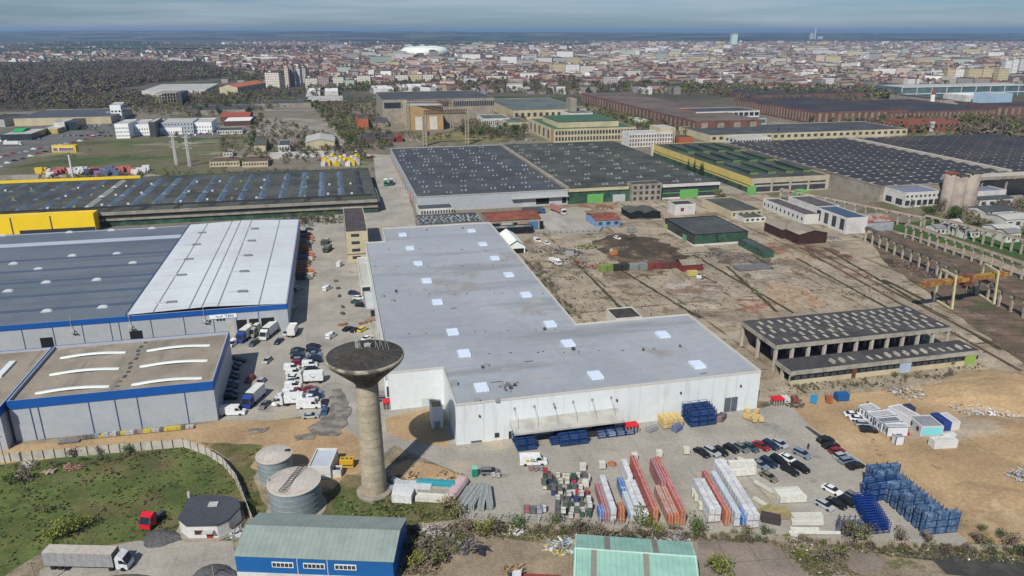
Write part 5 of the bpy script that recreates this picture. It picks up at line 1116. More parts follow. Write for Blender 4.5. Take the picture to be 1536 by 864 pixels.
tr('long grey curtain-sided articulated lorry with white cab on the pad at lower left', 180, 851, -2, (.6, .63, .66), (.27, .27, .275), boxlen=13.6, boxh=4., roofc=(.42, .39, .34))
tr('red bonneted tractor cab without a trailer on the rough grass', 228, 787, -100, (.55, .015, .03), None, boxlen=3.2)
wb = (.62, .63, .60)
tr('white box lorry with bright blue cab docked leftmost at the half white roofed hall', 364, 512, -99, (.02, .06, .28), wb, boxlen=7.4, group='lorries at the dock')
tr('cream box lorry in the middle dock of the half white roofed hall', 381, 504, -99, (.3, .3, .25), (.60, .60, .50), boxlen=6, group='lorries at the dock')
tr('white lorry with white cab docked rightmost at the half white roofed hall', 399, 508, -99, (.6, .62, .62), wb, boxlen=7.4, group='lorries at the dock')
tr('white box lorry with blue cab beside the shaded cars of the beige roofed hall', 375, 609, -100, (.02, .06, .3), wb, boxlen=6.5)
o = tr('white box truck with a dark winged emblem, in the right column of the crowded yard', 455, 574, 186, (.6, .62, .62), (.64, .66, .66), boxlen=5.6, boxh=3.4)
bm = MB(); bm.add([(-2.2, 1.262, 2.6), (-3.1, 1.262, 2.2), (-4., 1.262, 2.6), (-3.1, 1.262, 1.95)], [(0, 1, 3), (1, 2, 3)]); e = bm.build('emblem', m_ink); e.parent = o
o = tr('white box truck with a dark winged emblem at the foot of the crowded yard', 426, 607, 186, (.6, .62, .62), (.64, .66, .66), boxlen=5., boxh=3.2)
e2 = e.copy(); col.objects.link(e2); e2.parent = o
tr('small white box truck seen from behind, parked right of the docks', 441, 499, 95, 'white', wb, boxlen=4.6, boxh=3.4)
tr('military green lorry near the beige four storey block', 490, 378, -95, (.06, .08, .06), (.12, .14, .11), boxlen=4.4, boxh=2.6, group='green lorries')
tr('pale and green lorry behind the military green one', 487, 367, -95, (.06, .08, .06), (.35, .36, .30), boxlen=4., boxh=2.4, group='green lorries')
tr('red and white livestock lorry with white cab on the loading apron', 844, 322, -65, (.6, .6, .6), (.36, .16, .14), boxlen=13)
tr('dark box lorry with blue cab parked along the grey clad hall', 812, 320, 5, (.03, .12, .3), (.05, .06, .07), boxlen=10.5, boxh=3.4)
tr('green and white lorry, left of the pair in the lane beside the grey clad hall', 579, 279, -80, (.02, .2, .12), wb, boxlen=7, group='lorries in the lane')
tr('green fronted lorry, right of the pair in the lane beside the grey clad hall', 587, 278, -80, (.03, .10, .08), (.5, .52, .5), boxlen=7, group='lorries in the lane')
tr('rust red flatbed lorry with white cab cut by the bottom edge of the photo', 782, 878, 176, (.6, .6, .6), (.22, .04, .03), boxlen=7, boxh=1.7)
tr('white trailer lorry at the far left shops', 30, 218, 5, 'white', wb, boxlen=13)
tr('white tanker-like lorry beside the scrap heaps', 835, 397, -60, 'white', (.6, .6, .58), boxlen=4.5, boxh=2.2)
# tiny cars of the far car parks: plain copies, one mesh each
def tinycar():
    b = MB(); b.box((0, 0), 4.2, 1.75, .25, .95); b.add([(-1.7, -.8, .95), (1., -.8, .95), (1., .8, .95), (-1.7, .8, .95), (-1.2, -.65, 1.45), (.4, -.65, 1.45), (.4, .65, 1.45), (-1.2, .65, 1.45)], [(0, 1, 5, 4), (1, 2, 6, 5), (2, 3, 7, 6), (3, 0, 4, 7), (4, 5, 6, 7)])
    o = b.build('parked_car', m_car); return o
tc0 = tinycar(); used0 = [False]
def tiny(px, n, ang, label, group, seed):
    r2 = random.Random(seed)
    for i in range(n):
        (ua, va), (ub, vb) = px; t = i / max(1, n - 1); p = G(ua + (ub - ua) * t + r2.uniform(-1, 1), va + (vb - va) * t + r2.uniform(-1.2, 1.2))
        o = tc0 if not used0[0] else tc0.copy()
        if used0[0]: col.objects.link(o)
        used0[0] = True
        o.location = (p.x, p.y, .06); o.rotation_euler = (0, 0, R(ang + r2.uniform(-6, 6))); o.color = (*COL[r2.choice(['white', 'silver', 'black', 'grey', 'white', 'navy', 'red', 'bluegrey'])], 1)
        tag(o, label, 'car', group)
tiny(((0, 236), (150, 205)), 16, 25, 'small car on the broad road at far left', 'cars on the far left road', 1)
tiny(((0, 250), (80, 224)), 8, 25, 'small car in the near lane at far left', 'cars in the near lane at far left', 2)
tiny(((95, 205), (320, 202)), 26, 92, 'small car parked before the white office row', 'cars parked before the white offices', 3)
tiny(((60, 200), (150, 190)), 14, 95, 'small car parked before the far left shops', 'cars parked before the far left shops', 4)
tiny(((2, 212), (60, 208)), 9, 95, 'small car in the shop car park, far left', 'cars in the shop car park', 5)
tiny(((535, 228), (558, 236)), 6, 30, 'small car beside the coloured bales behind the left hall', 'cars beside the coloured bales', 6)
tiny(((775, 210), (800, 212)), 4, 60, 'small car on the corner before the cream office', 'cars before the cream office', 7)
tiny(((190, 215), (230, 213)), 5, 0, 'small car on the grass edge of the vacant field', 'cars at the vacant field', 8) if 0 else None
tiny(((1300, 205), (1385, 196)), 7, 10, 'small white-ish car on the lane behind the monitor roofs', 'cars behind the monitor roofs', 9)
tiny(((1420, 212), (1530, 222)), 10, 10, 'small car under the bare trees at the right edge', 'cars under the bare trees', 10)

# ---------------------------------------------------------------- water tower and tanks
m_tower = mat('tower_concrete', (.40, .35, .255), c2=(.33, .285, .205), scale=.35, var=.16, grain=1.5, layers=[((.46, .43, .35), .3, .58, .7), ((.33, .27, .12), .14, .63, .7), ((.16, .145, .12), .5, .62, .74)], rib=(R(90), 40, .9, .02))
m_headc = mat('stained_concrete', (.16, .135, .10), c2=(.075, .065, .05), scale=.5, thr=(.4, .6), var=.3, grain=1.5, layers=[((.33, .30, .23), .35, .6, .7)])
tw_ = G(558, 751); tcx, tcy = tw_.x, tw_.y + 3.2
wt = empty('water_tower', (tcx, tcy, 0), 'tall concrete water tower with a dark shallow conical cap, standing before the white warehouse', 'water tower')
b = MB(); b.lathe((tcx, tcy), [(3.9, 0), (3.9, .6), (3.6, .75), (2.8, .8)], 40); b.build('plinth', m_conc, wt)
b = MB(); b.lathe((tcx, tcy), [(2.8, .7), (2.68, 6), (2.38, 27.3)], 40); b.build('shaft', m_tower, wt, True)
for k in range(12):
    z_ = 2.4 + k * 2.05; b = MB(); r_ = 2.70 - (z_ - 4) * .0145; b.lathe((tcx, tcy), [(r_ + .04, z_), (r_ + .06, z_ + .04), (r_ + .04, z_ + .09)], 40); b.build('lift_joint', plain('joint_dark', (.20, .18, .14)), wt)  # lift joint rings, one even tone darker than the shaft
b = MB(); b.lathe((tcx, tcy), [(2.38, 27.2), (2.9, 28.0), (4.4, 29.4), (7.7, 32.4), (8.0, 32.9)], 48); b.build('bowl', m_headc, wt, True)
b = MB(); b.lathe((tcx, tcy), [(8.0, 32.9), (8.2, 33.2), (8.15, 33.7), (7.95, 33.8)], 48); b.build('rim', mat('rim_concrete', (.36, .33, .25), c2=(.12, .11, .09), scale=.4, thr=(.46, .58), var=.2), wt, True)
cap_m = mat('cap_felt', (.045, .042, .038), c2=(.065, .06, .055), scale=.5, var=.3, grain=2., local=False, layers=[((.09, .085, .075), .9, .6, .7)])
b = MB(); b.lathe((tcx, tcy), [(8.0, 33.78), (4, 34.6), (.9, 35.3), (0, 35.4)], 48); b.build('cap', cap_m, wt)
for k in range(24):
    a_ = 2 * math.pi * k / 24; b = MB(); b.tube((tcx + 7.9 * math.cos(a_), tcy + 7.9 * math.sin(a_), 33.82), (tcx + 1. * math.cos(a_), tcy + 1. * math.sin(a_), 35.32), .05); b.build('cap_seam', plain('seam_tar', (.085, .08, .07)), wt)
ants = [(-2.0, 1., 3.8, .16), (-1.5, .4, 3.0, .28), (-1.0, .2, 2.4, .1), (3., 1.6, 3.4, .12), (2.2, 1., 2.6, .1), (4.1, 1.8, 3.9, .1)]
for x_, y_, h_, r_ in ants:
    b = MB(); b.tube((tcx + x_, tcy + y_, 34.6), (tcx + x_, tcy + y_, 34.9 + h_), r_ * .7, 6); b.build('antenna', m_paleroof if r_ > .12 else m_metal, wt)
    b = MB(); b.tube((tcx + x_, tcy + y_, 34.7 + h_ * .7), (tcx + x_ + .9, tcy + y_ - .9, 34.6), .05); b.build('stay', m_metal, wt)
for x_, z_ in ((.7, 36), (.2, 35.9), (-1.7, 37)):
    b = MB(); b.tube((tcx + x_, tcy + .4, z_), (tcx + x_ + .15, tcy + .1, z_ + .05), .38, 12, .42); b.build('dish', m_paleroof, wt)
b = MB(); b.box((tcx + .6, tcy + .8), 1.3, 1., 35, 35.9); b.build('equipment_box', m_paleroof, wt)
b = MB(); b.tube((tcx + 2.8, tcy - 1.0, 1), (tcx + 2.4, tcy - 1.0, 27), .07); b.build('cable', m_dmetal, wt)
def tank(u, v, r_, h_, lab, gang):
    p = G(u, v, h_); cx, cy = p.x, p.y; e = empty('storage_tank', (cx, cy, 0), lab, 'tank')
    b = MB(); b.lathe((cx, cy), [(r_, 0), (r_, h_)], 48); b.build('shell', mat('tank_steel', (.19, .235, .25), c2=(.22, .265, .28), scale=.2, var=.08, grain=.8, rough=.45, joint=(0, 0, 0, (0, 0, 0), 0) if 0 else None), e, True)
    for k in range(1, 5): b = MB(); b.lathe((cx, cy), [(r_ + .01, h_ * k / 5), (r_ + .05, h_ * k / 5 + .04), (r_ + .01, h_ * k / 5 + .08)], 48); b.build('hoop', m_metal, e)
    b = MB(); b.lathe((cx, cy), [(r_ + .22, h_ - .1), (r_ + .22, h_ + .15), (r_ - .1, h_ + .18)], 48); b.build('rim', plain('rim_pale', (.46, .46, .40)), e)
    b = MB(); b.lathe((cx, cy), [(r_ - .05, h_ + .12), (0, h_ + .7)], 48); b.build('roof', mat('tank_roof', (.46, .42, .38), c2=(.40, .35, .31), scale=.3, var=.12, joint=(1.1, 0, .05, (.36, .33, .30), .1), layers=[((.24, .15, .12), .18, .64, .7)]), e)
    b = MB(); b.lathe((cx, cy), [(r_ + 1.0, 0), (r_ + 1.0, .25), (r_, .26)], 48); b.build('base_ring', m_conc, e)
    if gang:
        for s in (-.55, .55): b = MB(); b.tube((cx - 1.2 + s, cy - r_ * .9, h_ + .85), (cx + .6 + s, cy + r_ * .95, h_ + .85), .09); b.build('walkway_rail', m_dmetal, e)
        for k in range(14): t = k / 13; b = MB(); x_, y_ = cx - 1.2 + 1.8 * t, cy - r_ * .9 + r_ * 1.85 * t; b.tube((x_ - .5, y_, h_ + .85), (x_ + .5, y_, h_ + .85), .06); b.build('walkway_rung', m_dmetal, e)
        b = MB(); b.box((cx - r_ - .1, cy), .3, .5, 0, h_ + .6); b.build('ladder', m_paleroof, e)
    else: b = MB(); b.box((cx + r_ * .7, cy + r_ * .35), 1.2, .7, h_ + .2, h_ + .5, .3); b.build('hatch', m_glass, e)
    return cx, cy
tank(411, 682, 3.9, 5.6, 'smaller of two round blue-grey storage tanks, further from the camera', False)
tank(441, 722, 5.4, 6.8, 'larger of two round blue-grey storage tanks with a ladder walkway on its roof', True)
f = hut('white prefabricated pump house with sloping pale roof beside the two tanks', (462,700), (495,700), (463,672), 3.4, m_wplaster, plain('pump_roof', (.42, .46, .52), .5, .1), 'pump house', 'pump_house', snap=False)
f = hut('small white box with dark top beside the pump house', (497,706), (511,706), (497,698), 1.9, m_wplaster, m_bitumen2, 'box', 'equipment_box', snap=False)
p = G(521, 700); e = empty('skip_container', (p.x, p.y, 0), 'yellow steel container with three round hatches left of the water tower', 'container')
b = MB(); b.box(p, 3.2, 1.9, .2, 2.2, .05); b.build('body', plain('skip_yellow', (.55, .33, .02), .6, .15), e)
for k in range(3): b = MB(); b.cyl((p.x - 1. + k, p.y), .32, .3, 2.2, 2.35, 10); b.build('hatch', m_dmetal, e)
b = MB(); b.box((p.x, p.y - 1.), 3.3, .12, .9, 1.1, .05); b.build('rib', m_dmetal, e)
# blue shed and mint roofed shed along the bottom
ba, bb_ = G(352, 833, 5.6), G(589, 842, 5.6)
f = bldg('blue walled shed with grey-green ribbed roof at the bottom, in front of the tanks', 'shed', ba, bb_, None, 5.6, mat('blue_cladding', (.01, .10, .30), var=.06, grain=.6, rough=.45), mat('greygreen_roof', (.24, .295, .27), c2=(.21, .26, .24), scale=.3, var=.06, rib=(R(-2), 1.05, .78, .14), rough=.5), name='blue_shed', gable=1.9, D=12.6, snap=False, over=.25)
m_wf = plain('frame_white', (.65, .66, .64))
for a_ in (408, 455, 502):
    x = tx(f, a_, 3.9); w_ = 4.1; pf = panel(f, 'F', x, x + w_, 3.3, 4.5, m_wf, 'window', .1)
    for k in range(5): o1 = panel(f, 'F', x + .15 + k * .78, x + .78 + k * .78, 3.5, 4.3, m_glass, 'pane', .14)
panel(f, 'F', 0, f.L, .02, 1.9, m_wplaster, 'plinth', .1)
for u in (447, 492): x = tx(f, u, 3); panel(f, 'F', x - .05, x + .05, 1.9, 5.5, m_wf, 'downpipe', .1)
ta, tb_ = G(862, 866, 3.6), G(1048, 880, 3.6)
f = bldg('low shed with mint green ribbed roof and grey rooflight strips at the bottom edge', 'shed', ta, tb_, None, 3.6, m_wplaster, mat('mint_roof', (.24, .43, .36), c2=(.21, .38, .32), scale=.3, var=.06, rib=(R(-5), 1.05, .8, .16)), name='mint_shed', gable=1.5, D=12., snap=False, over=.3)
for x, back in ((.27, 1), (.68, 1), (.155, 0), (.59, 0)):
    x *= f.L; hgt = lambda t: 3.6 + 1.5 * (1 - abs(t - f.D/2) / (f.D/2)) + .18
    t0, t1 = (f.D/2 + .1, f.D + .2) if back else (-.2, f.D/2 - .1)
    b = MB(); b.face((*f.P(x - .55, t0), hgt(t0)), (*f.P(x + .55, t0), hgt(t0)), (*f.P(x + .55, t1), hgt(t1)), (*f.P(x - .55, t1), hgt(t1))); b.build('rooflight', plain('grp_grey', (.20, .19, .165)), f.root)
b = MB(); b.tube((*f.P(-.2, f.D/2), 5.3), (*f.P(f.L + .2, f.D/2), 5.3), .14); b.build('ridge_cap', plain('ridge_mint', (.5, .62, .58)), f.root)
for t in (0, 1): b = MB(); b.tube((*f.P(t * f.L, -.3), 3.75), (*f.P(t * f.L, f.D/2), 5.3), .1); b.tube((*f.P(t * f.L, f.D + .3), 3.75), (*f.P(t * f.L, f.D/2), 5.3), .1); b.build('verge', MATS['ridge_mint'], f.root)
# white polygonal gatehouse
hp = PX() ; H2 = 3.7
pts = [G(u, v, H2) for u, v in ((266,777), (279,788), (325,787), (343,779), (361,760), (357,748), (345,744), (302,742), (284,746))]
cx = sum(p.x for p in pts) / len(pts); cy = sum(p.y for p in pts) / len(pts); e = empty('gatehouse', (cx, cy, 0), 'small white many-sided gatehouse with flat dark roof and red door, by the concrete pad', 'gatehouse')
C_ = Vector((cx, cy)); b = MB(); b.prism([C_ + (p - C_) * .97 for p in pts], 0, H2 - .3, False); b.build('wall', m_wplaster, e)
b = MB(); b.prism(pts, H2 - .35, H2, True, True); b.build('roof', plain('roof_slate', (.055, .062, .075), .7, .15, .8), e)
gf = Fr(C_ + (pts[1] - C_) * .97, C_ + (pts[2] - C_) * .97, None, H2, snap=False, D=5); gf.root = e
panel(gf, 'F', 1.3, 3., 1.3, 2.3, plain('brown_shutter', (.07, .03, .03)), 'window', .06); panel(gf, 'F', 3.6, 4.9, .05, 2., plain('door_red', (.3, .03, .02)), 'door', .06); panel(gf, 'F', 3.1, 5.3, 2.2, 2.4, m_paleroof, 'porch', 1.2)
b = MB(); p = G(320, 757, H2); b.box(p, 1.9, 1.5, H2, H2 + .25, .1); b.build('roof_hatch', m_paleroof, e)
b = MB(); b.prism([C_ + (p - C_) * 1.12 for p in pts], .0, .15 + Z, True); b.build('apron', m_conc, e)
b = MB(); b.box(pts[8], .5, .5, H2, H2 + 1.3); b.build('chimney', m_paleroof, e)

# ---------------------------------------------------------------- fences
def fence(px, label, h, step, pm, postm, name='fence', mesh=False, zz=0.):
    pts = [G(u, v) for u, v in px]; e = empty(name, (pts[0].x, pts[0].y, 0), label, 'fence'); cnt = 0; rest = MB()
    for a_, c_ in zip(pts, pts[1:]):
        d = c_ - a_; L = d.length; k = max(1, round(L / step)); d.normalize(); n__ = Vector((-d.y, d.x)) * .05
        for i in range(k):
            p = a_ + d * (L * i / k); q_ = a_ + d * (L * (i + 1) / k); b = MB(); bb = MB(); bb.box(p, .22, .22, 0, h + .15, math.atan2(d.y, d.x))
            if mesh:
                for zz_ in (.3, h * .5, h - .05): b.tube((*p, zz_), (*q_, zz_), .03, 3)
                for j in range(6): w = p.lerp(q_, j / 6); b.tube((*w, .2), (*w, h), .018, 3)
            else: b.prism([p - n__, q_ - n__, q_ + n__, p + n__], .0, h, True)
            cnt += 1
            if cnt <= 48: b.build('fence_panel', pm, e); bb.build('fence_post', postm, e)
            else: rest.v and 0; k0 = len(rest.v); rest.add(b.v, b.f); rest.add(bb.v, bb.f)
    if rest.v: tag(rest.build('fence_panel', pm, e), kind='stuff')
    return e
m_fp = mat('fence_concrete', (.46, .44, .38), c2=(.38, .36, .31), scale=.5, var=.12)
fence([(-60,708),(0,694),(276,671),(310,683),(336,700),(355,724),(368,758),(384,800)], 'pale concrete panel fence curving round the rough grass at lower left', 2.3, 2.5, m_fp, m_dmetal)
fence([(612,796),(700,786),(880,797),(1000,802),(1150,811),(1300,819),(1450,824),(1700,832)], 'low weathered concrete wall along the front of the yard', 1.3, 2.6, mat('wall_weathered', (.34, .30, .23), c2=(.24, .215, .165), scale=.4, var=.2, grain=1.5), m_conc, name='yard_wall')
fence([(690,777),(790,783),(900,789),(1000,795)], 'thin wire mesh fence behind the low front wall', 2., 2.6, m_metal, m_paleroof, name='wire_fence', mesh=True)
fence([(1180,600),(1250,594),(1330,586),(1440,574),(1700,545)], 'long crumbling concrete wall between the open sheds and the sandy ground', 1.5, 3., MATS['wall_weathered'], m_conc, name='boundary_wall')
fence([(790,352),(900,348),(905,342)], 'thin railing around the loading apron', 1.4, 3., m_dmetal, m_dmetal, name='railing', mesh=True)
def pole(u, v, h, label, lamp=False, r_=.11):
    p = G(u, v); e = empty('utility_pole', (p.x, p.y, 0), label, 'pole', None); b = MB(); b.cyl(p, r_ * 1.3, r_, 0, h, 6); b.build('shaft', m_conc if not lamp else m_metal, e)
    b = MB(); b.tube((p.x - .8, p.y, h - .4), (p.x + .8, p.y, h - .4), .07); b.build('cross_arm', m_dmetal, e)
for u, v, h, l in [(10,703,9,'thin pole at the left end of the concrete panel fence'),(57,886,6.5,'pole with a pale lamp behind the lorry at the bottom left'),(322,872,3.5,'short pole on the concrete pad'),(1448,535,8,'pole right of the lower open shed'),(1398,465,7,'pole beyond the large open shed'),(1305,440,7,'pole in the derelict yard above the large open shed'),(833,440,9,'tall thin pole in the derelict yard by the warehouse edge'),(801,432,8,'thin pole just off the right flank of the warehouse'),(1160,345,9,'pole left of the brown timber sheds'),(107,262,12,'thin pole next to the billboard'),(1120,310,9,'pole in front of the L-shaped low hut')]: pole(u, v, h, l)

# ---------------------------------------------------------------- crane ways and gantry crane
m_pil = mat('craneway_concrete', (.40, .36, .29), c2=(.30, .27, .22), scale=.4, var=.15)
def craneway(a_, c_, n, h, label, double=False, dark=False):
    A_, B_ = G(*a_), G(*c_); e = empty('crane_way', (A_.x, A_.y, 0), label, 'crane way', 'crane ways'); d = (B_ - A_).normalized(); nn = Vector((-d.y, d.x)); ang = math.atan2(d.y, d.x)
    for i in range(n + 1):
        p = A_.lerp(B_, i / n); b = MB(); b.box(p, .8, .7, 0, h, ang); b.box(p, 1.0, 1.9, h - .9, h - .003, ang); b.build('pillar', m_pil, e)
    b = MB(); w = .9
    b.prism([A_ - nn * w, B_ - nn * w, B_ + nn * w, A_ + nn * w], h, h + .9, True, True); b.build('beam', mat('beam_dark', (.12, .115, .09), c2=(.20, .18, .15), scale=.2, var=.2) if dark else m_pil, e)
    for s in (-.45, .45): b = MB(); b.tube((*(A_ + nn * s), h + .98), (*(B_ + nn * s), h + .98), .09); b.build('rail', m_rust if 'rusty_sheet' in MATS else m_dmetal, e)
craneway((1297,362), (1640,530), 22, 6.6, 'crane way with a dark beam, nearest of the three rows of pillars', dark=True)
craneway((1357,357), (1700,480), 22, 6.8, 'crane way on paired pale pillars, middle of the three rows')
craneway((1170,300), (1380,345), 14, 6.5, 'broken crane way behind the tall white workshop', dark=False)
craneway((1385,343), (1720,433), 22, 6.8, 'crane way at the edge of the grass, farthest of the three rows')
g_ = empty('gantry_crane', (*G(1430, 460), 0), 'rusty yellow gantry crane on two pale portal legs in the derelict yard', 'gantry crane')
m_gy = mat('crane_yellow', (.36, .24, .05), c2=(.25, .10, .04), scale=.3, thr=(.42, .6), var=.2); m_gp = plain('crane_cream', (.50, .46, .28), .6, .15)
h_ = 11.5; q1, q2, q3, q4 = G(1400, 451), G(1427, 467), G(1464, 442), G(1490, 459)
beamA, beamB = G(1384, 424, h_), G(1510, 407, h_)
for s in (-.8, .8):
    off = EV * s; b = MB(); d = (beamB - beamA).normalized(); nn = Vector((-d.y, d.x)); b.prism([beamA + nn * (s - .4), beamB + nn * (s - .4), beamB + nn * (s + .4), beamA + nn * (s + .4)], h_ - 1.6, h_, True, True); b.build('girder', m_gy, g_)
for (a_, c_) in ((q1, q2), (q3, q4)):
    m_ = (a_ + c_) / 2
    for q_, k in ((a_, .25), (c_, .25)):
        top = q_.lerp(m_, k); b = MB(); b.tube((*q_, .8), (*top, h_ + 1.6), .5, 4, .38); b.build('leg', m_gp, g_)
    b = MB(); b.tube((*a_.lerp(m_, .25), h_ + 1.6), (*c_.lerp(m_, .25), h_ + 1.6), .45); b.build('cross_beam', m_gp, g_)
    b = MB(); b.tube((*a_, .8), (*c_, .8), .5); b.build('bogie', m_gp, g_)
tq = beamA.lerp(beamB, .52); b = MB(); b.box(tq, 3, 2.4, h_ - 3.2, h_ + .8, TH); b.build('trolley', m_rust, g_)
b = MB(); b.tube((*tq, h_ - 3), (*(tq + EU * .5), h_ - 6), .5, 6, .2); b.build('hook_block', m_rust, g_)
for k, (a_, c_) in enumerate([((1180,355),(1536,540)), ((1200,372),(1536,560)), ((1130,395),(1500,600))]):
    A_, B_ = G(*a_), G(*c_)
    if k == 2: continue
    b = MB(); d = (B_ - A_).normalized(); nn = Vector((-d.y, d.x)); b.prism([A_ - nn * .5, B_ - nn * .5, B_ + nn * .5, A_ + nn * .5], Z, Z + .12); tag(b.build('crane_rail', plain('rail_strip', (.12, .09, .06), .9, .3, .5)), kind='structure', label=None)
m_seam = mat('weed_seam', (.045, .055, .022), c2=(.085, .07, .04), scale=.5, var=.4, grain=2.)
for k, (a_, c_, w) in enumerate([((862,392),(938,470),.7), ((925,402),(1050,478),.55), ((1090,400),(1165,468),.7), ((1195,388),(1330,462),.5), ((1235,372),(1500,525),.6), ((1040,383),(1190,470),.5), ((1130,384),(1160,404),.6), ((1325,420),(1385,450),.8), ((935,360),(1075,425),.4)]):
    A_, B_ = G(*a_), G(*c_); d = (B_ - A_).normalized(); nn = Vector((-d.y, d.x))
    pts = jag([A_ - nn * w, B_ - nn * w, B_ + nn * w, A_ + nn * w], .32, 2.2, 50 + k); structure('weed_strip', pts, nz_(), m_seam)
# ---------------------------------------------------------------- goods in the yard
def wrapmat(name, c, c2, film=.3):
    return mat(name, c, c2=c2, scale=.9, thr=(.4, .65), var=.14, grain=3., rough=.45, local=False, joint=[(0, 0, 0, c, 0)] if 0 else None)
def palletproto(name, sx, sy, sz, m, cap=None, label='pallet'):
    root = empty(name, (0, 0, 0), label, 'pallet load')
    b = MB()
    for k in (-1, 0, 1): b.box((0, k * (sy / 2 - .12)), sx * .96, .18, 0, .14)
    b.build('pallet', plain('pallet_wood', (.28, .20, .12), .9, .2), root)
    b = MB(); e_ = .04; b.box((0, 0), sx - e_, sy - e_, .14, sz - .04); b.add([(x, y, z) for z in (sz - .04, sz + .03) for x, y in ((-sx/2+.1, -sy/2+.1), (sx/2-.1, -sy/2+.1), (sx/2-.1, sy/2-.1), (-sx/2+.1, sy/2-.1))], [(0, 1, 5, 4), (1, 2, 6, 5), (2, 3, 7, 6), (3, 0, 4, 7), (4, 5, 6, 7)])
    b.build('bricks', m, root)
    for k in (-.25, .25):
        b = MB(); b.box((k * sx, 0), .05, sy + .02, .14, sz + .045); b.build('strap', cap or m_paleroof, root)
    return Proto(root)
mred = wrapmat('wrapped_red', (.36, .085, .07), (.40, .17, .15)); morg = wrapmat('bare_brick', (.42, .15, .07), (.34, .12, .06)); mwh = wrapmat('white_wrap', (.58, .60, .62), (.42, .45, .48)); mcl = wrapmat('clear_wrap', (.36, .26, .24), (.40, .15, .09)); mlb = wrapmat('paleblue_wrap', (.45, .52, .60), (.40, .47, .52)); mbl = wrapmat('blue_wrap', (.05, .15, .42), (.12, .24, .45)); mpk = wrapmat('plum_wrap', (.30, .11, .13), (.26, .15, .17))
PR = {k: palletproto('brick_pallet', 1.25, 1.2, 1.12, m, plain('strap_white', (.62, .58, .55))) for k, m in dict(red=mred, orange=morg, white=mwh, clear=mcl, paleblue=mlb, blue=mbl, plum=mpk).items()}
RD = R(94.5); RU = Vector((math.cos(RD), math.sin(RD))); RN = Vector((RU.y, -RU.x))
WN = dict(red='red brick', orange='orange bare-brick', white='white wrapped', clear='clear wrapped brick', paleblue='pale blue wrapped', blue='blue wrapped', plum='plum wrapped')
def row(fu, fv, n, kind, tiers, wide, name, off=0, last=None, front_kind=None):
    """fu, fv: photo point of the front bottom left corner; n units deep"""
    p0 = G(fu, fv); low = tiers == 2; tiers = 1 if low else 2
    for i in range(n):
        for w in range(wide):
            for t in range(tiers):
                if i not in (0,) and w == 0 and 0: continue
                kk = front_kind if (front_kind and i == 0) else kind
                p = p0 + RU * (.65 + i * 1.42 + rnd.uniform(-.05, .05)) + RN * (.65 + w * 1.32)
                # the load stands exactly on the one below
                PR[kk].put(p.x, p.y, Z + t * 1.75, RD + R(90) + R(rnd.uniform(-1, 1)), 'pallet load in %s' % name, 'pallets: ' + name, 'pallet load', szx=(1, 1, 1.51 if tiers > 1 and not low else 2.0))
row(898,784,2,'blue',2,1,'the short blue row, leftmost')
row(906,786,8,'plum',2,1,'the plum coloured row beside the short blue row')
row(915,786,9,'white',3,1,'the narrow white row right of the plum one')
row(928,787,2,'orange',3,1,'the two-deep orange stack in the gap')
row(945,787,7,'paleblue',2,1,'the pale blue-grey row left of the broad white one')
p_=G(940,748); row(932,752,4,'blue',2,1,'the short bright blue row further back')
row(955,787,9,'white',2,2,'the broad white row, two loads wide')
row(940,735,5,'white',3,1,'the narrow white row at the back')
row(978,788,15,'red',3,1,'the long red row right of the broad white one',front_kind='orange')
row(1001,790,8,'clear',2,2,'the clear wrapped double row with orange fronts',front_kind='orange')
row(1019,790,15,'red',3,1,'the longest red row right of the clear wrapped ones',front_kind='orange')
row(990,745,7,'plum',3,1,'the red-plum row behind the clear wrapped ones')
row(1062,786,8,'white',3,2,'the white double row, second from the right')
row(1086,791,11,'red',3,1,'the red row between two white double rows',front_kind='orange')
row(1100,792,11,'paleblue',3,1,'the pale blue row beside the rightmost white one')
row(1112,793,3,'blue',2,1,'the dark blue wrapped row at the front')
row(1119,795,15,'white',3,2,'the rightmost, longest white double row')
PC = palletproto('wrapped_pallet', 1.5, 1.4, 1.6, mat('cube_wrap', (.56, .55, .48), c2=(.48, .47, .42), scale=1., var=.1), None, 'x')
for i, (u, v) in enumerate([(874,706),(903,703),(951,690),(988,686),(1029,681),(880,724),(878,731)]): p = G(u, v); PC.put(p.x, p.y, Z, R(rnd.uniform(-6, 6)), '%s cream wrapped cube %s of those standing free on the yard' % (ORD[i], 'from the left'), 'free standing wrapped cubes', 'pallet load')
for i, (u, v) in enumerate([(1042,745),(1046,752),(1052,765)]): p = G(u, v); PC.put(p.x, p.y, Z, R(rnd.uniform(-6, 6)), '%s cream cube from the back, in the gap right of the longest red row' % ORD[i], 'cubes in the gap', 'pallet load')
p = G(918, 697); e = empty('gravel_heap', (p.x, p.y, 0), 'small round orange-brown heap on the yard between wrapped cubes', 'heap'); b = MB(); b.lathe(p, [(1.1, Z), (1.05, .3), (.5, .75), (0, .85)], 14); b.build('heap', plain('clay', (.30, .12, .05), .95, .3), e)
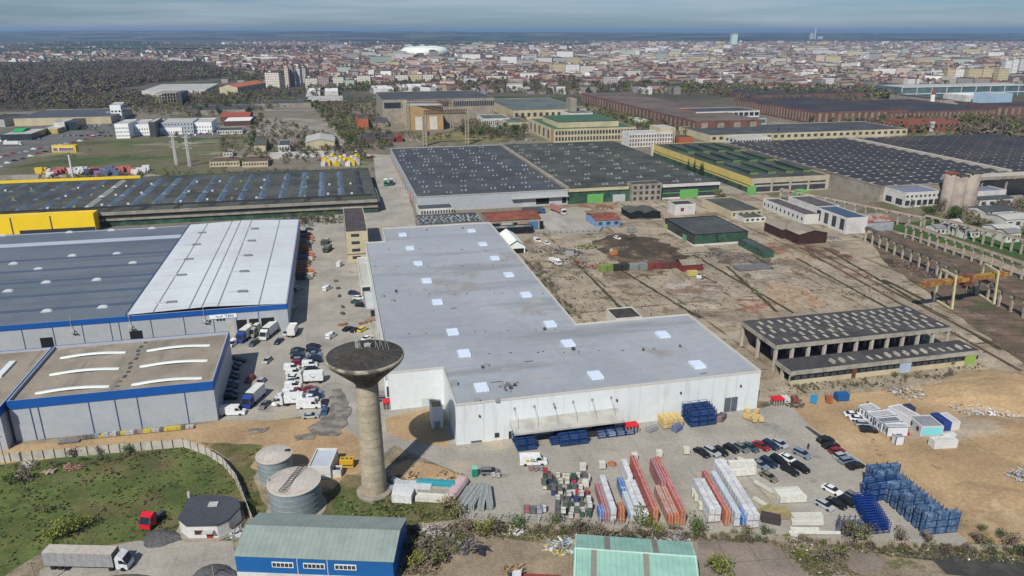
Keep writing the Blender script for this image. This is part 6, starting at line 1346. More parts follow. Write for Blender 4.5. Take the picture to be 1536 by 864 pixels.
# colourful crates in the middle
def cageproto(name='crate'):
    root = empty(name, (0, 0, 0), 'x', 'crate'); b = MB(); b.box((0, 0), 1.1, 1.1, .12, 1.0); b.build('load', m_cover, root)
    for x in (-.52, .52):
        for y in (-.52, .52): q = MB(); q.tube((x, y, 0), (x, y, 1.15), .05); q.build('corner_post', m_dmetal, root)
    q = MB(); z_ = 1.1
    q.tube((-.52, -.52, z_), (.52, -.52, z_), .035).tube((.52, -.52, z_), (.52, .52, z_), .035).tube((.52, .52, z_), (-.52, .52, z_), .035).tube((-.52, .52, z_), (-.52, -.52, z_), .035); q.build('top_frame', m_dmetal, root)
    return Proto(root)
CG = cageproto()
pal = [(.55, .03, .05), (.6, .6, .58), (.03, .05, .16), (.03, .09, .06), (.55, .55, .45), (.12, .12, .13), (.35, .04, .05), (.10, .13, .12), (.5, .52, .5)]
pn_ = ['bright red', 'white', 'navy', 'dark green', 'cream', 'black', 'maroon', 'grey-green', 'pale grey']
r3 = random.Random(4); nr = ['back row', 'second row', 'third row', 'fourth row', 'fifth row', 'sixth row', 'seventh row', 'front row']
for j in range(8):
    v_ = 717 + j * 8.6; ulo, uhi = [(818,884),(816,886),(815,888),(830,888),(835,890),(836,892),(838,893),(826,893)][j]
    n = int((uhi - ulo) / 8.4); byc = {}
    for i in range(n):
        k = r3.randrange(9) if j < 4 else r3.choice([3, 5, 5, 7, 8, 7]); p = G(ulo + (uhi - ulo) * i / n + r3.uniform(-.6, .6), v_)
        byc[k] = byc.get(k, 0) + 1
        if r3.random() < .12: continue
        CG.put(p.x + r3.uniform(-.3, .3), p.y + r3.uniform(-.3, .3), Z, R(r3.uniform(-14, 14)), '%s crate %s, in the %s of the coloured crates' % (pn_[k], '' if 0 else 'number-%d-of-its-colour' % byc[k] if 0 else ORD[byc[k] - 1] + ' of its colour', nr[j]), 'coloured crates beside the brick rows', 'crate', color=pal[k], sc=r3.uniform(.8, 1.02))
        if r3.random() < .35: CG.put(p.x, p.y, Z + 1.17, R(r3.uniform(-5, 5)), '%s crate stacked upon the %s crate of the %s' % (pn_[(k + 3) % 9], ORD[i], nr[j]), 'coloured crates beside the brick rows', 'crate', color=pal[(k + 3) % 9])
for i, (u, v) in enumerate([(790,769),(799,770),(809,770),(815,768)]): p = G(u, v); CG.put(p.x, p.y, Z, 0, '%s from the left of four framed crates by the wire fence' % ORD[i], 'four framed crates by the fence', 'crate', color=[(.3, .12, .12), (.12, .14, .13), (.3, .32, .42), (.5, .52, .55)][i], sc=1.15)
for i, (u, v) in enumerate([(796,706),(804,707),(812,706),(740,716),(747,717)]): p = G(u, v); CG.put(p.x, p.y, Z, R(20), '%s low crate %s' % (ORD[i], 'in front of the lettered van' if i < 3 else 'in front of the grey van by the toilet'), 'loose low crates', 'crate', color=[(.35, .2, .18), (.25, .22, .2), (.3, .3, .32), (.5, .5, .48), (.45, .45, .42)][i], sc=.8)
# beams, sheets and planks
def bundle(u, v, L, W_, h, ang, c, label, name='beam_bundle', n=4, cat='bundle', group=None, zb=None, m=None):
    p = G(u, v); e = empty(name, (p.x, p.y, 0), label, cat, group, R(ang)); zb = Z if zb is None else zb
    w = W_ / n
    for i in range(n):
        b = MB(); y = -W_/2 + (i + .5) * w; hh = h * rnd.uniform(.82, 1.); off = rnd.uniform(-.15, .15)
        c0, s0 = math.cos(R(ang)), math.sin(R(ang)); b.box((p.x + off * c0 - y * s0, p.y + off * s0 + y * c0), L * rnd.uniform(.93, 1.), w * .9, zb, zb + hh, R(ang)); o = b.build('plank' if 'plank' in name or 'sheet' in name else 'beam', m or m_cover, e); kk_ = rnd.uniform(.86, 1.1); o.color = (*[x * kk_ for x in c], 1)
    return e
for i, (u, v, L, a_) in enumerate([(697,752,7,72),(706,751,9,70),(716,750,9,74),(725,752,8,84),(733,750,8,96)]): bundle(u, v, L, 1.5, 1.5, a_, (.27, .30, .29), '%s from the left of five bundles of grey-green beams by the wire fence' % ORD[i], group='bundles of grey-green beams')
p = G(686, 738); e = empty('panel_pile', (p.x, p.y, 0), 'arched pile of pinkish wrapped panels beside the tan bush', 'pile')
for k in range(9): b = MB(); q_ = p + Vector((math.cos(R(72)), math.sin(R(72)))) * (k - 4) * .75; b.lathe(q_, [(1.5, Z), (1.5, 1.2), (1., 1.9), (0, 2.1)], 8); b.build('wrapped_panel', mat('pink_wrap', (.50, .37, .38), c2=(.40, .3, .32), scale=1., var=.1), e)
for i, (u, v, L, W_, h, c, l) in enumerate([(606,742,5,3,1.8,(.50,.53,.54),'grey-white block of sheets, front left of the stack by the water tower'), (604,752,4.6,2.4,2.,(.56,.58,.58),'lowest front block of white sheets right of the tower plinth'), (612,733,6,2.2,1.3,(.42,.46,.50),'rear bundle of pale grey sheets nearest the tower'), (632,738,5,3,1.7,(.55,.58,.6),'middle block of white sheets by the water tower'), (655,752,9,2,1.3,(.58,.58,.52),'long cream block at the front right of the sheet stack'), (655,743,8.5,2,1.5,(.33,.33,.26),'long greyish block behind the cream one'), (655,734,8.8,1.6,1.9,(.03,.28,.34),'turquoise topped bundle at the back of the sheet stack'), (590,735,3,1,.8,(.30,.36,.42),'small blue-grey bundle beside the tower plinth'),(600,729,5,1.2,1.2,(.5,.53,.55),'slanting pale bundle at the back of the sheet stack')]): bundle(u, v, L, W_, h, -6 if i != 8 else -35, c, l, 'sheet_stack', 2, 'stack', 'stacked sheets by the water tower')
wc = (.58, .58, .52)
for i, (u, v, L, W_, h, a_, l) in enumerate([(1110,711,7,2.6,1.5,8,'cream block stack directly right of the longest white row'), (1112,704,6.6,2.,1.9,6,'rear cream block stack behind the white cars'), (1145,733,5.5,.9,.6,-55,'slim cream plank lying between the white row and the planks'), (1150,762,7,.9,.6,-55,'second slim cream plank further forward'), (1180,742,6,1.8,1.3,6,'upper cream block stack in the yard corner'), (1186,751,6,2.4,1.5,4,'larger cream block stack below the upper one'), (1209,779,6.8,1.6,1.1,2,'cream block stack near the front, upper of two'), (1210,787,6.8,1.4,.9,0,'cream block stack near the front, lower of two'), (1207,798,6,1,.6,-2,'flat cream planks by the front wall'), (1222,802,11,.6,.5,-1,'long white pipe-like plank lying along the front wall'),(1190,810,2.4,2,.7,5,'small pale block outside the front wall')]): bundle(u, v, L, W_, h, a_, wc, l, 'plank_stack', 2, 'stack', 'cream planks and blocks')
for i, (u, v, c, l) in enumerate([(1155,782,(.05,.04,.045),'black heap of framed scrap at the end of the longest white row'), (1168,775,(.30,.25,.12),'yellowish timber heap beside the black scrap'), (1150,774,(.28,.25,.10),'olive timber heap behind the black scrap')]): bundle(u, v, 4, 2.6, 1.5, -20 + 25 * i, c, l, 'timber_heap', 5, 'heap')
# goods along the warehouse front
m_bluesteel = plain('blue_steel', (.012, .045, .17), .5, .3, 2.)
def rackproto():
    root = empty('steel_rack', (0, 0, 0), 'x', 'rack')
    for x in (-1.1, 1.1):
        for y in (-.6, .6): b = MB(); b.box((x, y), .14, .14, 0, 1.45); b.build('post', m_bluesteel, root)
    b = MB(); b.box((0, 0), 2.3, 1.3, .12, .24); b.build('base', m_bluesteel, root)
    for z_ in (.75, 1.35):
        for y in (-.6, .6): b = MB(); b.box((0, y), 2.2, .07, z_, z_ + .1); b.build('rail', m_bluesteel, root)
    b = MB(); b.box((0, 0), 1.9, 1., .24, .95); o = b.build('load', m_cover, root)
    return Proto(root)
RK = rackproto()
def racks(lst, ang, place, group, colr, gap=2.5, zt=1.5, dir_=None):
    d = Vector((math.cos(R(ang)), math.sin(R(ang)))); n__ = Vector((-d.y, d.x))
    for (u, v, nx_, ny_, nt, l) in lst:
        p0 = G(u, v)
        for j in range(ny_):
            for i in range(nx_):
                for t in range(nt if not isinstance(nt, list) else nt[i % len(nt)]):
                    p = p0 + d * (i * gap + rnd.uniform(-.08, .08)) + n__ * (j * 1.5); k = rnd.uniform(.6, 1.3)
                    RK.put(p.x, p.y, Z + t * zt, R(ang), l, l, 'rack', color=tuple(min(1, x * k) for x in colr))
dirm = (.03, .07, .17)
racks([(782,676,2,4,2,'blue steel rack in the short block under the left end of the loading canopy')], TH * 57.3, '', '', dirm)
racks([(833,667,1,2,1,'low blue steel rack just left of the big block under the canopy'), (846,669,3,4,2,'blue steel rack in the big block under the middle of the loading canopy')], 13.3, '', '', dirm)
racks([(903,657,4,2,1,'grey steel rack with pale load under the right end of the canopy')], 13.3, '', '', (.30, .36, .45))
racks([(1040,640,3,5,3,'blue steel rack in the tall block against the warehouse, right of the yellow stack')], 13.3, '', '', dirm)
racks([(1300,742,3,1,3,'blue steel rack in the hindmost wide row, standing nearest the black car'), (1306,752,3,1,3,'blue steel rack in the second row from the back by the sandy edge')], 14, '', '', (.06, .12, .24))
def bagproto():
    root = empty('wrapped_rack', (0, 0, 0), 'x', 'rack'); b = MB(); b.box((0, 0), 2.4, 1.3, .1, 1.35); b.build('load', mat('blue_film', (.06, .12, .22), c2=(.17, .24, .34), scale=.9, thr=(.45, .65), var=.35, grain=2., rough=.4), root)
    for x in (-1.2, 1.2):
        for y in (-.65, .65): b = MB(); b.box((x, y), .12, .12, 0, 1.75); b.build('post', m_bluesteel, root)
    b = MB(); b.box((0, 0), 2.4, 1.35, 0, .1); b.build('base', m_bluesteel, root)
    return Proto(root)
BG = bagproto(); d14 = Vector((math.cos(R(8)), math.sin(R(8)))); sdir = (G(1375, 800) - G(1287, 712)).normalized()
rowsn = ['hindmost', 'second from the back', 'third from the back', 'fourth from the back', 'fifth from the back', 'sixth from the back', 'seventh from the back', 'eighth from the back', 'ninth from the back', 'front']
Ls = (G(1380, 801) - G(1300, 727)).length
for j in range(9):
    p0 = G(1300, 727).lerp(G(1384, 801), j / 8)
    nt = [3, 3, 2, 3, 2, 3, 2, 3, 3][j]
    for i in range(3 if j not in (1, 8) else 3):
        for t in range(nt if i < 2 else max(2, nt - 1 * (j % 2))):
            p = p0 + d14 * (i * 2.55 + .8)
            BG.put(p.x, p.y, Z + t * 1.62, R(8), 'blue film-wrapped rack in the row %s, beside the sandy edge' % rowsn[j if j < 8 else 9], 'blue film-wrapped racks, row %s' % rowsn[j], 'rack')
def frameproto():
    root = empty('stacking_crate', (0, 0, 0), 'x', 'crate')
    for x in (-2., -.7, .7, 2.):
        for y in (-.5, .5): b = MB(); b.box((x, y), .1, .1, 0, 1.3); b.build('post', plain('royal_blue', (.012, .045, .22), .5, .25), root)
    for z_ in (.15, .7, 1.2): b = MB(); b.box((0, -.5), 4.1, .08, z_, z_ + .09); b.build('rail', MATS['royal_blue'], root); b = MB(); b.box((0, .5), 4.1, .08, z_, z_ + .09); b.build('rail', MATS['royal_blue'], root)
    return Proto(root)
FP = frameproto()
for j in range(12):
    p = G(1292, 757).lerp(G(1318, 800), j / 11)
    for t in range(2): FP.put(p.x, p.y, Z + t * 1.3, R(8), 'royal blue frame, %s, in the stack left of the wrapped racks' % (ORD[j] + ' from the back, ' + ['lower', 'upper'][t]), 'royal blue steel frames', 'crate')
for i in range(5):
    for j in range(2):
        p = G(1256 + i * 8, 792 + j * 8); e = empty('steel_trestle', (p.x, p.y, 0), 'slim blue-grey steel trestle, %s in the %s pair-row by the front wall' % (ORD[i], ['back', 'front'][j]), 'trestle', 'slim steel trestles')
        for k in (-.35, .35): b = MB(); b.tube((p.x + k, p.y, Z), (p.x, p.y, 3.4), .07); b.build('leg', plain('trestle_blue', (.05, .09, .16)), e)
        for z_ in (1., 1.9, 2.8): b = MB(); b.tube((p.x - .5, p.y, z_), (p.x + .5, p.y, z_ + .1), .06); b.build('rung', MATS['trestle_blue'], e)
YB = palletproto('timber_pallet', 1.3, 1.2, 1.2, plain('yellow_timber', (.55, .42, .17), .8, .2, 3.), None, 'x')
for i in range(4):
    for j in range(3):
        for t in range(2): p = G(997, 643) + EU * i * 1.4 + EV * j * 1.3; YB.put(p.x, p.y, Z + t * 1.24, TH, 'yellow timber pallet load in the square stack against the warehouse front', 'yellow timber loads, square stack', 'pallet load')
for i, (u, v) in enumerate([(1118,628),(1124,630),(1132,627),(1137,630),(1141,633),(1131,634)]):
    p = G(u, v); YB.put(p.x, p.y, Z, TH + .3 * i, '%s yellow-brown timber load of the loose cluster at the warehouse right corner' % ORD[i], 'loose timber loads at the corner', 'pallet load')
for i, (u, v) in enumerate([(1120,627),(1134,627)]): p = G(u, v); YB.put(p.x, p.y, Z + 1.24, TH + .3 * [0, 2][i], '%s timber load perched on another in the corner cluster' % ['left', 'right'][i], 'perched timber loads', 'pallet load')
def stall(u, v, w, d, h, c, label, ang=TH):
    p = G(u, v); e = empty('canvas_stall', (p.x, p.y, 0), label, 'stall')
    b = MB(); b.box(p, w, d, h - .35, h, ang); b.build('canopy', plain('canvas_red', c, .7, .08), e)
    ca, sa = math.cos(ang), math.sin(ang)
    for i in range(5):
        x = -w/2 + w * i / 4
        for y in (-d/2 + .1, d/2 - .1): b = MB(); q_ = (p.x + x * ca - y * sa, p.y + x * sa + y * ca); b.box(q_, .15, .15, 0, h - .35, ang); b.build('post', m_paleroof, e)
    b = MB(); b.box(p, w * .9, d * .8, Z, h * .6, ang); b.build('shelf', plain('stock_dark', (.16, .14, .14), .8, .4, 2.), e)
stall(946, 648, 3.6, 2.4, 2.4, (.55, .02, .03), 'stall with red canopy and pale posts at the right end of the loading canopy')
stall(1165, 607, 3.2, 2.4, 2.2, (.5, .03, .05), 'red topped shelter on the yard edge right of the warehouse')
stall(584, 612, 3.4, 2.2, 2.4, (.5, .02, .02), 'red topped shelter half hidden behind the water tower shaft')
for i, (u, v, c, l) in enumerate([(886,654,(.02,.02,.02),'black machine under the canopy between the racks'), (1075,632,(.25,.16,.15),'low heap of mixed goods between the blue racks and the dark door'), (977,646,(.3,.3,.3),'flat grey bundle left of the square timber stack'), (1015,646,(.12,.16,.3),'small violet-blue crate heap in front of the square timber stack'), (1082,630,(.10,.08,.1),'dark low heap by the grey sliding door'), (1220,603,(.02,.25,.5),'bright blue lift machine on the sand beyond the yard'), (1243,603,(.35,.1,.05),'orange scrap beside the blue lift machine'),(1192,604,(.2,.06,.05),'dark red container part beside the red shelter'),(1177,603,(.55,.55,.55),'white board leaning by the red shelter')]): bundle(u, v, 2.8, 1.8, 1.4, 13 + 10 * i, c, l, 'goods_heap', 3, 'heap')
def cabin(fl, fr, bl, h, c, label, wc=None, roofc=None, ends=True, nw=0, ang=None):
    f = bldg(label, 'cabin', fl, fr, bl, h, plain('cabin_%d' % len(MATS), c, .6, .08), plain('croof_%d' % len(MATS), roofc or (.36, .37, .38), .7, .2, 1.), name='site_cabin', snap=False, parapet=.12)
    for k, s in (('F', f.L), ('L', f.D)):
        for x in (0, s - .12): panel(f, k, x, x + .12, .1, h, wc or m_bluegrey, 'corner_post', .06)
        panel(f, k, .12, s - .12, h - .16, h, wc or m_bluegrey, 'top_rail', .05)
    if nw: wins(f, 'L', nw, 1., 2.1, m_glass, frac=.35)
    return f
navy = plain('navy_frame', (.04, .07, .13)); wht = plain('white_frame', (.6, .6, .6)); wc_ = (.62, .64, .66)
cabin((1302,617),(1322,613),(1296,606),2.7,wc_,'white site cabin at the back of the left cabin row',navy,nw=3)
cabin((1311,626),(1345,622),(1303,617),2.7,wc_,'white site cabin, second of the left cabin row',navy,nw=2)
cabin((1322,634),(1354,631),(1312,626.5),2.7,wc_,'white site cabin with dark roof patch, third of the left cabin row',navy,roofc=(.16,.18,.2),nw=2)
cabin((1332,640.5),(1364,640),(1323,634.5),2.7,wc_,'white site cabin at the front of the left cabin row, blue framed',navy,nw=2)
f = cabin((1383,640),(1416,639),(1367,623),2.9,(.50,.50,.50),'grey site cabin with a turquoise front panel',wht,roofc=(.22,.23,.24),nw=2); panel(f, 'F', .35, f.L - .35, .4, 2.5, plain('turquoise', (.20, .60, .62), .5, .05), 'front_panel', .09)
cabin((1366,628),(1383,624),(1343,607),2.7,wc_,'narrow white cabin with dark roof between the two cabin rows',wht,roofc=(.4,.4,.4))
cabin((1364,612),(1374,611),(1352,606),2.6,(.05,.06,.1),'dark roofed container at the back of the cabins',navy,roofc=(.03,.04,.08))
cabin((1417,634),(1428,633),(1400,619),2.6,(.02,.05,.25),'dark blue container right of the turquoise fronted cabin',navy,roofc=(.02,.04,.18))
cabin((1429,633),(1441,632),(1413,619),2.6,(.6,.57,.58),'white container beside the dark blue one',wht,roofc=(.5,.49,.45))
cabin((1345,655),(1358,654),(1338,650),2.5,wc_,'small white cube cabin in front of the left cabin row',navy,roofc=(.15,.16,.17))
cabin((1403,662),(1438,660),(1397,655),2.3,(.58,.58,.56),'low white generator box with wrapped top in front of the cabins',wht,roofc=(.45,.46,.42))
bundle(1423,656,3.5,1.6,.8,20,(.6,.6,.6),'crumpled white sheeting behind the low generator box','sheeting',3,'heap')
p = G(1355, 651); b = MB(); b.box((p.x, p.y), .6, .5, .1, 1.4); b.box((p.x + .7, p.y - .6), .9, .6, .1, .7); e = b.build('red_tank', plain('signal_red', (.5, .01, .04), .5)); tag(e, 'small bright red tank beside the cube cabin', 'tank')
bundle(1262, 600, 3.6, 2.4, 2.2, 8, (.01, .09, .28), 'bright blue tank container on the sand beyond the yard', 'tank_container', 1, 'container')
p = G(712, 714); e = empty('portable_toilet', (p.x, p.y, 0), 'green portable toilet beside the grey van', 'toilet')
b = MB(); b.box(p, 1.3, 1.3, .05, 2.2, .1); b.build('body', plain('toilet_green', (.01, .22, .13), .5), e); b = MB(); b.box(p, 1.36, 1.36, 2.2, 2.45, .1); b.build('roof', plain('toilet_roof', (.2, .45, .33), .5), e)
b = MB(); b.box((p.x, p.y - .66), .8, .05, .2, 2.0, .1); b.build('door', plain('toilet_door', (.02, .17, .1), .5), e)
zone('drain_plate', [(1207,641),(1212,641),(1240,660),(1233,661)], nz_(), plain('plate_dark', (.07, .06, .055)), 0)
# people
def person(u, v, c, label, lean=0.):
    p = G(u, v); me = bpy.data.meshes.new('person')
    J = [(0, 0, .95), (0, 0, 1.2), (0, 0, 1.45), (0, 0, 1.56), (0, 0, 1.72), (.2, 0, 1.42), (.27, .03, 1.15), (.27, -.1, .92), (-.2, 0, 1.42), (-.27, .03, 1.15), (-.26, -.08, .92), (.1, 0, .9), (.11, -.05, .48), (.12, .02, .06), (.12, -.14, .04), (-.1, 0, .9), (-.11, .06, .48), (-.12, .16, .06), (-.12, .0, .04)]
    E_ = [(0,1),(1,2),(2,3),(3,4),(2,5),(5,6),(6,7),(2,8),(8,9),(9,10),(0,11),(11,12),(12,13),(13,14),(0,15),(15,16),(16,17),(17,18)]
    Rr = [.15,.15,.15,.06,.11,.07,.055,.04,.07,.055,.04,.1,.07,.05,.04,.1,.07,.05,.04]
    me.from_pydata(J, E_, []); o = bpy.data.objects.new('person', me); col.objects.link(o); o.location = (p.x, p.y, Z)
    sk_m = o.modifiers.new('skin', 'SKIN'); me.skin_vertices[0].data[0].use_root = True
    for i, r_ in enumerate(Rr): me.skin_vertices[0].data[i].radius = (r_, r_)
    o.modifiers.new('sub', 'SUBSURF').levels = 1; me.materials.append(plain('cloth_%s' % label[:8], c, .9))
    b = MB(); b.lathe((0, 0), [(.0, 1.64), (.1, 1.68), (.11, 1.78), (.06, 1.86), (0, 1.87)], 10); h = b.build('hair', plain('hair_dark', (.03, .02, .015), .9)); h.parent = o
    return tag(o, label, 'person')
person(1211.5, 676, (.02, .02, .03), 'person in dark clothes standing beside the blue-grey van in the yard')
person(1300, 612, (.25, .08, .05), 'person in brownish clothes at the corner of the left cabin row')
# dumped boxes along the beige roofed hall
r5 = random.Random(12); cc = [(.36, .36, .36), (.30, .2, .2), (.5, .42, .06), (.12, .12, .13), (.42, .42, .4), (.2, .26, .34)]; cn = ['grey', 'dull pink', 'yellow', 'black', 'pale', 'blue-grey']
for i in range(26):
    t = i / 25; p = G(128 + 160 * t, 659 - 16 * t); k = r5.randrange(6) if not 18 < i < 22 else 2
    e = empty('dumped_box', (p.x, p.y, 0), '%s box, number %d from the left along the front of the beige roofed hall' % (cn[k], i + 1), 'box', 'boxes along the beige roofed hall')
    b = MB(); b.box(p, r5.uniform(.8, 1.3), .9, Z, Z + r5.uniform(.6, 1.), TH + r5.uniform(-.2, .2)); o = b.build('box', m_cover, e); o.color = (*cc[k], 1)
    b = MB(); b.box((p.x + .1, p.y + .1), 1.2, .5, 0, .15 + Z, TH); b.build('skid', m_dmetal, e)
bundle(104, 664, 5, 1.6, .35, 14, (.16, .16, .17), 'flat dark sheets lying left of the row of dumped boxes', 'sheet_pile', 4, 'pile')
# goods stacked in the shade right of the half white roofed hall
r6 = random.Random(3)
for i in range(17):
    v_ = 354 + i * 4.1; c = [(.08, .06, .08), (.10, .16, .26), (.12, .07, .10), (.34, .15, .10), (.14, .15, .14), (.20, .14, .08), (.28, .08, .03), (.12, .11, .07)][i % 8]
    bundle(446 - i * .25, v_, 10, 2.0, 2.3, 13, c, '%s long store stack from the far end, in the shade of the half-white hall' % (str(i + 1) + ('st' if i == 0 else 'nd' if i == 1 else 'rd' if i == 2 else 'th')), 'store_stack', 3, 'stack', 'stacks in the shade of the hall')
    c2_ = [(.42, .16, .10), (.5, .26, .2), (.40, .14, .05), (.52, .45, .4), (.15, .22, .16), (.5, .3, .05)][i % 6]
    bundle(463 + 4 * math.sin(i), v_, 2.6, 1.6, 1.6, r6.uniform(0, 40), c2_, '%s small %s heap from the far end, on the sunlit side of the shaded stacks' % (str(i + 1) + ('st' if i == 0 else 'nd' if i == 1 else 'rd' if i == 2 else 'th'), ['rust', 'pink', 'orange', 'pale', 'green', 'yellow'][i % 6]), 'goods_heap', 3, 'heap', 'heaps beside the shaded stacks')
for i, (u, v) in enumerate([(504,423),(507,434),(509,446),(514,462),(514,472),(511,489),(518,488),(548,485),(554,483),(561,481),(541,487)]):
    bundle(u, v, 1.6, .9, .7, 40 * i, [(.10, .09, .08), (.30, .16, .10)][i > 4], '%s small trestle or barrier from the back, on the lane beside the white warehouse' % ORD[i], 'barrier', 2, 'barrier', 'small barriers on the lane')
bundle(509, 400, 3.2, 2., 2., 80, (.50, .55, .52), 'small white and green kiosk box near the four storey block', 'kiosk', 1, 'kiosk')
# coloured bales behind the left hall
r7 = random.Random(8)
for i in range(30):
    t = i / 29; c, nm = [((.6, .6, .6), 'white'), ((.45, .12, .10), 'red'), ((.6, .42, .04), 'yellow'), ((.22, .15, .32), 'violet'), ((.5, .5, .5), 'pale'), ((.1, .13, .22), 'navy')][[2, 0, 1, 1, 0, 0, 0, 1, 3, 5, 5, 1, 1, 0, 0][int(t * 14.9)]]
    p = G(60 + 160 * t, 262 - 3 * t + r7.uniform(-3, 3)); b = MB(); b.box(p, 5, 3.4, 0, r7.uniform(2.5, 4.4), TH); b.box((p.x + 1, p.y - 2.4), 3, 1.2, 0, 1.6, TH); o = b.build('goods_bale', m_cover); o.color = (*c, 1); tag(o, '%s bale, number %d from the left behind the yellow parapet' % (nm, i + 1), 'bale', 'bales behind the yellow parapet')
for i in range(18):
    u, v = 487 + (i % 9) * 6, 243 + (i // 9) * 6 - (i % 3); p = G(u, v); c, nm = [((.62, .45, .02), 'yellow'), ((.45, .45, .5), 'pale violet'), ((.62, .45, .02), 'yellow'), ((.55, .55, .55), 'white')][i % 4]
    b = MB(); b.box(p, 4, 4, 0, 2.8 + (i % 3) * .7, .3 * i); b.box((p.x, p.y), 2.5, 2.6, 2.8 + (i % 3) * .7, 3.9 + (i % 3) * .7, .3 * i + .4); o = b.build('goods_bale', m_cover); o.color = (*c, 1); tag(o, '%s bale, %s in the %s line by the right end of the dark hall' % (nm, ORD[i % 9], ['back', 'front'][i // 9]), 'bale', 'bales at the end of the long dark hall')
# scrap yard right of the marquee and container row
r8 = random.Random(5)
def scrap(u, v, n, spread, cols, label, name='scrap_heap', hmax=1.6, cat='heap'):
    p = G(u, v); e = empty(name, (p.x, p.y, 0), label, cat)
    cs = [plain('scrap_%d' % i_, c_, .8, .3, 2.) for i_, c_ in enumerate(cols)] if 0 else None
    b = MB(); r_ = random.Random(int(u * 7 + v)); 
    for k in range(n):
        a_ = r_.uniform(0, 6.3); d_ = spread * math.sqrt(r_.random()); hh = hmax * (1 - d_ / spread * .7); b.use(r_.randrange(len(cols)))
        q_ = (p.x + d_ * math.cos(a_) * 1.3, p.y + d_ * math.sin(a_)); z0_ = r_.uniform(0, hh * .7)
        if r_.random() < .5: b.box(q_, r_.uniform(.2, 1.1), r_.uniform(.15, .55), z0_, z0_ + r_.uniform(.08, .4), r_.uniform(0, 3))
        else: b.tube((*q_, z0_ + .1), (q_[0] + r_.uniform(-1.6, 1.6), q_[1] + r_.uniform(-1.2, 1.2), z0_ + r_.uniform(.1, .9)), r_.uniform(.05, .14), 3)
    b.build('scrap', [mat('scrap_%02d%02d%02d' % tuple(int(x * 99) for x in c_), c_, var=.3, grain=2.) for c_ in cols], e); return e
dk_ = [(.05, .055, .05), (.12, .11, .10), (.16, .13, .10), (.35, .35, .33)]
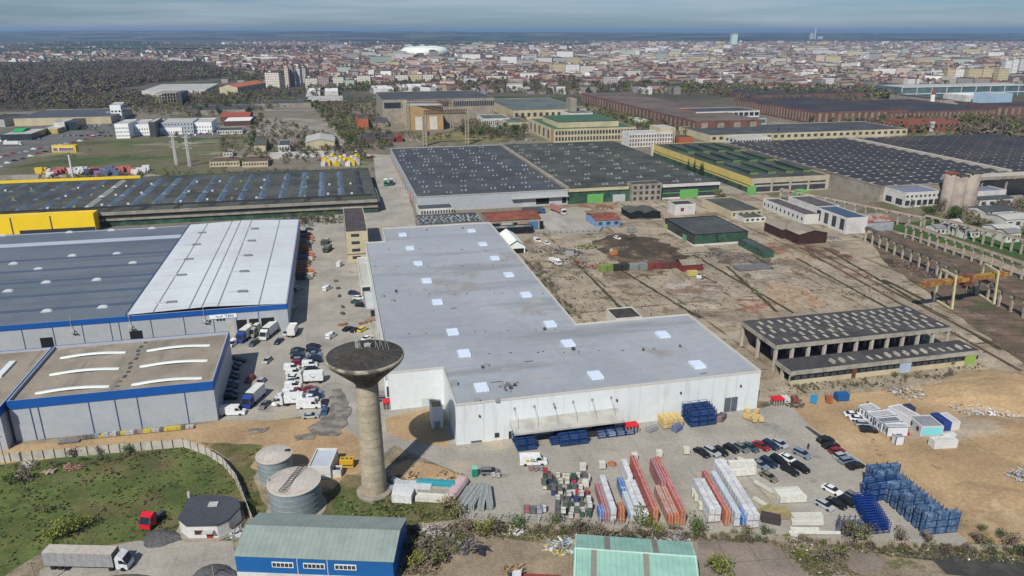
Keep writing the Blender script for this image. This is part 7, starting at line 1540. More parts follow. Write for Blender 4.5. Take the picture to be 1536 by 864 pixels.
for (u, v, n, s, cc_, l) in [(838,377,140,5.5,dk_,'dark scrap heap right of the marquee'),(856,380,120,4.5,[(.05,.06,.07),(.10,.12,.15),(.3,.3,.3)],'blue-black scrap heap behind the white tilt trailer'),(878,371,120,4.,[(.10,.13,.05),(.45,.5,.25),(.08,.1,.04)],'green and yellowish heap at the edge of the burnt ground'),(797,378,80,4.,dk_,'scrap heap at the marquee opening'),(845,392,60,3.,dk_,'low dark scrap between the parked vans'),(868,395,70,3.4,[(.4,.05,.05),(.3,.3,.3),(.1,.1,.1)],'heap with red pieces beside the scrap'),(886,402,70,3.,[(.3,.06,.05),(.2,.1,.08),(.35,.33,.3)],'reddish timber heap left of the lime container'),
        (820,412,60,4.,dk_,'thin scatter of dark rubbish beside the warehouse edge'),(1068,385,120,6.5,[(.16,.15,.13),(.3,.29,.27),(.1,.1,.1)],'long low rubble heap in front of the dark green shed'),(1110,388,120,6.5,[(.2,.06,.05),(.15,.14,.13),(.3,.29,.28)],'rubble heap with red pieces right of the grey one'),(1010,330,90,5.,dk_,'dark heap between the low sheds and the dark green shed'),(965,328,80,4.,[(.13,.12,.13),(.2,.19,.18)],'grey scrap beside the pair of low sheds'),(905,313,80,5.,[(.25,.1,.06),(.2,.15,.1)],'rust red scrap beds in front of the green glazed hall'),
        (1245,358,80,4.,[(.3,.3,.3),(.2,.2,.22),(.1,.1,.1)],'grey scrap beside the brown timber sheds'),(1225,385,60,5.,[(.10,.06,.05),(.16,.10,.08)],'dark red litter in the derelict yard'),(1370,400,160,7.,[(.13,.05,.05),(.06,.05,.06),(.2,.22,.22)],'long heap of dark steel under the nearest crane way'),(1400,412,160,7.,[(.10,.05,.05),(.05,.05,.06),(.16,.2,.2)],'second heap of dark steel under the nearest crane way'),(1430,425,120,6.,[(.12,.06,.05),(.06,.05,.05)],'dark steel heap behind the gantry crane'),
        (1360,590,130,4.5,[(.5,.5,.5),(.35,.33,.3),(.2,.17,.14)],'rubble heap by the boundary wall behind the cabins'),(1462,612,150,5.,[(.6,.6,.62),(.5,.5,.52),(.3,.28,.25)],'white rubbish heap on the sand behind the cabins'),(1500,622,100,4.5,[(.6,.6,.62),(.4,.4,.4)],'second white rubbish heap towards the right edge'),(1532,716,90,2.6,[(.45,.46,.5),(.3,.3,.3),(.2,.2,.2)],'grey rubbish heap cut by the right edge'),(1190,607,60,2.2,dk_,'dark oddments behind the red shelter'),
        (668,800,170,3.6,[(.3,.27,.23),(.2,.18,.15),(.12,.11,.1)],'heap of grey timber and branches below the wall'),(690,820,150,2.8,[(.28,.25,.22),(.06,.07,.08),(.18,.16,.14)],'tangled timber pile below the grey heap'),(645,798,80,1.7,[(.5,.5,.5),(.35,.35,.35)],'small white rubbish heap near the blue shed'),(724,828,40,1.1,[(.03,.035,.05)],'small dark heap at the end of the timber pile'),(844,822,130,2.6,[(.6,.62,.64),(.3,.4,.5),(.5,.45,.1),(.25,.25,.25)],'heap of white and blue litter left of the mint roof'),(925,812,150,3.6,[(.02,.02,.022),(.03,.03,.03),(.2,.18,.15)],'heap of black tyres and pipes behind the mint roof'),(958,815,90,3.,[(.03,.03,.03),(.25,.22,.18)],'second black tangle behind the mint roof'),(1000,826,90,4.,[(.5,.5,.48),(.35,.34,.32)],'pale plank litter right of the mint roof'),(1015,810,70,2.,[(.3,.3,.3),(.16,.16,.17)],'grey metal tangle near the pale planks'),(770,860,70,1.6,[(.35,.25,.12),(.2,.15,.1)],'yellow-brown timber bits by the flatbed lorry'),(775,800,40,.9,[(.6,.6,.6)],'small white bag heap on the waste strip'),
        (109,703,60,1.6,[(.36,.22,.16),(.3,.17,.12)],'reddish brick rubble heap in the rough grass'),(45,700,40,1.1,[(.45,.43,.38)],'pale stone heap left in the rough grass'),(30,714,30,.9,[(.42,.36,.3)],'small stone heap near the left edge'),(75,710,30,.9,[(.42,.34,.27)],'small stone heap between two others'),(355,802,60,1.3,[(.55,.56,.58),(.35,.35,.35)],'white sacks beside the blue shed'),(1296,790,10,.5,dk_,'tiny dark heap under the frames')]:
    scrap(u, v, n, s, cc_, l)
for i, (u, v) in enumerate([(812,372),(872,388),(905,395),(935,372),(965,392),(1000,352),(1060,430),(1130,440),(1215,402),(1160,380),(1290,415),(1330,440),(852,418),(890,440),(980,445),(1240,340),(1195,340),(1010,343),(780,395),(1275,440)]): scrap(u, v, 26, 2.2, [(.16,.14,.11),(.09,.08,.07),(.2,.09,.06),(.34,.32,.28)][i % 3:], 'thin scatter of scrap %s' % ['before the marquee', 'in the scrap yard, lower', 'just behind the container row', 'on the burnt ground', 'at the right of the burnt ground', 'left of the dark green shed', 'below the container row, right', 'on the reddish slabs', 'in the middle of the derelict yard', 'below the brown timber sheds', 'near the yard pole', 'above the large open shed, right', 'off the warehouse flank, upper', 'off the warehouse flank, lower', 'in the open middle of the slabs', 'right of the brown sheds', 'left of the brown sheds', 'behind the dark green shed, left', 'against the marquee side', 'above the large open shed, left'][i], 'scrap_scatter', .7)
for i, (u0, u1, c, l) in enumerate([(901,920,(.17,.24,.06),'lime green container'),(921,944,(.03,.035,.03),'black container with lime roof edge'),(945,972,(.19,.2,.2),'grey container'),(973,992,(.18,.05,.045),'red container with white mark'),(993,1015,(.12,.05,.045),'dark red container')]):
    a_ = G(u0, 409 - (u0 - 901) * .05); c_ = G(u1, 408 - (u1 - 901) * .05); f = Fr(a_, c_, None, 2.9, snap=False, D=2.6); e = empty('shipping_container', (a_.x, a_.y, 0), l + ', in the row on the derelict yard', 'container', 'containers on the derelict yard'); f.root = e
    b = MB(); b.prism(f.poly(), .1, 2.9); b.build('body', plain('cont_%d' % i, c, .7, .25, 1.), e); panel(f, 'F', f.L * .45, f.L * .55, .3, 2.7, plain('cont_%dd' % i, tuple(x * .7 for x in c)), 'door', .05)
f = hut('tumbledown red gabled cabin above the yellow loader at the end of the container row', (1024,398), (1057,397), (1018,391), 3., plain('cabin_oxblood', (.16,.035,.035)), m_gravelroof, 'cabin', 'cabin', gable=1.4)
bundle(1038, 414, 4.4, 2., 2.1, 10, (.5, .42, .13), 'yellow loader machine at the end of the container row', 'loader', 3, 'machine'); bundle(1048, 418, 2.2, 1.5, 1.2, 0, (.55, .56, .58), 'small silver car body beside the yellow loader', 'car_body', 1, 'car')
bundle(921, 383, 3., 2., 2., 30, (.5, .18, .05), 'orange drum trailer on the burnt ground', 'drum', 2, 'machine'); bundle(947, 349, 4., 3., 2.6, 20, (.26, .27, .24), 'grey-green covered heap at the edge of the burnt ground', 'covered_heap', 1, 'heap'); bundle(917, 380, 2, 1., 1.8, 70, (.55, .5, .42), 'pale box beside the orange drum', 'box', 1, 'box'); bundle(854, 384, 4, 2.2, 2., 10, (.35, .36, .36), 'grey tilt trailer amid the scrap', 'trailer', 1, 'trailer'); bundle(1127, 403, 16, 6, 1., 12, (.15, .15, .16), 'long dark slag bed in the derelict yard', 'slag_bed', 5, 'bed'); bundle(1333, 395, 3, 2.4, 1.8, -70, (.08, .055, .045), 'brown block standing alone near the crane way', 'concrete_block', 1, 'block')
def heap(u, v, rx, ry, h, c, label, seed=1, name='gravel_heap'):
    p = G(u, v); r_ = random.Random(seed); N = 22; vv = []; ff = []; K = 7
    for k in range(K):
        t = k / (K - 1)
        for i in range(N):
            a_ = 2 * math.pi * i / N; rr = (1 - t) * (1 + .12 * math.sin(a_ * 3 + seed) + r_.uniform(-.05, .05)); vv.append((p.x + rx * rr * math.cos(a_), p.y + ry * rr * math.sin(a_), h * (1 - (1 - t) ** 1.6) + (r_.uniform(-.05, .05) if k else -.05)))
    ff = [(k*N+i, k*N+(i+1) % N, (k+1)*N+(i+1) % N, (k+1)*N+i) for k in range(K-1) for i in range(N)]
    b = MB(); b.add(vv, ff); o = b.build(name, c, None, False); return tag(o, label, 'heap')
mg = mat('gravel_dark', (.105, .105, .11), c2=(.075, .075, .08), scale=1.5, var=.3, grain=4.)
heap(243, 808, 4.2, 3, 1.5, mg, 'dark gravel heap below the red tractor cab', 1); heap(322, 868, 5.4, 4, 1.4, mg, 'dark gravel heap on the pad left of the blue shed', 2); heap(185, 880, 9, 3.4, .8, mat('gravel_mid', (.15, .135, .115), c2=(.10, .095, .085), scale=1., var=.3, grain=3.), 'low gravel heap along the lorry on the pad', 3)
heap(1515, 592, 24, 15, 4.6, m_sand, 'broad sandy mound at the right edge', 4, 'sand_mound'); heap(1560, 660, 20, 14, 3.2, m_sand, 'sandy mound cut by the right edge, below the broad one', 7, 'sand_mound'); heap(1490, 745, 9, 6, 1.1, m_sand, 'low sandy swell right of the blue racks', 8, 'sand_mound'); heap(1440, 600, 10, 6, 1., m_sand, 'low sandy rise behind the cabins', 5, 'sand_mound'); heap(228, 268, 9, 6, 3.5, MATS['pale_gravel'], 'pale gravel heap behind the long dark hall', 6)
# ---------------------------------------------------------------- trees
def leafmat(name, c, c2, thr=(.4, .6)):
    m = mat(name, c, c2=c2, scale=.5, thr=thr, var=.35, grain=1.2, rough=.9); return m
LM = dict(bare=leafmat('twigs', (.18, .15, .115), (.13, .105, .08)), olive=leafmat('spring_leaf', (.17, .17, .065), (.12, .13, .05)), lime=leafmat('fresh_leaf', (.21, .23, .045), (.14, .17, .035)), green=leafmat('deep_leaf', (.06, .10, .035), (.085, .125, .04)), conifer=leafmat('needle', (.02, .035, .02), (.03, .045, .022)), tan=leafmat('dry_reed', (.30, .22, .12), (.2, .15, .08)))
m_bark = plain('bark', (.09, .07, .055), .95, .25, 4.)
def leafcloud(b, c, rad, n, s, r, squash=1.):
    for _ in range(n):
        d = Vector((r.gauss(0, 1), r.gauss(0, 1), r.gauss(0, 1))).normalized() * rad * (r.random() ** .45); d.z *= squash
        o = Vector(c) + d; a_ = Vector((r.gauss(0, 1), r.gauss(0, 1), r.gauss(0, 1))).normalized(); e_ = a_.orthogonal().normalized(); q_ = s * r.uniform(.5, 1.3)
        f_ = a_.cross(e_); b.face(o - e_ * q_ - f_ * q_ * .5, o + e_ * q_ - f_ * q_ * .3, o + e_ * q_ * .4 + f_ * q_ * .7, o - e_ * q_ * .6 + f_ * q_ * .6)
def treeproto(kind, seed, h=9., spread=.32):
    r = random.Random(seed); root = empty({'conifer': 'fir_tree', 'bush': 'shrub'}.get(kind, 'tree'), (0, 0, 0), 'tree', 'tree'); t = MB(); c = MB()
    if kind == 'conifer':
        t.tube((0, 0, 0), (0, 0, h * .95), .18, 5, .04); t.build('trunk', m_bark, root)
        for k in range(16):
            z_ = h * (.12 + .86 * k / 16); rr = (1 - k / 16) * h * .2 + .15
            for _ in range(16): a_ = r.uniform(0, 6.3); q_ = rr * r.uniform(.5, 1.1); c.face((math.cos(a_) * q_, math.sin(a_) * q_, z_ - q_ * .35), (math.cos(a_ + .5) * q_ * .6, math.sin(a_ + .5) * q_ * .6, z_), (0, 0, z_ + .5), (math.cos(a_ - .5) * q_ * .6, math.sin(a_ - .5) * q_ * .6, z_ + .02))
        c.build('crown', LM['conifer'], root); return Proto(root)
    if kind == 'bush':
        lm = LM[['lime', 'olive', 'tan', 'bare', 'green'][seed % 5]]
        for _ in range(7): a_ = r.uniform(0, 6.3); t.tube((0, 0, 0), (math.cos(a_) * h * .3, math.sin(a_) * h * .3, h * r.uniform(.5, .9)), .05, 3, .015)
        t.build('stem', m_bark, root)
        for _ in range(9): leafcloud(c, (r.gauss(0, h * .22), r.gauss(0, h * .22), h * r.uniform(.25, .75)), h * .27, 26, h * .055, r)
        c.build('crown', lm, root); return Proto(root)
    t.tube((0, 0, 0), (0, 0, h * .35), .2, 5, .14); ends = []
    for k in range(9):
        a_ = r.uniform(0, 6.3); z_ = h * r.uniform(.25, .45); q_ = h * spread * r.uniform(.5, 1.); e_ = Vector((math.cos(a_) * q_, math.sin(a_) * q_, h * r.uniform(.6, .95))); t.tube((0, 0, z_), e_, .1, 4, .03); ends.append(e_)
        if kind == 'bare':
            for _ in range(5): g = e_ * r.uniform(.6, .9) + Vector((0, 0, .4)); t.tube(g, g + Vector((r.gauss(0, 1), r.gauss(0, 1), r.uniform(.3, 1.8))) * h * .09, .045, 3, .012)
    t.build('trunk', m_bark, root)
    n, s = (20, .16) if kind == 'bare' else (44, .34)
    for e_ in ends + [Vector((r.gauss(0, 1), r.gauss(0, 1), h * .7)) for _ in range(4)]: leafcloud(c, e_, h * .17, n, s * h / 9, r)
    c.build('crown', LM[kind], root); return Proto(root)
TR = {k: [treeproto(k, 10 * i + j, h_) for j in range(2)] for i, (k, h_) in enumerate((('bare', 9.), ('olive', 9.), ('lime', 7.), ('green', 9.)))}
TR['conifer'] = [treeproto('conifer', 5, 11.)]
BU = [treeproto('bush', s, 3.) for s in range(5)]
AD = dict(bare='bare brown', olive='olive spring', lime='fresh yellow-green', green='dark green', conifer='dark conical', )
rt = random.Random(21)
def trees(px, n, kinds, place, smin=.8, smax=1.3, jx=3., jy=1.):
    """along a photo polyline"""
    seg = [(a_, c_, math.dist(a_, c_)) for a_, c_ in zip(px, px[1:])]; tot = sum(s[2] for s in seg)
    for i in range(n):
        d = tot * (i + rt.random() * .7) / n
        for a_, c_, L in seg:
            if d <= L: break
            d -= L
        t = min(1, d / L); u = a_[0] + (c_[0] - a_[0]) * t + rt.uniform(-jx, jx); v = a_[1] + (c_[1] - a_[1]) * t + rt.uniform(-jy, jy)
        p = G(u, v); k = rt.choice(kinds)
        rt.choice(TR[k]).put(p.x, p.y, 0, rt.uniform(0, 6), '%s tree %s' % (AD[k], place), '%s trees %s' % (AD[k], place), 'tree', sc=rt.uniform(smin, smax))
trees([(472,160),(500,190),(528,222)], 14, ['olive', 'green', 'lime'], 'along the gravel lane behind the left hall', .9, 1.3, 8, 3)
trees([(512,165),(580,195),(560,215)], 12, ['olive', 'bare'], 'around the brick hut left of the power hall', .8, 1.2, 9, 4)
trees([(375,228),(382,200),(395,175)], 9, ['green', 'olive'], 'left of the gravel lot', .8, 1.1, 3)
trees([(425,222),(500,224)], 7, ['olive', 'bare'], 'before the pale twin gabled factory', .5, .8)
trees([(690,205),(790,200),(785,190)], 12, ['green', 'olive'], 'between the power hall and the cream office', .8, 1.3, 5, 5)
trees([(880,160),(960,195),(1000,192)], 14, ['green', 'olive', 'lime'], 'in the grass right of the cream office', .7, 1.2, 14, 6)
trees([(830,213),(935,205)], 5, ['conifer'], 'before the cream office', .5, .7)
trees([(1028,255),(1074,272)], 5, ['conifer'], 'between the green glazed hall and the yellow hall', .9, 1.15, 4, 3)
trees([(1167,207)], 1, ['conifer'], 'behind the monitor roofed hall', 1.1, 1.2) if 0 else trees([(1166,206),(1168,206)], 1, ['conifer'], 'behind the monitor roofed hall', 1.1, 1.2, .2, .2)
trees([(1190,184),(1340,190),(1400,198)], 16, ['bare', 'olive', 'lime'], 'in front of the red brick halls', .9, 1.5, 6, 2)
trees([(1440,190),(1536,200)], 16, ['bare', 'bare', 'olive'], 'in the grove right of the small brick office', 1.2, 1.9, 5, 4)
trees([(1380,205),(1450,212),(1560,222)], 12, ['bare', 'bare', 'lime'], 'on the near edge of the right hand grove', .6, 1., 5, 2)
trees([(1386,330),(1400,331)], 2, ['green'], 'left of the silos foot', .8, .9, 1); trees([(1425,332),(1440,336)], 3, ['green'], 'right below the silos', .75, .95, 3, 1)
trees([(1405,322),(1412,318)], 2, ['bare'], 'against the silos', .9, 1.1, 1); trees([(1490,318),(1530,312)], 5, ['bare'], 'among the yard houses at right', .6, .9, 4)
trees([(1075,298),(1082,305)], 3, ['olive'], 'beside the white cubic hut', .5, .7, 2)
trees([(440,338),(505,330)], 9, ['olive', 'bare'], 'behind the half white roofed hall', .4, .6, 3, 2)
trees([(180,262),(330,258),(540,262)], 14, ['bare'], 'along the back edge of the long dark hall', .35, .6, 4, 2)
trees([(250,160),(320,172),(380,150)], 16, ['olive', 'green', 'bare'], 'between the white offices and the railway', .9, 1.4, 9, 4)
trees([(120,180),(150,185)], 3, ['green', 'olive'], 'by the far left shops', .8, 1., 3); trees([(60,262),(150,225)], 4, ['bare'], 'on the vacant field edge', .4, .6)
trees([(700,140),(900,134)], 16, ['bare', 'green', 'olive'], 'in the row behind the power hall', 1., 1.6, 6, 3)
trees([(900,134),(1100,138),(1280,148)], 22, ['bare', 'olive', 'green'], 'in the row behind the brick halls', 1., 1.7, 6, 4)
trees([(400,140),(560,128)], 14, ['bare', 'olive'], 'at the town edge behind the railway', .9, 1.5, 7, 3)
def shrub(u, v, k, s, label): p = G(u, v); BU[k].put(p.x, p.y, 0, rt.uniform(0, 6), label, label.replace('shrub', 'shrubs'), 'shrub', sc=s)
for i, (u, v, k, s) in enumerate([(92,806,0,1.7),(108,800,0,1.4),(80,812,0,1.2),(128,790,0,1.1),(70,770,1,.9),(295,765,3,1.2),(678,766,2,1.5),(687,776,1,1.3),(640,842,3,1.9),(652,850,1,1.6),(628,850,0,1.2),(728,806,0,1.5),(700,798,3,1.2),(745,800,3,1.4),(780,792,4,1.3),(832,790,1,1.2),(870,800,3,1.4),(960,784,1,1.5),(970,796,0,1.2),(988,800,0,1.),(1050,803,4,1.5),(1046,792,2,.9),(1083,862,0,1.7),(1072,856,1,1.1),(1120,806,1,1.),(1146,804,4,.9),(1282,812,1,1.7),(1270,806,3,1.4),(1300,806,3,1.2),(1350,812,3,1.1),(1390,814,3,1.),(1466,816,3,1.1),(1480,820,1,1.),(1500,808,4,.9),(1470,796,4,.7),(1200,838,0,.9),(1262,838,1,1.2),(1240,845,3,1.),(615,830,4,1.1),(1452,440,4,.8),(1420,548,4,1.2),(1425,565,3,1.),(1340,566,4,.8),(38,722,3,1.3),(16,728,4,1.4),(110,686,3,1.),(150,682,3,.9),(195,680,4,1.),(372,762,4,.9),(800,420,3,.8),(815,438,3,.8),(826,452,3,.9),(838,462,3,.9),(850,472,3,.9),(806,428,3,.7),(1530,835,4,1.1),(1515,822,3,1.2),(900,806,3,1.1),(1010,800,3,.9)]):
    shrub(u, v, k, s, '%s %s shrub %s' % (['small', 'mid-sized', 'large'][0 if s < 1 else 1 if s < 1.4 else 2], ['yellow-green', 'olive', 'tan dry', 'brown twiggy', 'dark green'][k],
        'near %s' % ('the lorry on the pad' if u < 140 and v > 760 else 'the concrete panel fence' if u < 400 else 'the blue shed flank' if u < 660 and v > 800 else 'the wire mesh fence' if u < 800 and v > 700 else 'the warehouse right flank' if v < 480 and u < 860 else 'the mint roof' if u < 1100 and v > 700 else 'the front wall before the rows of planks' if u < 1260 and v > 700 else 'the front wall below the blue racks' if v > 700 else 'the open sheds')))
# tufts, weeds and litter as ground cover
def cover(name, zones, m, n, s, seed, flat=.6):
    r = random.Random(seed); b = MB()
    for poly, k in zones:
        pts = PX(*poly); xs = [p.x for p in pts]; ys = [p.y for p in pts]; c = 0
        def ins(x, y):
            f_ = False; j = len(pts) - 1
            for i in range(len(pts)):
                if (pts[i].y > y) != (pts[j].y > y) and x < (pts[j].x - pts[i].x) * (y - pts[i].y) / (pts[j].y - pts[i].y) + pts[i].x: f_ = not f_
                j = i
            return f_
        while c < k:
            x, y = r.uniform(min(xs), max(xs)), r.uniform(min(ys), max(ys)); 
            if not ins(x, y): c += .25; continue
            if math.sin(x * .31 + seed) * math.cos(y * .27) + .5 * math.sin(x * .9 + y * .7) < r.uniform(-.9, .8): c += .5; continue
            c += 1; q_ = s * r.uniform(.4, 1.4)
            for _ in range(3):
                a_ = r.uniform(0, 6.3); dx_, dy_ = math.cos(a_) * q_, math.sin(a_) * q_; b.face((x - dx_, y - dy_, Z * .5), (x + dy_ * .6, y - dx_ * .6, Z * .8), (x + dx_, y + dy_, Z + q_ * flat * .5), (x - dy_ * .6, y + dx_ * .6, Z + q_ * flat))
    tag(b.build(name, m), kind='stuff')
GF = [(0,705),(275,672),(330,688),(352,718),(368,765),(350,808),(200,810),(60,830),(0,860)]
WL = [[(600,795),(700,790),(850,800),(1040,806),(1040,812),(860,822),(820,812),(700,808),(650,822),(612,850)], [(1040,806),(1300,822),(1536,830),(1536,848),(1320,835),(1190,815),(1050,812)], [(1160,815),(1215,864),(1290,864),(1235,822)], [(600,850),(650,822),(668,864),(600,864)]]
cover('weeds', [(GF, 450), (WL[0], 750), (WL[1], 450), (WL[2], 225), (WL[3], 120), ([(500,745),(690,760),(688,781),(500,785)], 300), ([(350,690),(395,670),(370,700),(395,760),(380,780)], 250)], LM['olive'], 0, .30, 3, .4)
cover('grass_tufts', [(GF, 900), (WL[0], 450), (WL[1], 270), (WL[2], 135), (WL[3], 72), ([(1180,575),(1320,565),(1480,545),(1500,560),(1340,580),(1180,595)], 500), ([(500,745),(690,760),(688,781),(500,785)], 500)], plain('tuft_green', (.05, .075, .022), .95, .4, .4), 0, .30, 9, .35)
cover('dry_weeds', [(WL[0], 1300), (WL[1], 780), (WL[2], 390), (WL[3], 208), (GF, 220), ([(620,690),(700,714),(690,735),(600,735)], 250), ([(862,395),(940,472),(930,478),(850,470)], 300)], plain('dry_stalk', (.14, .115, .075), .95, .4, .4), 0, .28, 14, .4)
cover('dry_grass', [(WL[0], 600), (WL[1], 360), (WL[2], 180), (WL[3], 96), (GF, 220), ([(800,390),(830,440),(880,480),(850,478),(790,400)], 300), ([(1350,345),(1536,400),(1536,420),(1400,380)], 400)], plain('straw', (.20, .17, .10), .95, .3, .4), 0, .26, 18, .3)
cover('rubble_specks', [([(790,380),(905,350),(1150,350),(1300,400),(1536,520),(1480,535),(1360,455),(1110,480),(1040,470),(880,480)], 1500), ([(1180,610),(1536,570),(1536,800),(1450,800),(1290,690)], 50), (WL[0], 150), (WL[1], 90), (WL[2], 45), (WL[3], 24)], plain('speck_dark', (.12, .10, .07), .9, .5, .3), 0, .28, 31, .4)
cover('litter', [(WL[0], 130), (WL[1], 78), (WL[2], 39), (WL[3], 20), ([(790,380),(890,380),(900,420),(820,430)], 200), ([(1440,600),(1530,610),(1536,630),(1450,625)], 150)], MATS['dome_white'], 0, .2, 23, .4)

# ---------------------------------------------------------------- the town
rg = np.random.default_rng(5)
def UV(x, y, z=0.):
    dz = z - CAMH; zc = y * math.cos(PITCH) - dz * math.sin(PITCH); yc = y * math.sin(PITCH) + dz * math.cos(PITCH)
    return 768 + FOC * x / zc, 432 - FOC * yc / zc
def town_ok(u, v):
    """1 where the photograph shows houses"""
    if v > 141 or v < 60: return 0.
    if v > 127: return .5 if 560 < u < 1330 else 0.
    if u < 330: return .8 if 80 < v < 93 else (.03 if 72 < v < 80 else 0)
    if u < 480: return .9 if (v < 108 and v > 76) else .1
    if u < 900: return .95 if 70 < v < 128 else .03
    return .95 if 64 < v < 128 else .03
walls = [(.44, .41, .35), (.30, .27, .24), (.72, .71, .68), (.38, .31, .22), (.42, .32, .28), (.27, .26, .26)]
roofs = [(.14, .055, .05), (.19, .075, .055), (.10, .05, .047), (.08, .075, .075), (.26, .25, .24), (.055, .035, .035)]
tm = [plain('town_wall_%d' % i, c, .9, .2, .05) for i, c in enumerate(walls)] + [plain('town_roof_%d' % i, c, .8, .25, .05) for i, c in enumerate(roofs)]
cand = []
cell = 170.
for cy_ in np.arange(1330, 7200, cell):
    for cx_ in np.arange(-.76 * cy_ - 200, .76 * cy_ + 200, cell):
        a_ = rg.uniform(0, math.pi / 2) if rg.random() < .5 else TH; ca, sa = math.cos(a_), math.sin(a_)
        gx, gy = (15., 24.) if cy_ < 3500 else (19., 30.)
        if rg.random() < .06: continue
        for i in np.arange(-cell/2, cell/2, gx):
            for j in np.arange(-cell/2, cell/2, gy):
                x = cx_ + i * ca - j * sa + rg.uniform(-3, 3); y = cy_ + i * sa + j * ca + rg.uniform(-4, 4)
                u, v = UV(x, y)
                if -60 < u < 1600 and rg.random() < town_ok(u, v) * (.62 if v > 72 else .8): cand.append((x, y, a_ + (math.pi/2 if rg.random() < .4 else 0), u, v))
cand.sort(key=lambda c: c[1])
def house_geo(x, y, a_, w, d, h, rh):
    ca, sa = math.cos(a_), math.sin(a_); P_ = lambda p, q_, z: (x + p * ca - q_ * sa, y + p * sa + q_ * ca, z)
    v = [P_(p, q_, z) for z in (0, h) for p, q_ in ((-w, -d), (w, -d), (w, d), (-w, d))] + [P_(-w, 0, h + rh), P_(w, 0, h + rh)]
    return v
HF = [(0, 1, 5, 4), (1, 2, 6, 5), (2, 3, 7, 6), (3, 0, 4, 7), (4, 7, 8), (5, 9, 6), (4, 5, 9, 8), (6, 7, 8, 9)]
wn_ = ['cream', 'tan', 'white', 'ochre', 'pinkish', 'grey']; rn_ = ['dark red', 'brick red', 'maroon', 'grey', 'pale', 'brown']
zn = lambda u: 'left of the white stadium' if u < 600 else 'below the white stadium' if u < 760 else 'behind the cream office' if u < 1000 else 'behind the brick halls' if u < 1330 else 'above the glass mall'
hp_ = {}
near = [c for c in cand if c[3] > 0][:300]; nearset = set(id(c) for c in near)
for (x, y, a_, u, v) in near:
    wi, ri, big = int(rg.integers(0, 6)), int(rg.integers(0, 6)), int(rg.random() < .22)
    if (wi, ri, big) not in hp_:
        me = bpy.data.meshes.new('town_house'); w, d, h, rh = (13., 6., 10.5, 2.4) if big else (6.2, 4.6, 4.6, 2.7)
        me.from_pydata(house_geo(0, 0, 0, w, d, h, rh), [], HF); me.materials.append(facade('house_face_%d' % wi, walls[wi], pw=2.8, ph=3., fill=.36, fillh=.42)); me.materials.append(tm[6 + ri]); me.polygons.foreach_set('material_index', [0]*6 + [1]*2); hp_[(wi, ri, big)] = me
    o = bpy.data.objects.new('town_house', hp_[(wi, ri, big)]); col.objects.link(o); o.location = (x, y, 0); o.rotation_euler = (0, 0, a_)
    tag(o, '%s %s house with %s roof at near town edge, %s' % (['small', 'long'][big], wn_[wi], rn_[ri], zn(u)), 'house', '%s %s %s town houses %s' % (['small', 'long'][big], wn_[wi], rn_[ri], zn(u)))
rest = [c for c in cand if id(c) not in nearset]
print('houses', len(cand))
V, Fq, MI = [], [], []
for (x, y, a_, u, v) in rest:
    s = 1. if y < 3500 else 1.25; big = rg.random() < (.12 if u < 900 else .2)
    w, d, h, rh = (rg.uniform(9, 17), 6., rg.uniform(7, 14), 1.8) if big else (rg.uniform(4.2, 6) * s, rg.uniform(3.6, 4.4) * s, rg.uniform(3., 5.), rg.uniform(2.4, 3.6))
    k = len(V); V += house_geo(x, y, a_, w, d, h, rh); wi, ri = int(rg.integers(0, 6)), int(rg.integers(0, 6)) if u > 850 else int(rg.choice([0, 1, 2, 0, 5, 3]))
    for q_, f_ in enumerate(HF): Fq.append(tuple(i + k for i in f_)); MI.append(wi if q_ < 6 else 6 + ri)
me = bpy.data.meshes.new('distant_houses'); me.from_pydata(V, [], Fq)
for m_ in tm: me.materials.append(m_)
me.polygons.foreach_set('material_index', MI); o = bpy.data.objects.new('distant_houses', me); col.objects.link(o); tag(o, kind='stuff')
# town trees and woods: masses nobody could count
def mass(name, spots, mats_, q=9, size=(2.6, 4.6)):
    V, Fq, MI = [], [], []
    n = len(spots); sp_ = np.array([(s[0], s[1], s[2]) for s in spots]); 
    for k in range(q):
        d = rg.normal(size=(n, 3)); d /= np.linalg.norm(d, axis=1)[:, None]; hh = sp_[:, 2][:, None]
        c = np.stack([sp_[:, 0], sp_[:, 1], sp_[:, 2] * .55], 1) + d * hh * np.array([[.42, .42, .42]]) * (rg.random((n, 1)) ** .4)
        a_ = rg.normal(size=(n, 3)); a_ /= np.linalg.norm(a_, axis=1)[:, None]; b_ = np.cross(a_, rg.normal(size=(n, 3))); b_ /= np.linalg.norm(b_, axis=1)[:, None]
        s = rg.uniform(*size, (n, 1)) * hh / 10
        V.append(np.stack([c - a_ * s, c - b_ * s * .8, c + a_ * s, c + b_ * s * .8], 1).reshape(-1, 3))
        MI.append(np.array([s_[3] for s_ in spots]))
    V = np.concatenate(V); nf = len(V) // 4
    me = bpy.data.meshes.new(name); me.vertices.add(len(V)); me.vertices.foreach_set('co', V.ravel()); me.loops.add(nf * 4); me.loops.foreach_set('vertex_index', np.arange(nf * 4, dtype=np.int32))
    me.polygons.add(nf); me.polygons.foreach_set('loop_start', np.arange(0, nf * 4, 4, dtype=np.int32)); me.polygons.foreach_set('loop_total', np.full(nf, 4, dtype=np.int32))
    for m_ in mats_: me.materials.append(m_)
    me.polygons.foreach_set('material_index', np.concatenate(MI).astype(np.int32)); me.update(calc_edges=True)
    o = bpy.data.objects.new(name, me); col.objects.link(o); tag(o, kind='stuff')
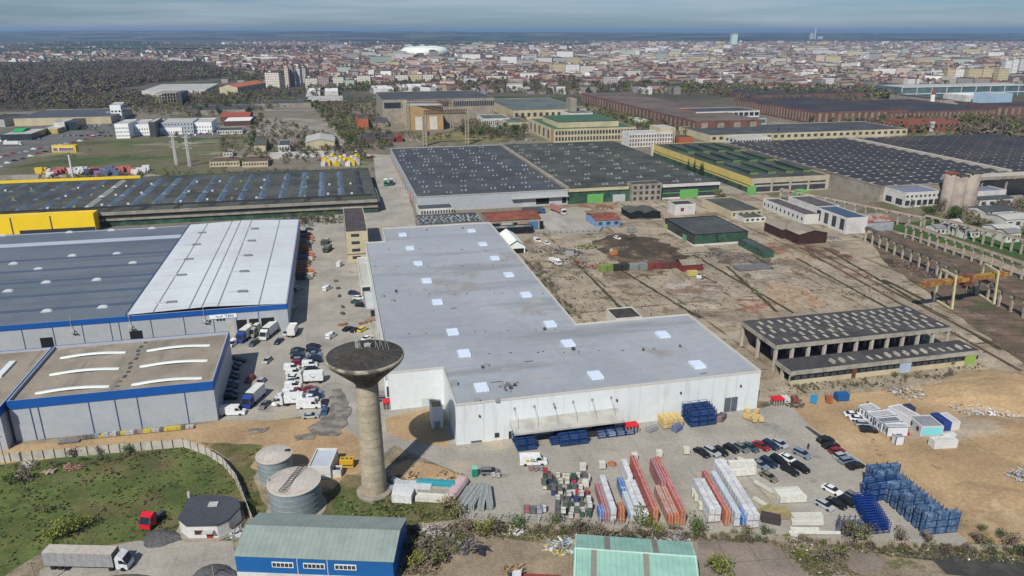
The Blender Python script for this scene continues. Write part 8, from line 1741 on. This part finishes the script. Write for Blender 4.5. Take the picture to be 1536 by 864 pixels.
def spots(poly, n, hmin, hmax, w):
    pts = PX(*poly); P_ = np.array([(p.x, p.y) for p in pts]); out = []
    while len(out) < n:
        x, y = rg.uniform(P_[:, 0].min(), P_[:, 0].max()), rg.uniform(P_[:, 1].min(), P_[:, 1].max()); f_ = False; j = len(P_) - 1
        for i in range(len(P_)):
            if (P_[i, 1] > y) != (P_[j, 1] > y) and x < (P_[j, 0] - P_[i, 0]) * (y - P_[i, 1]) / (P_[j, 1] - P_[i, 1]) + P_[i, 0]: f_ = not f_
            j = i
        if f_: out.append((x, y, rg.uniform(hmin, hmax), int(rg.choice(len(w), p=np.array(w) / sum(w)))))
    return out
wm = [LM['bare'], LM['olive'], LM['green'], plain('purple_twig', (.115, .09, .08), .95, .3, .05)]
sp1 = spots([(-90,110),(40,99),(180,95),(300,97),(335,108),(330,118),(250,124),(210,128),(150,142),(60,152),(-90,165)], 6500, 9, 15, (1.6, .6, .3, 4))
sp1 += spots([(60,152),(150,142),(212,140),(235,156),(160,172),(60,160)], 500, 6, 11, (2, 1, 1, 3)) + spots([(230,150),(330,135),(420,140),(400,158),(280,158)], 420, 6, 11, (3, 1.5, 1, 1))
mass('distant_woodland', sp1, wm, 34, (.8, 1.5))
sp2 = []
for c in cand[::2]:
    if rg.random() < .85: sp2.append((c[0] + rg.uniform(-12, 12), c[1] + rg.uniform(-12, 12), rg.uniform(6, 13), int(rg.choice(4, p=[.5, .15, .2, .15]))))
sp2 += spots([(880,128),(1300,138),(1360,150),(1100,138),(900,134)], 450, 8, 14, (3, 1.5, 1.5, 1)) + spots([(400,140),(560,126),(900,124),(900,132),(560,136),(420,150)], 450, 7, 13, (3, 1.5, 1.2, 1)) + spots([(330,108),(480,112),(470,126),(340,122)], 380, 7, 13, (3, 1, 1, 1))
sp2 += spots([(470,160),(520,160),(560,225),(520,228)], 160, 3, 7, (2, 2, 1, 0)) + spots([(1420,180),(1560,190),(1560,215),(1440,206)], 260, 6, 12, (4, 1.5, .5, 1)) + spots([(890,165),(1020,190),(1000,200),(900,190)], 120, 3, 7, (1, 2, 1.5, 0)) + spots([(690,196),(785,190),(785,208),(700,205)], 110, 3, 7, (1, 1.5, 2, 0)) + spots([(380,178),(440,185),(470,200),(395,215)], 60, 3, 6, (3, 1, .5, 0)) + spots([(1385,322),(1560,340),(1560,372),(1420,345)], 90, 1.5, 4, (1, 2.5, 1, 0)) + spots([(420,205),(500,200),(540,240),(400,240)], 60, 3, 6, (2, 1, .5, 0)) + spots([(560,200),(690,205),(640,214),(560,212)], 60, 2, 5, (2, 2, 1, 0))
sp2 += spots([(-400,68),(500,68),(700,75),(500,80),(330,80),(-300,80)], 1500, 9, 14, (2, .5, 1, 2)) + spots([(1200,60),(2100,62),(2100,72),(1300,66)], 1200, 9, 15, (2, .5, 1, 2))
soft = []
for poly, n, h0, h1 in [([(330,205),(560,200),(560,240),(330,252)],260,3,7), ([(470,155),(570,150),(590,225),(520,228)],260,4,9), ([(180,150),(400,142),(470,160),(300,178),(200,170)],420,5,10), ([(0,150),(160,150),(150,172),(0,165)],200,4,8), ([(880,150),(1040,172),(1035,205),(900,205)],260,3,8), ([(1050,140),(1330,150),(1300,158),(1100,150)],120,6,11), ([(1230,182),(1440,186),(1500,200),(1350,200)],260,5,11), ([(690,185),(790,178),(785,212),(700,212)],200,3,8), ([(1340,300),(1536,310),(1560,350),(1400,335)],140,2,6), ([(100,186),(330,200),(330,205),(150,205)],60,2,5), ([(560,128),(900,126),(1330,134),(1330,144),(900,142),(560,140)],1000,6,12), ([(60,265),(560,256),(560,262),(60,272)],160,2,4), ([(420,330),(505,322),(515,335),(440,342)],60,2,4)]: soft += spots(poly, n, h0, h1, (3, 2.2, 1.2, 1))
mass('scrubland', soft, wm, 40, (.7, 1.3))
near_ = []
for poly, n, h0, h1 in [([(690,790),(1040,801),(1300,819),(1536,827),(1536,836),(1300,827),(1040,811),(690,799)],210,1,2.2), ([(612,792),(690,790),(700,835),(615,862)],36,1,2.2), ([(785,392),(805,392),(872,478),(856,480)],90,.8,2.), ([(1180,578),(1320,570),(1420,562),(1420,568),(1320,578),(1185,590)],60,.6,1.5), ([(20,700),(250,678),(250,684),(20,712)],50,.6,1.6)]: near_ += spots(poly, n, h0, h1, (3.4, 2.2, 1., .6))
mass('scrub_along_walls', near_, wm, 90, (.45, .9))
mass('town_greenery', sp2, wm, 20, (1.1, 2.))
vill = []
for k in range(260):
    u, v = float(rg.uniform(-40, 620)), float(rg.choice([rg.uniform(64, 68), rg.uniform(70, 74), rg.uniform(56, 59)])); p = G(u, v); vill.append((p.x, p.y))
V, Fq, MI = [], [], []
for x, y in vill: k = len(V); V += house_geo(x, y, rg.uniform(0, 3), 7, 5, 4, 4); Fq += [tuple(i + k for i in f_) for f_ in HF]; MI += [int(rg.integers(0, 6))]*6 + [int(rg.choice([6, 8, 10]))]*2
me = bpy.data.meshes.new('distant_villages'); me.from_pydata(V, [], Fq)
for m_ in tm: me.materials.append(m_)
me.polygons.foreach_set('material_index', MI); o = bpy.data.objects.new('distant_villages', me); col.objects.link(o); tag(o, kind='stuff')
# apartment blocks
bp = {}
def block(x, y, a_, w, d, h, ci, label, group=None, parts=True):
    cols_ = [(.64, .60, .52), (.55, .48, .30), (.58, .58, .58), (.62, .50, .42), (.42, .39, .36), (.75, .75, .73), (.45, .53, .47), (.35, .27, .25)]
    e = empty('apartment_block', (x, y, 0), label, 'apartment block', group, a_)
    def pr(nm, m, f_):
        b = MB(); f_(b); me = bpy.data.meshes.new(nm); me.from_pydata([tuple(p) for p in b.v], [], b.f); me.materials.append(m); o = bpy.data.objects.new(nm, me); col.objects.link(o); o.parent = e
    pr('wall', facade('block_face_%d' % ci, cols_[ci]), lambda b: b.prism([(-w/2, -d/2), (w/2, -d/2), (w/2, d/2), (-w/2, d/2)], 0, h, False))
    pr('roof', m_gravelroof if ci % 2 else m_bitumen2, lambda b: b.prism([(-w/2 - .2, -d/2 - .2), (w/2 + .2, -d/2 - .2), (w/2 + .2, d/2 + .2), (-w/2 - .2, d/2 + .2)], h, h + .8))
    if parts:
        pr('lift_house', facade('block_face_%d' % ci, cols_[ci]), lambda b: b.box((-w * .2, 0), 5, 4, h + .8, h + 3.4, 0))
    return e
CI = ['beige', 'yellow', 'grey', 'salmon', 'drab', 'white', 'pale green', 'brown']
bl = [(262,290,95,13,2),(367,417,93,16,5),(399,421,131,26,0),(428,434,131,34,3),(434,441,130,34,7),(445,452,129,32,2),(453,460,124,28,4),(505,526,108,12,6),(458,476,133,18,0),(478,494,131,16,7),(500,516,129,16,0),(517,531,132,14,6),(536,556,128,18,0),(575,592,127,16,7),(593,612,126,17,0),(613,632,125,17,1),(634,650,125,17,0),(660,682,135,15,3),(575,592,93,22,1),(606,620,92,24,0),(560,572,89,18,2),(700,712,98,16,0),(745,770,104,14,2),(575,600,101,14,1),(622,640,104,13,5),(780,806,118,12,5),(828,846,112,24,1),(848,868,113,24,5),(870,892,114,22,0),(905,927,132,20,4),(690,715,126,11,2),(730,760,122,11,0),(938,960,116,14,0),(1015,1028,98,16,5),(1035,1051,88,22,2),(1060,1080,100,15,0),(985,1000,86,18,2),(1155,1178,98,20,0),(1179,1185,98,20,3),(1200,1220,117,13,5),(1225,1250,128,14,2),(1262,1285,104,16,0),(1310,1342,112,14,5),(1344,1366,111,14,3),(1370,1392,116,13,0),(1394,1412,115,14,5),(1418,1430,124,26,1),(1431,1446,124,26,5),(1448,1470,126,28,1),(1471,1492,125,28,1),(1493,1510,126,28,1),(1504,1514,114,34,5),(1515,1524,113,36,5),(1526,1536,112,36,2),(1370,1400,98,18,1),(1400,1418,97,18,0),(1296,1320,90,18,0),(1320,1345,88,18,3),(1190,1207,80,24,0),(1210,1228,80,24,3),(1233,1252,84,20,0),(1270,1290,84,20,5),(1300,1322,82,20,0),(1335,1352,82,18,5),(1410,1440,90,18,0),(1500,1518,92,16,0),(1150,1164,78,20,5),(1120,1136,76,20,0),(1085,1098,74,22,5),(1040,1055,74,22,0),(985,1000,75,20,5),(950,966,80,18,0),(915,935,84,16,5),(880,900,90,15,0),(840,856,88,14,2),(1450,1468,108,16,2)]
side_n = 0
seen_l = {}
for i, (u0, u1, v, h, ci) in enumerate(bl):
    p, q_ = G(u0, v), G(u1, v); w = (q_ - p).length; um = (u0 + u1) / 2
    zone_ = ('in the woods edge' if um < 330 else 'before the stadium skyline left' if um < 560 else 'below the stadium' if um < 760 else 'in the middle of the town' if um < 1000 else 'on the right half skyline' if v < 100 else 'above the brick halls' if um < 1350 else 'above the glass mall')
    key = (CI[ci], zone_); seen_l[key] = seen_l.get(key, 0) + 1
    block((p.x + q_.x) / 2, p.y + 6, R(rg.uniform(-6, 10)), w, 13, h, ci, '%s apartment block %s, %s of its colour there' % (CI[ci], zone_, ORD[seen_l[key] - 1]), 'apartment blocks ' + zone_)
    if (u0, u1) == (428, 434):
        b = MB(); b.box(((p.x + q_.x) / 2, p.y - .8), w, .5, 28, 34, 0)
for k in range(190):
    u = float(rg.uniform(780, 1536)) if rg.random() < .8 else float(rg.uniform(500, 780)); v = float(rg.uniform(66, 100)); p = G(u, v); ci = int(rg.integers(0, 7)); w = float(rg.uniform(25, 70))
    z_ = 'far right' if u > 1200 else 'right of centre' if u > 780 else 'near the stadium'
    block(p.x, p.y, R(rg.uniform(-40, 40)), w, 13, float(rg.uniform(13, 28)), ci, 'distant %s apartment block in the hazy town, %s' % (CI[ci], z_), 'distant %s blocks %s' % (CI[ci], z_), False)
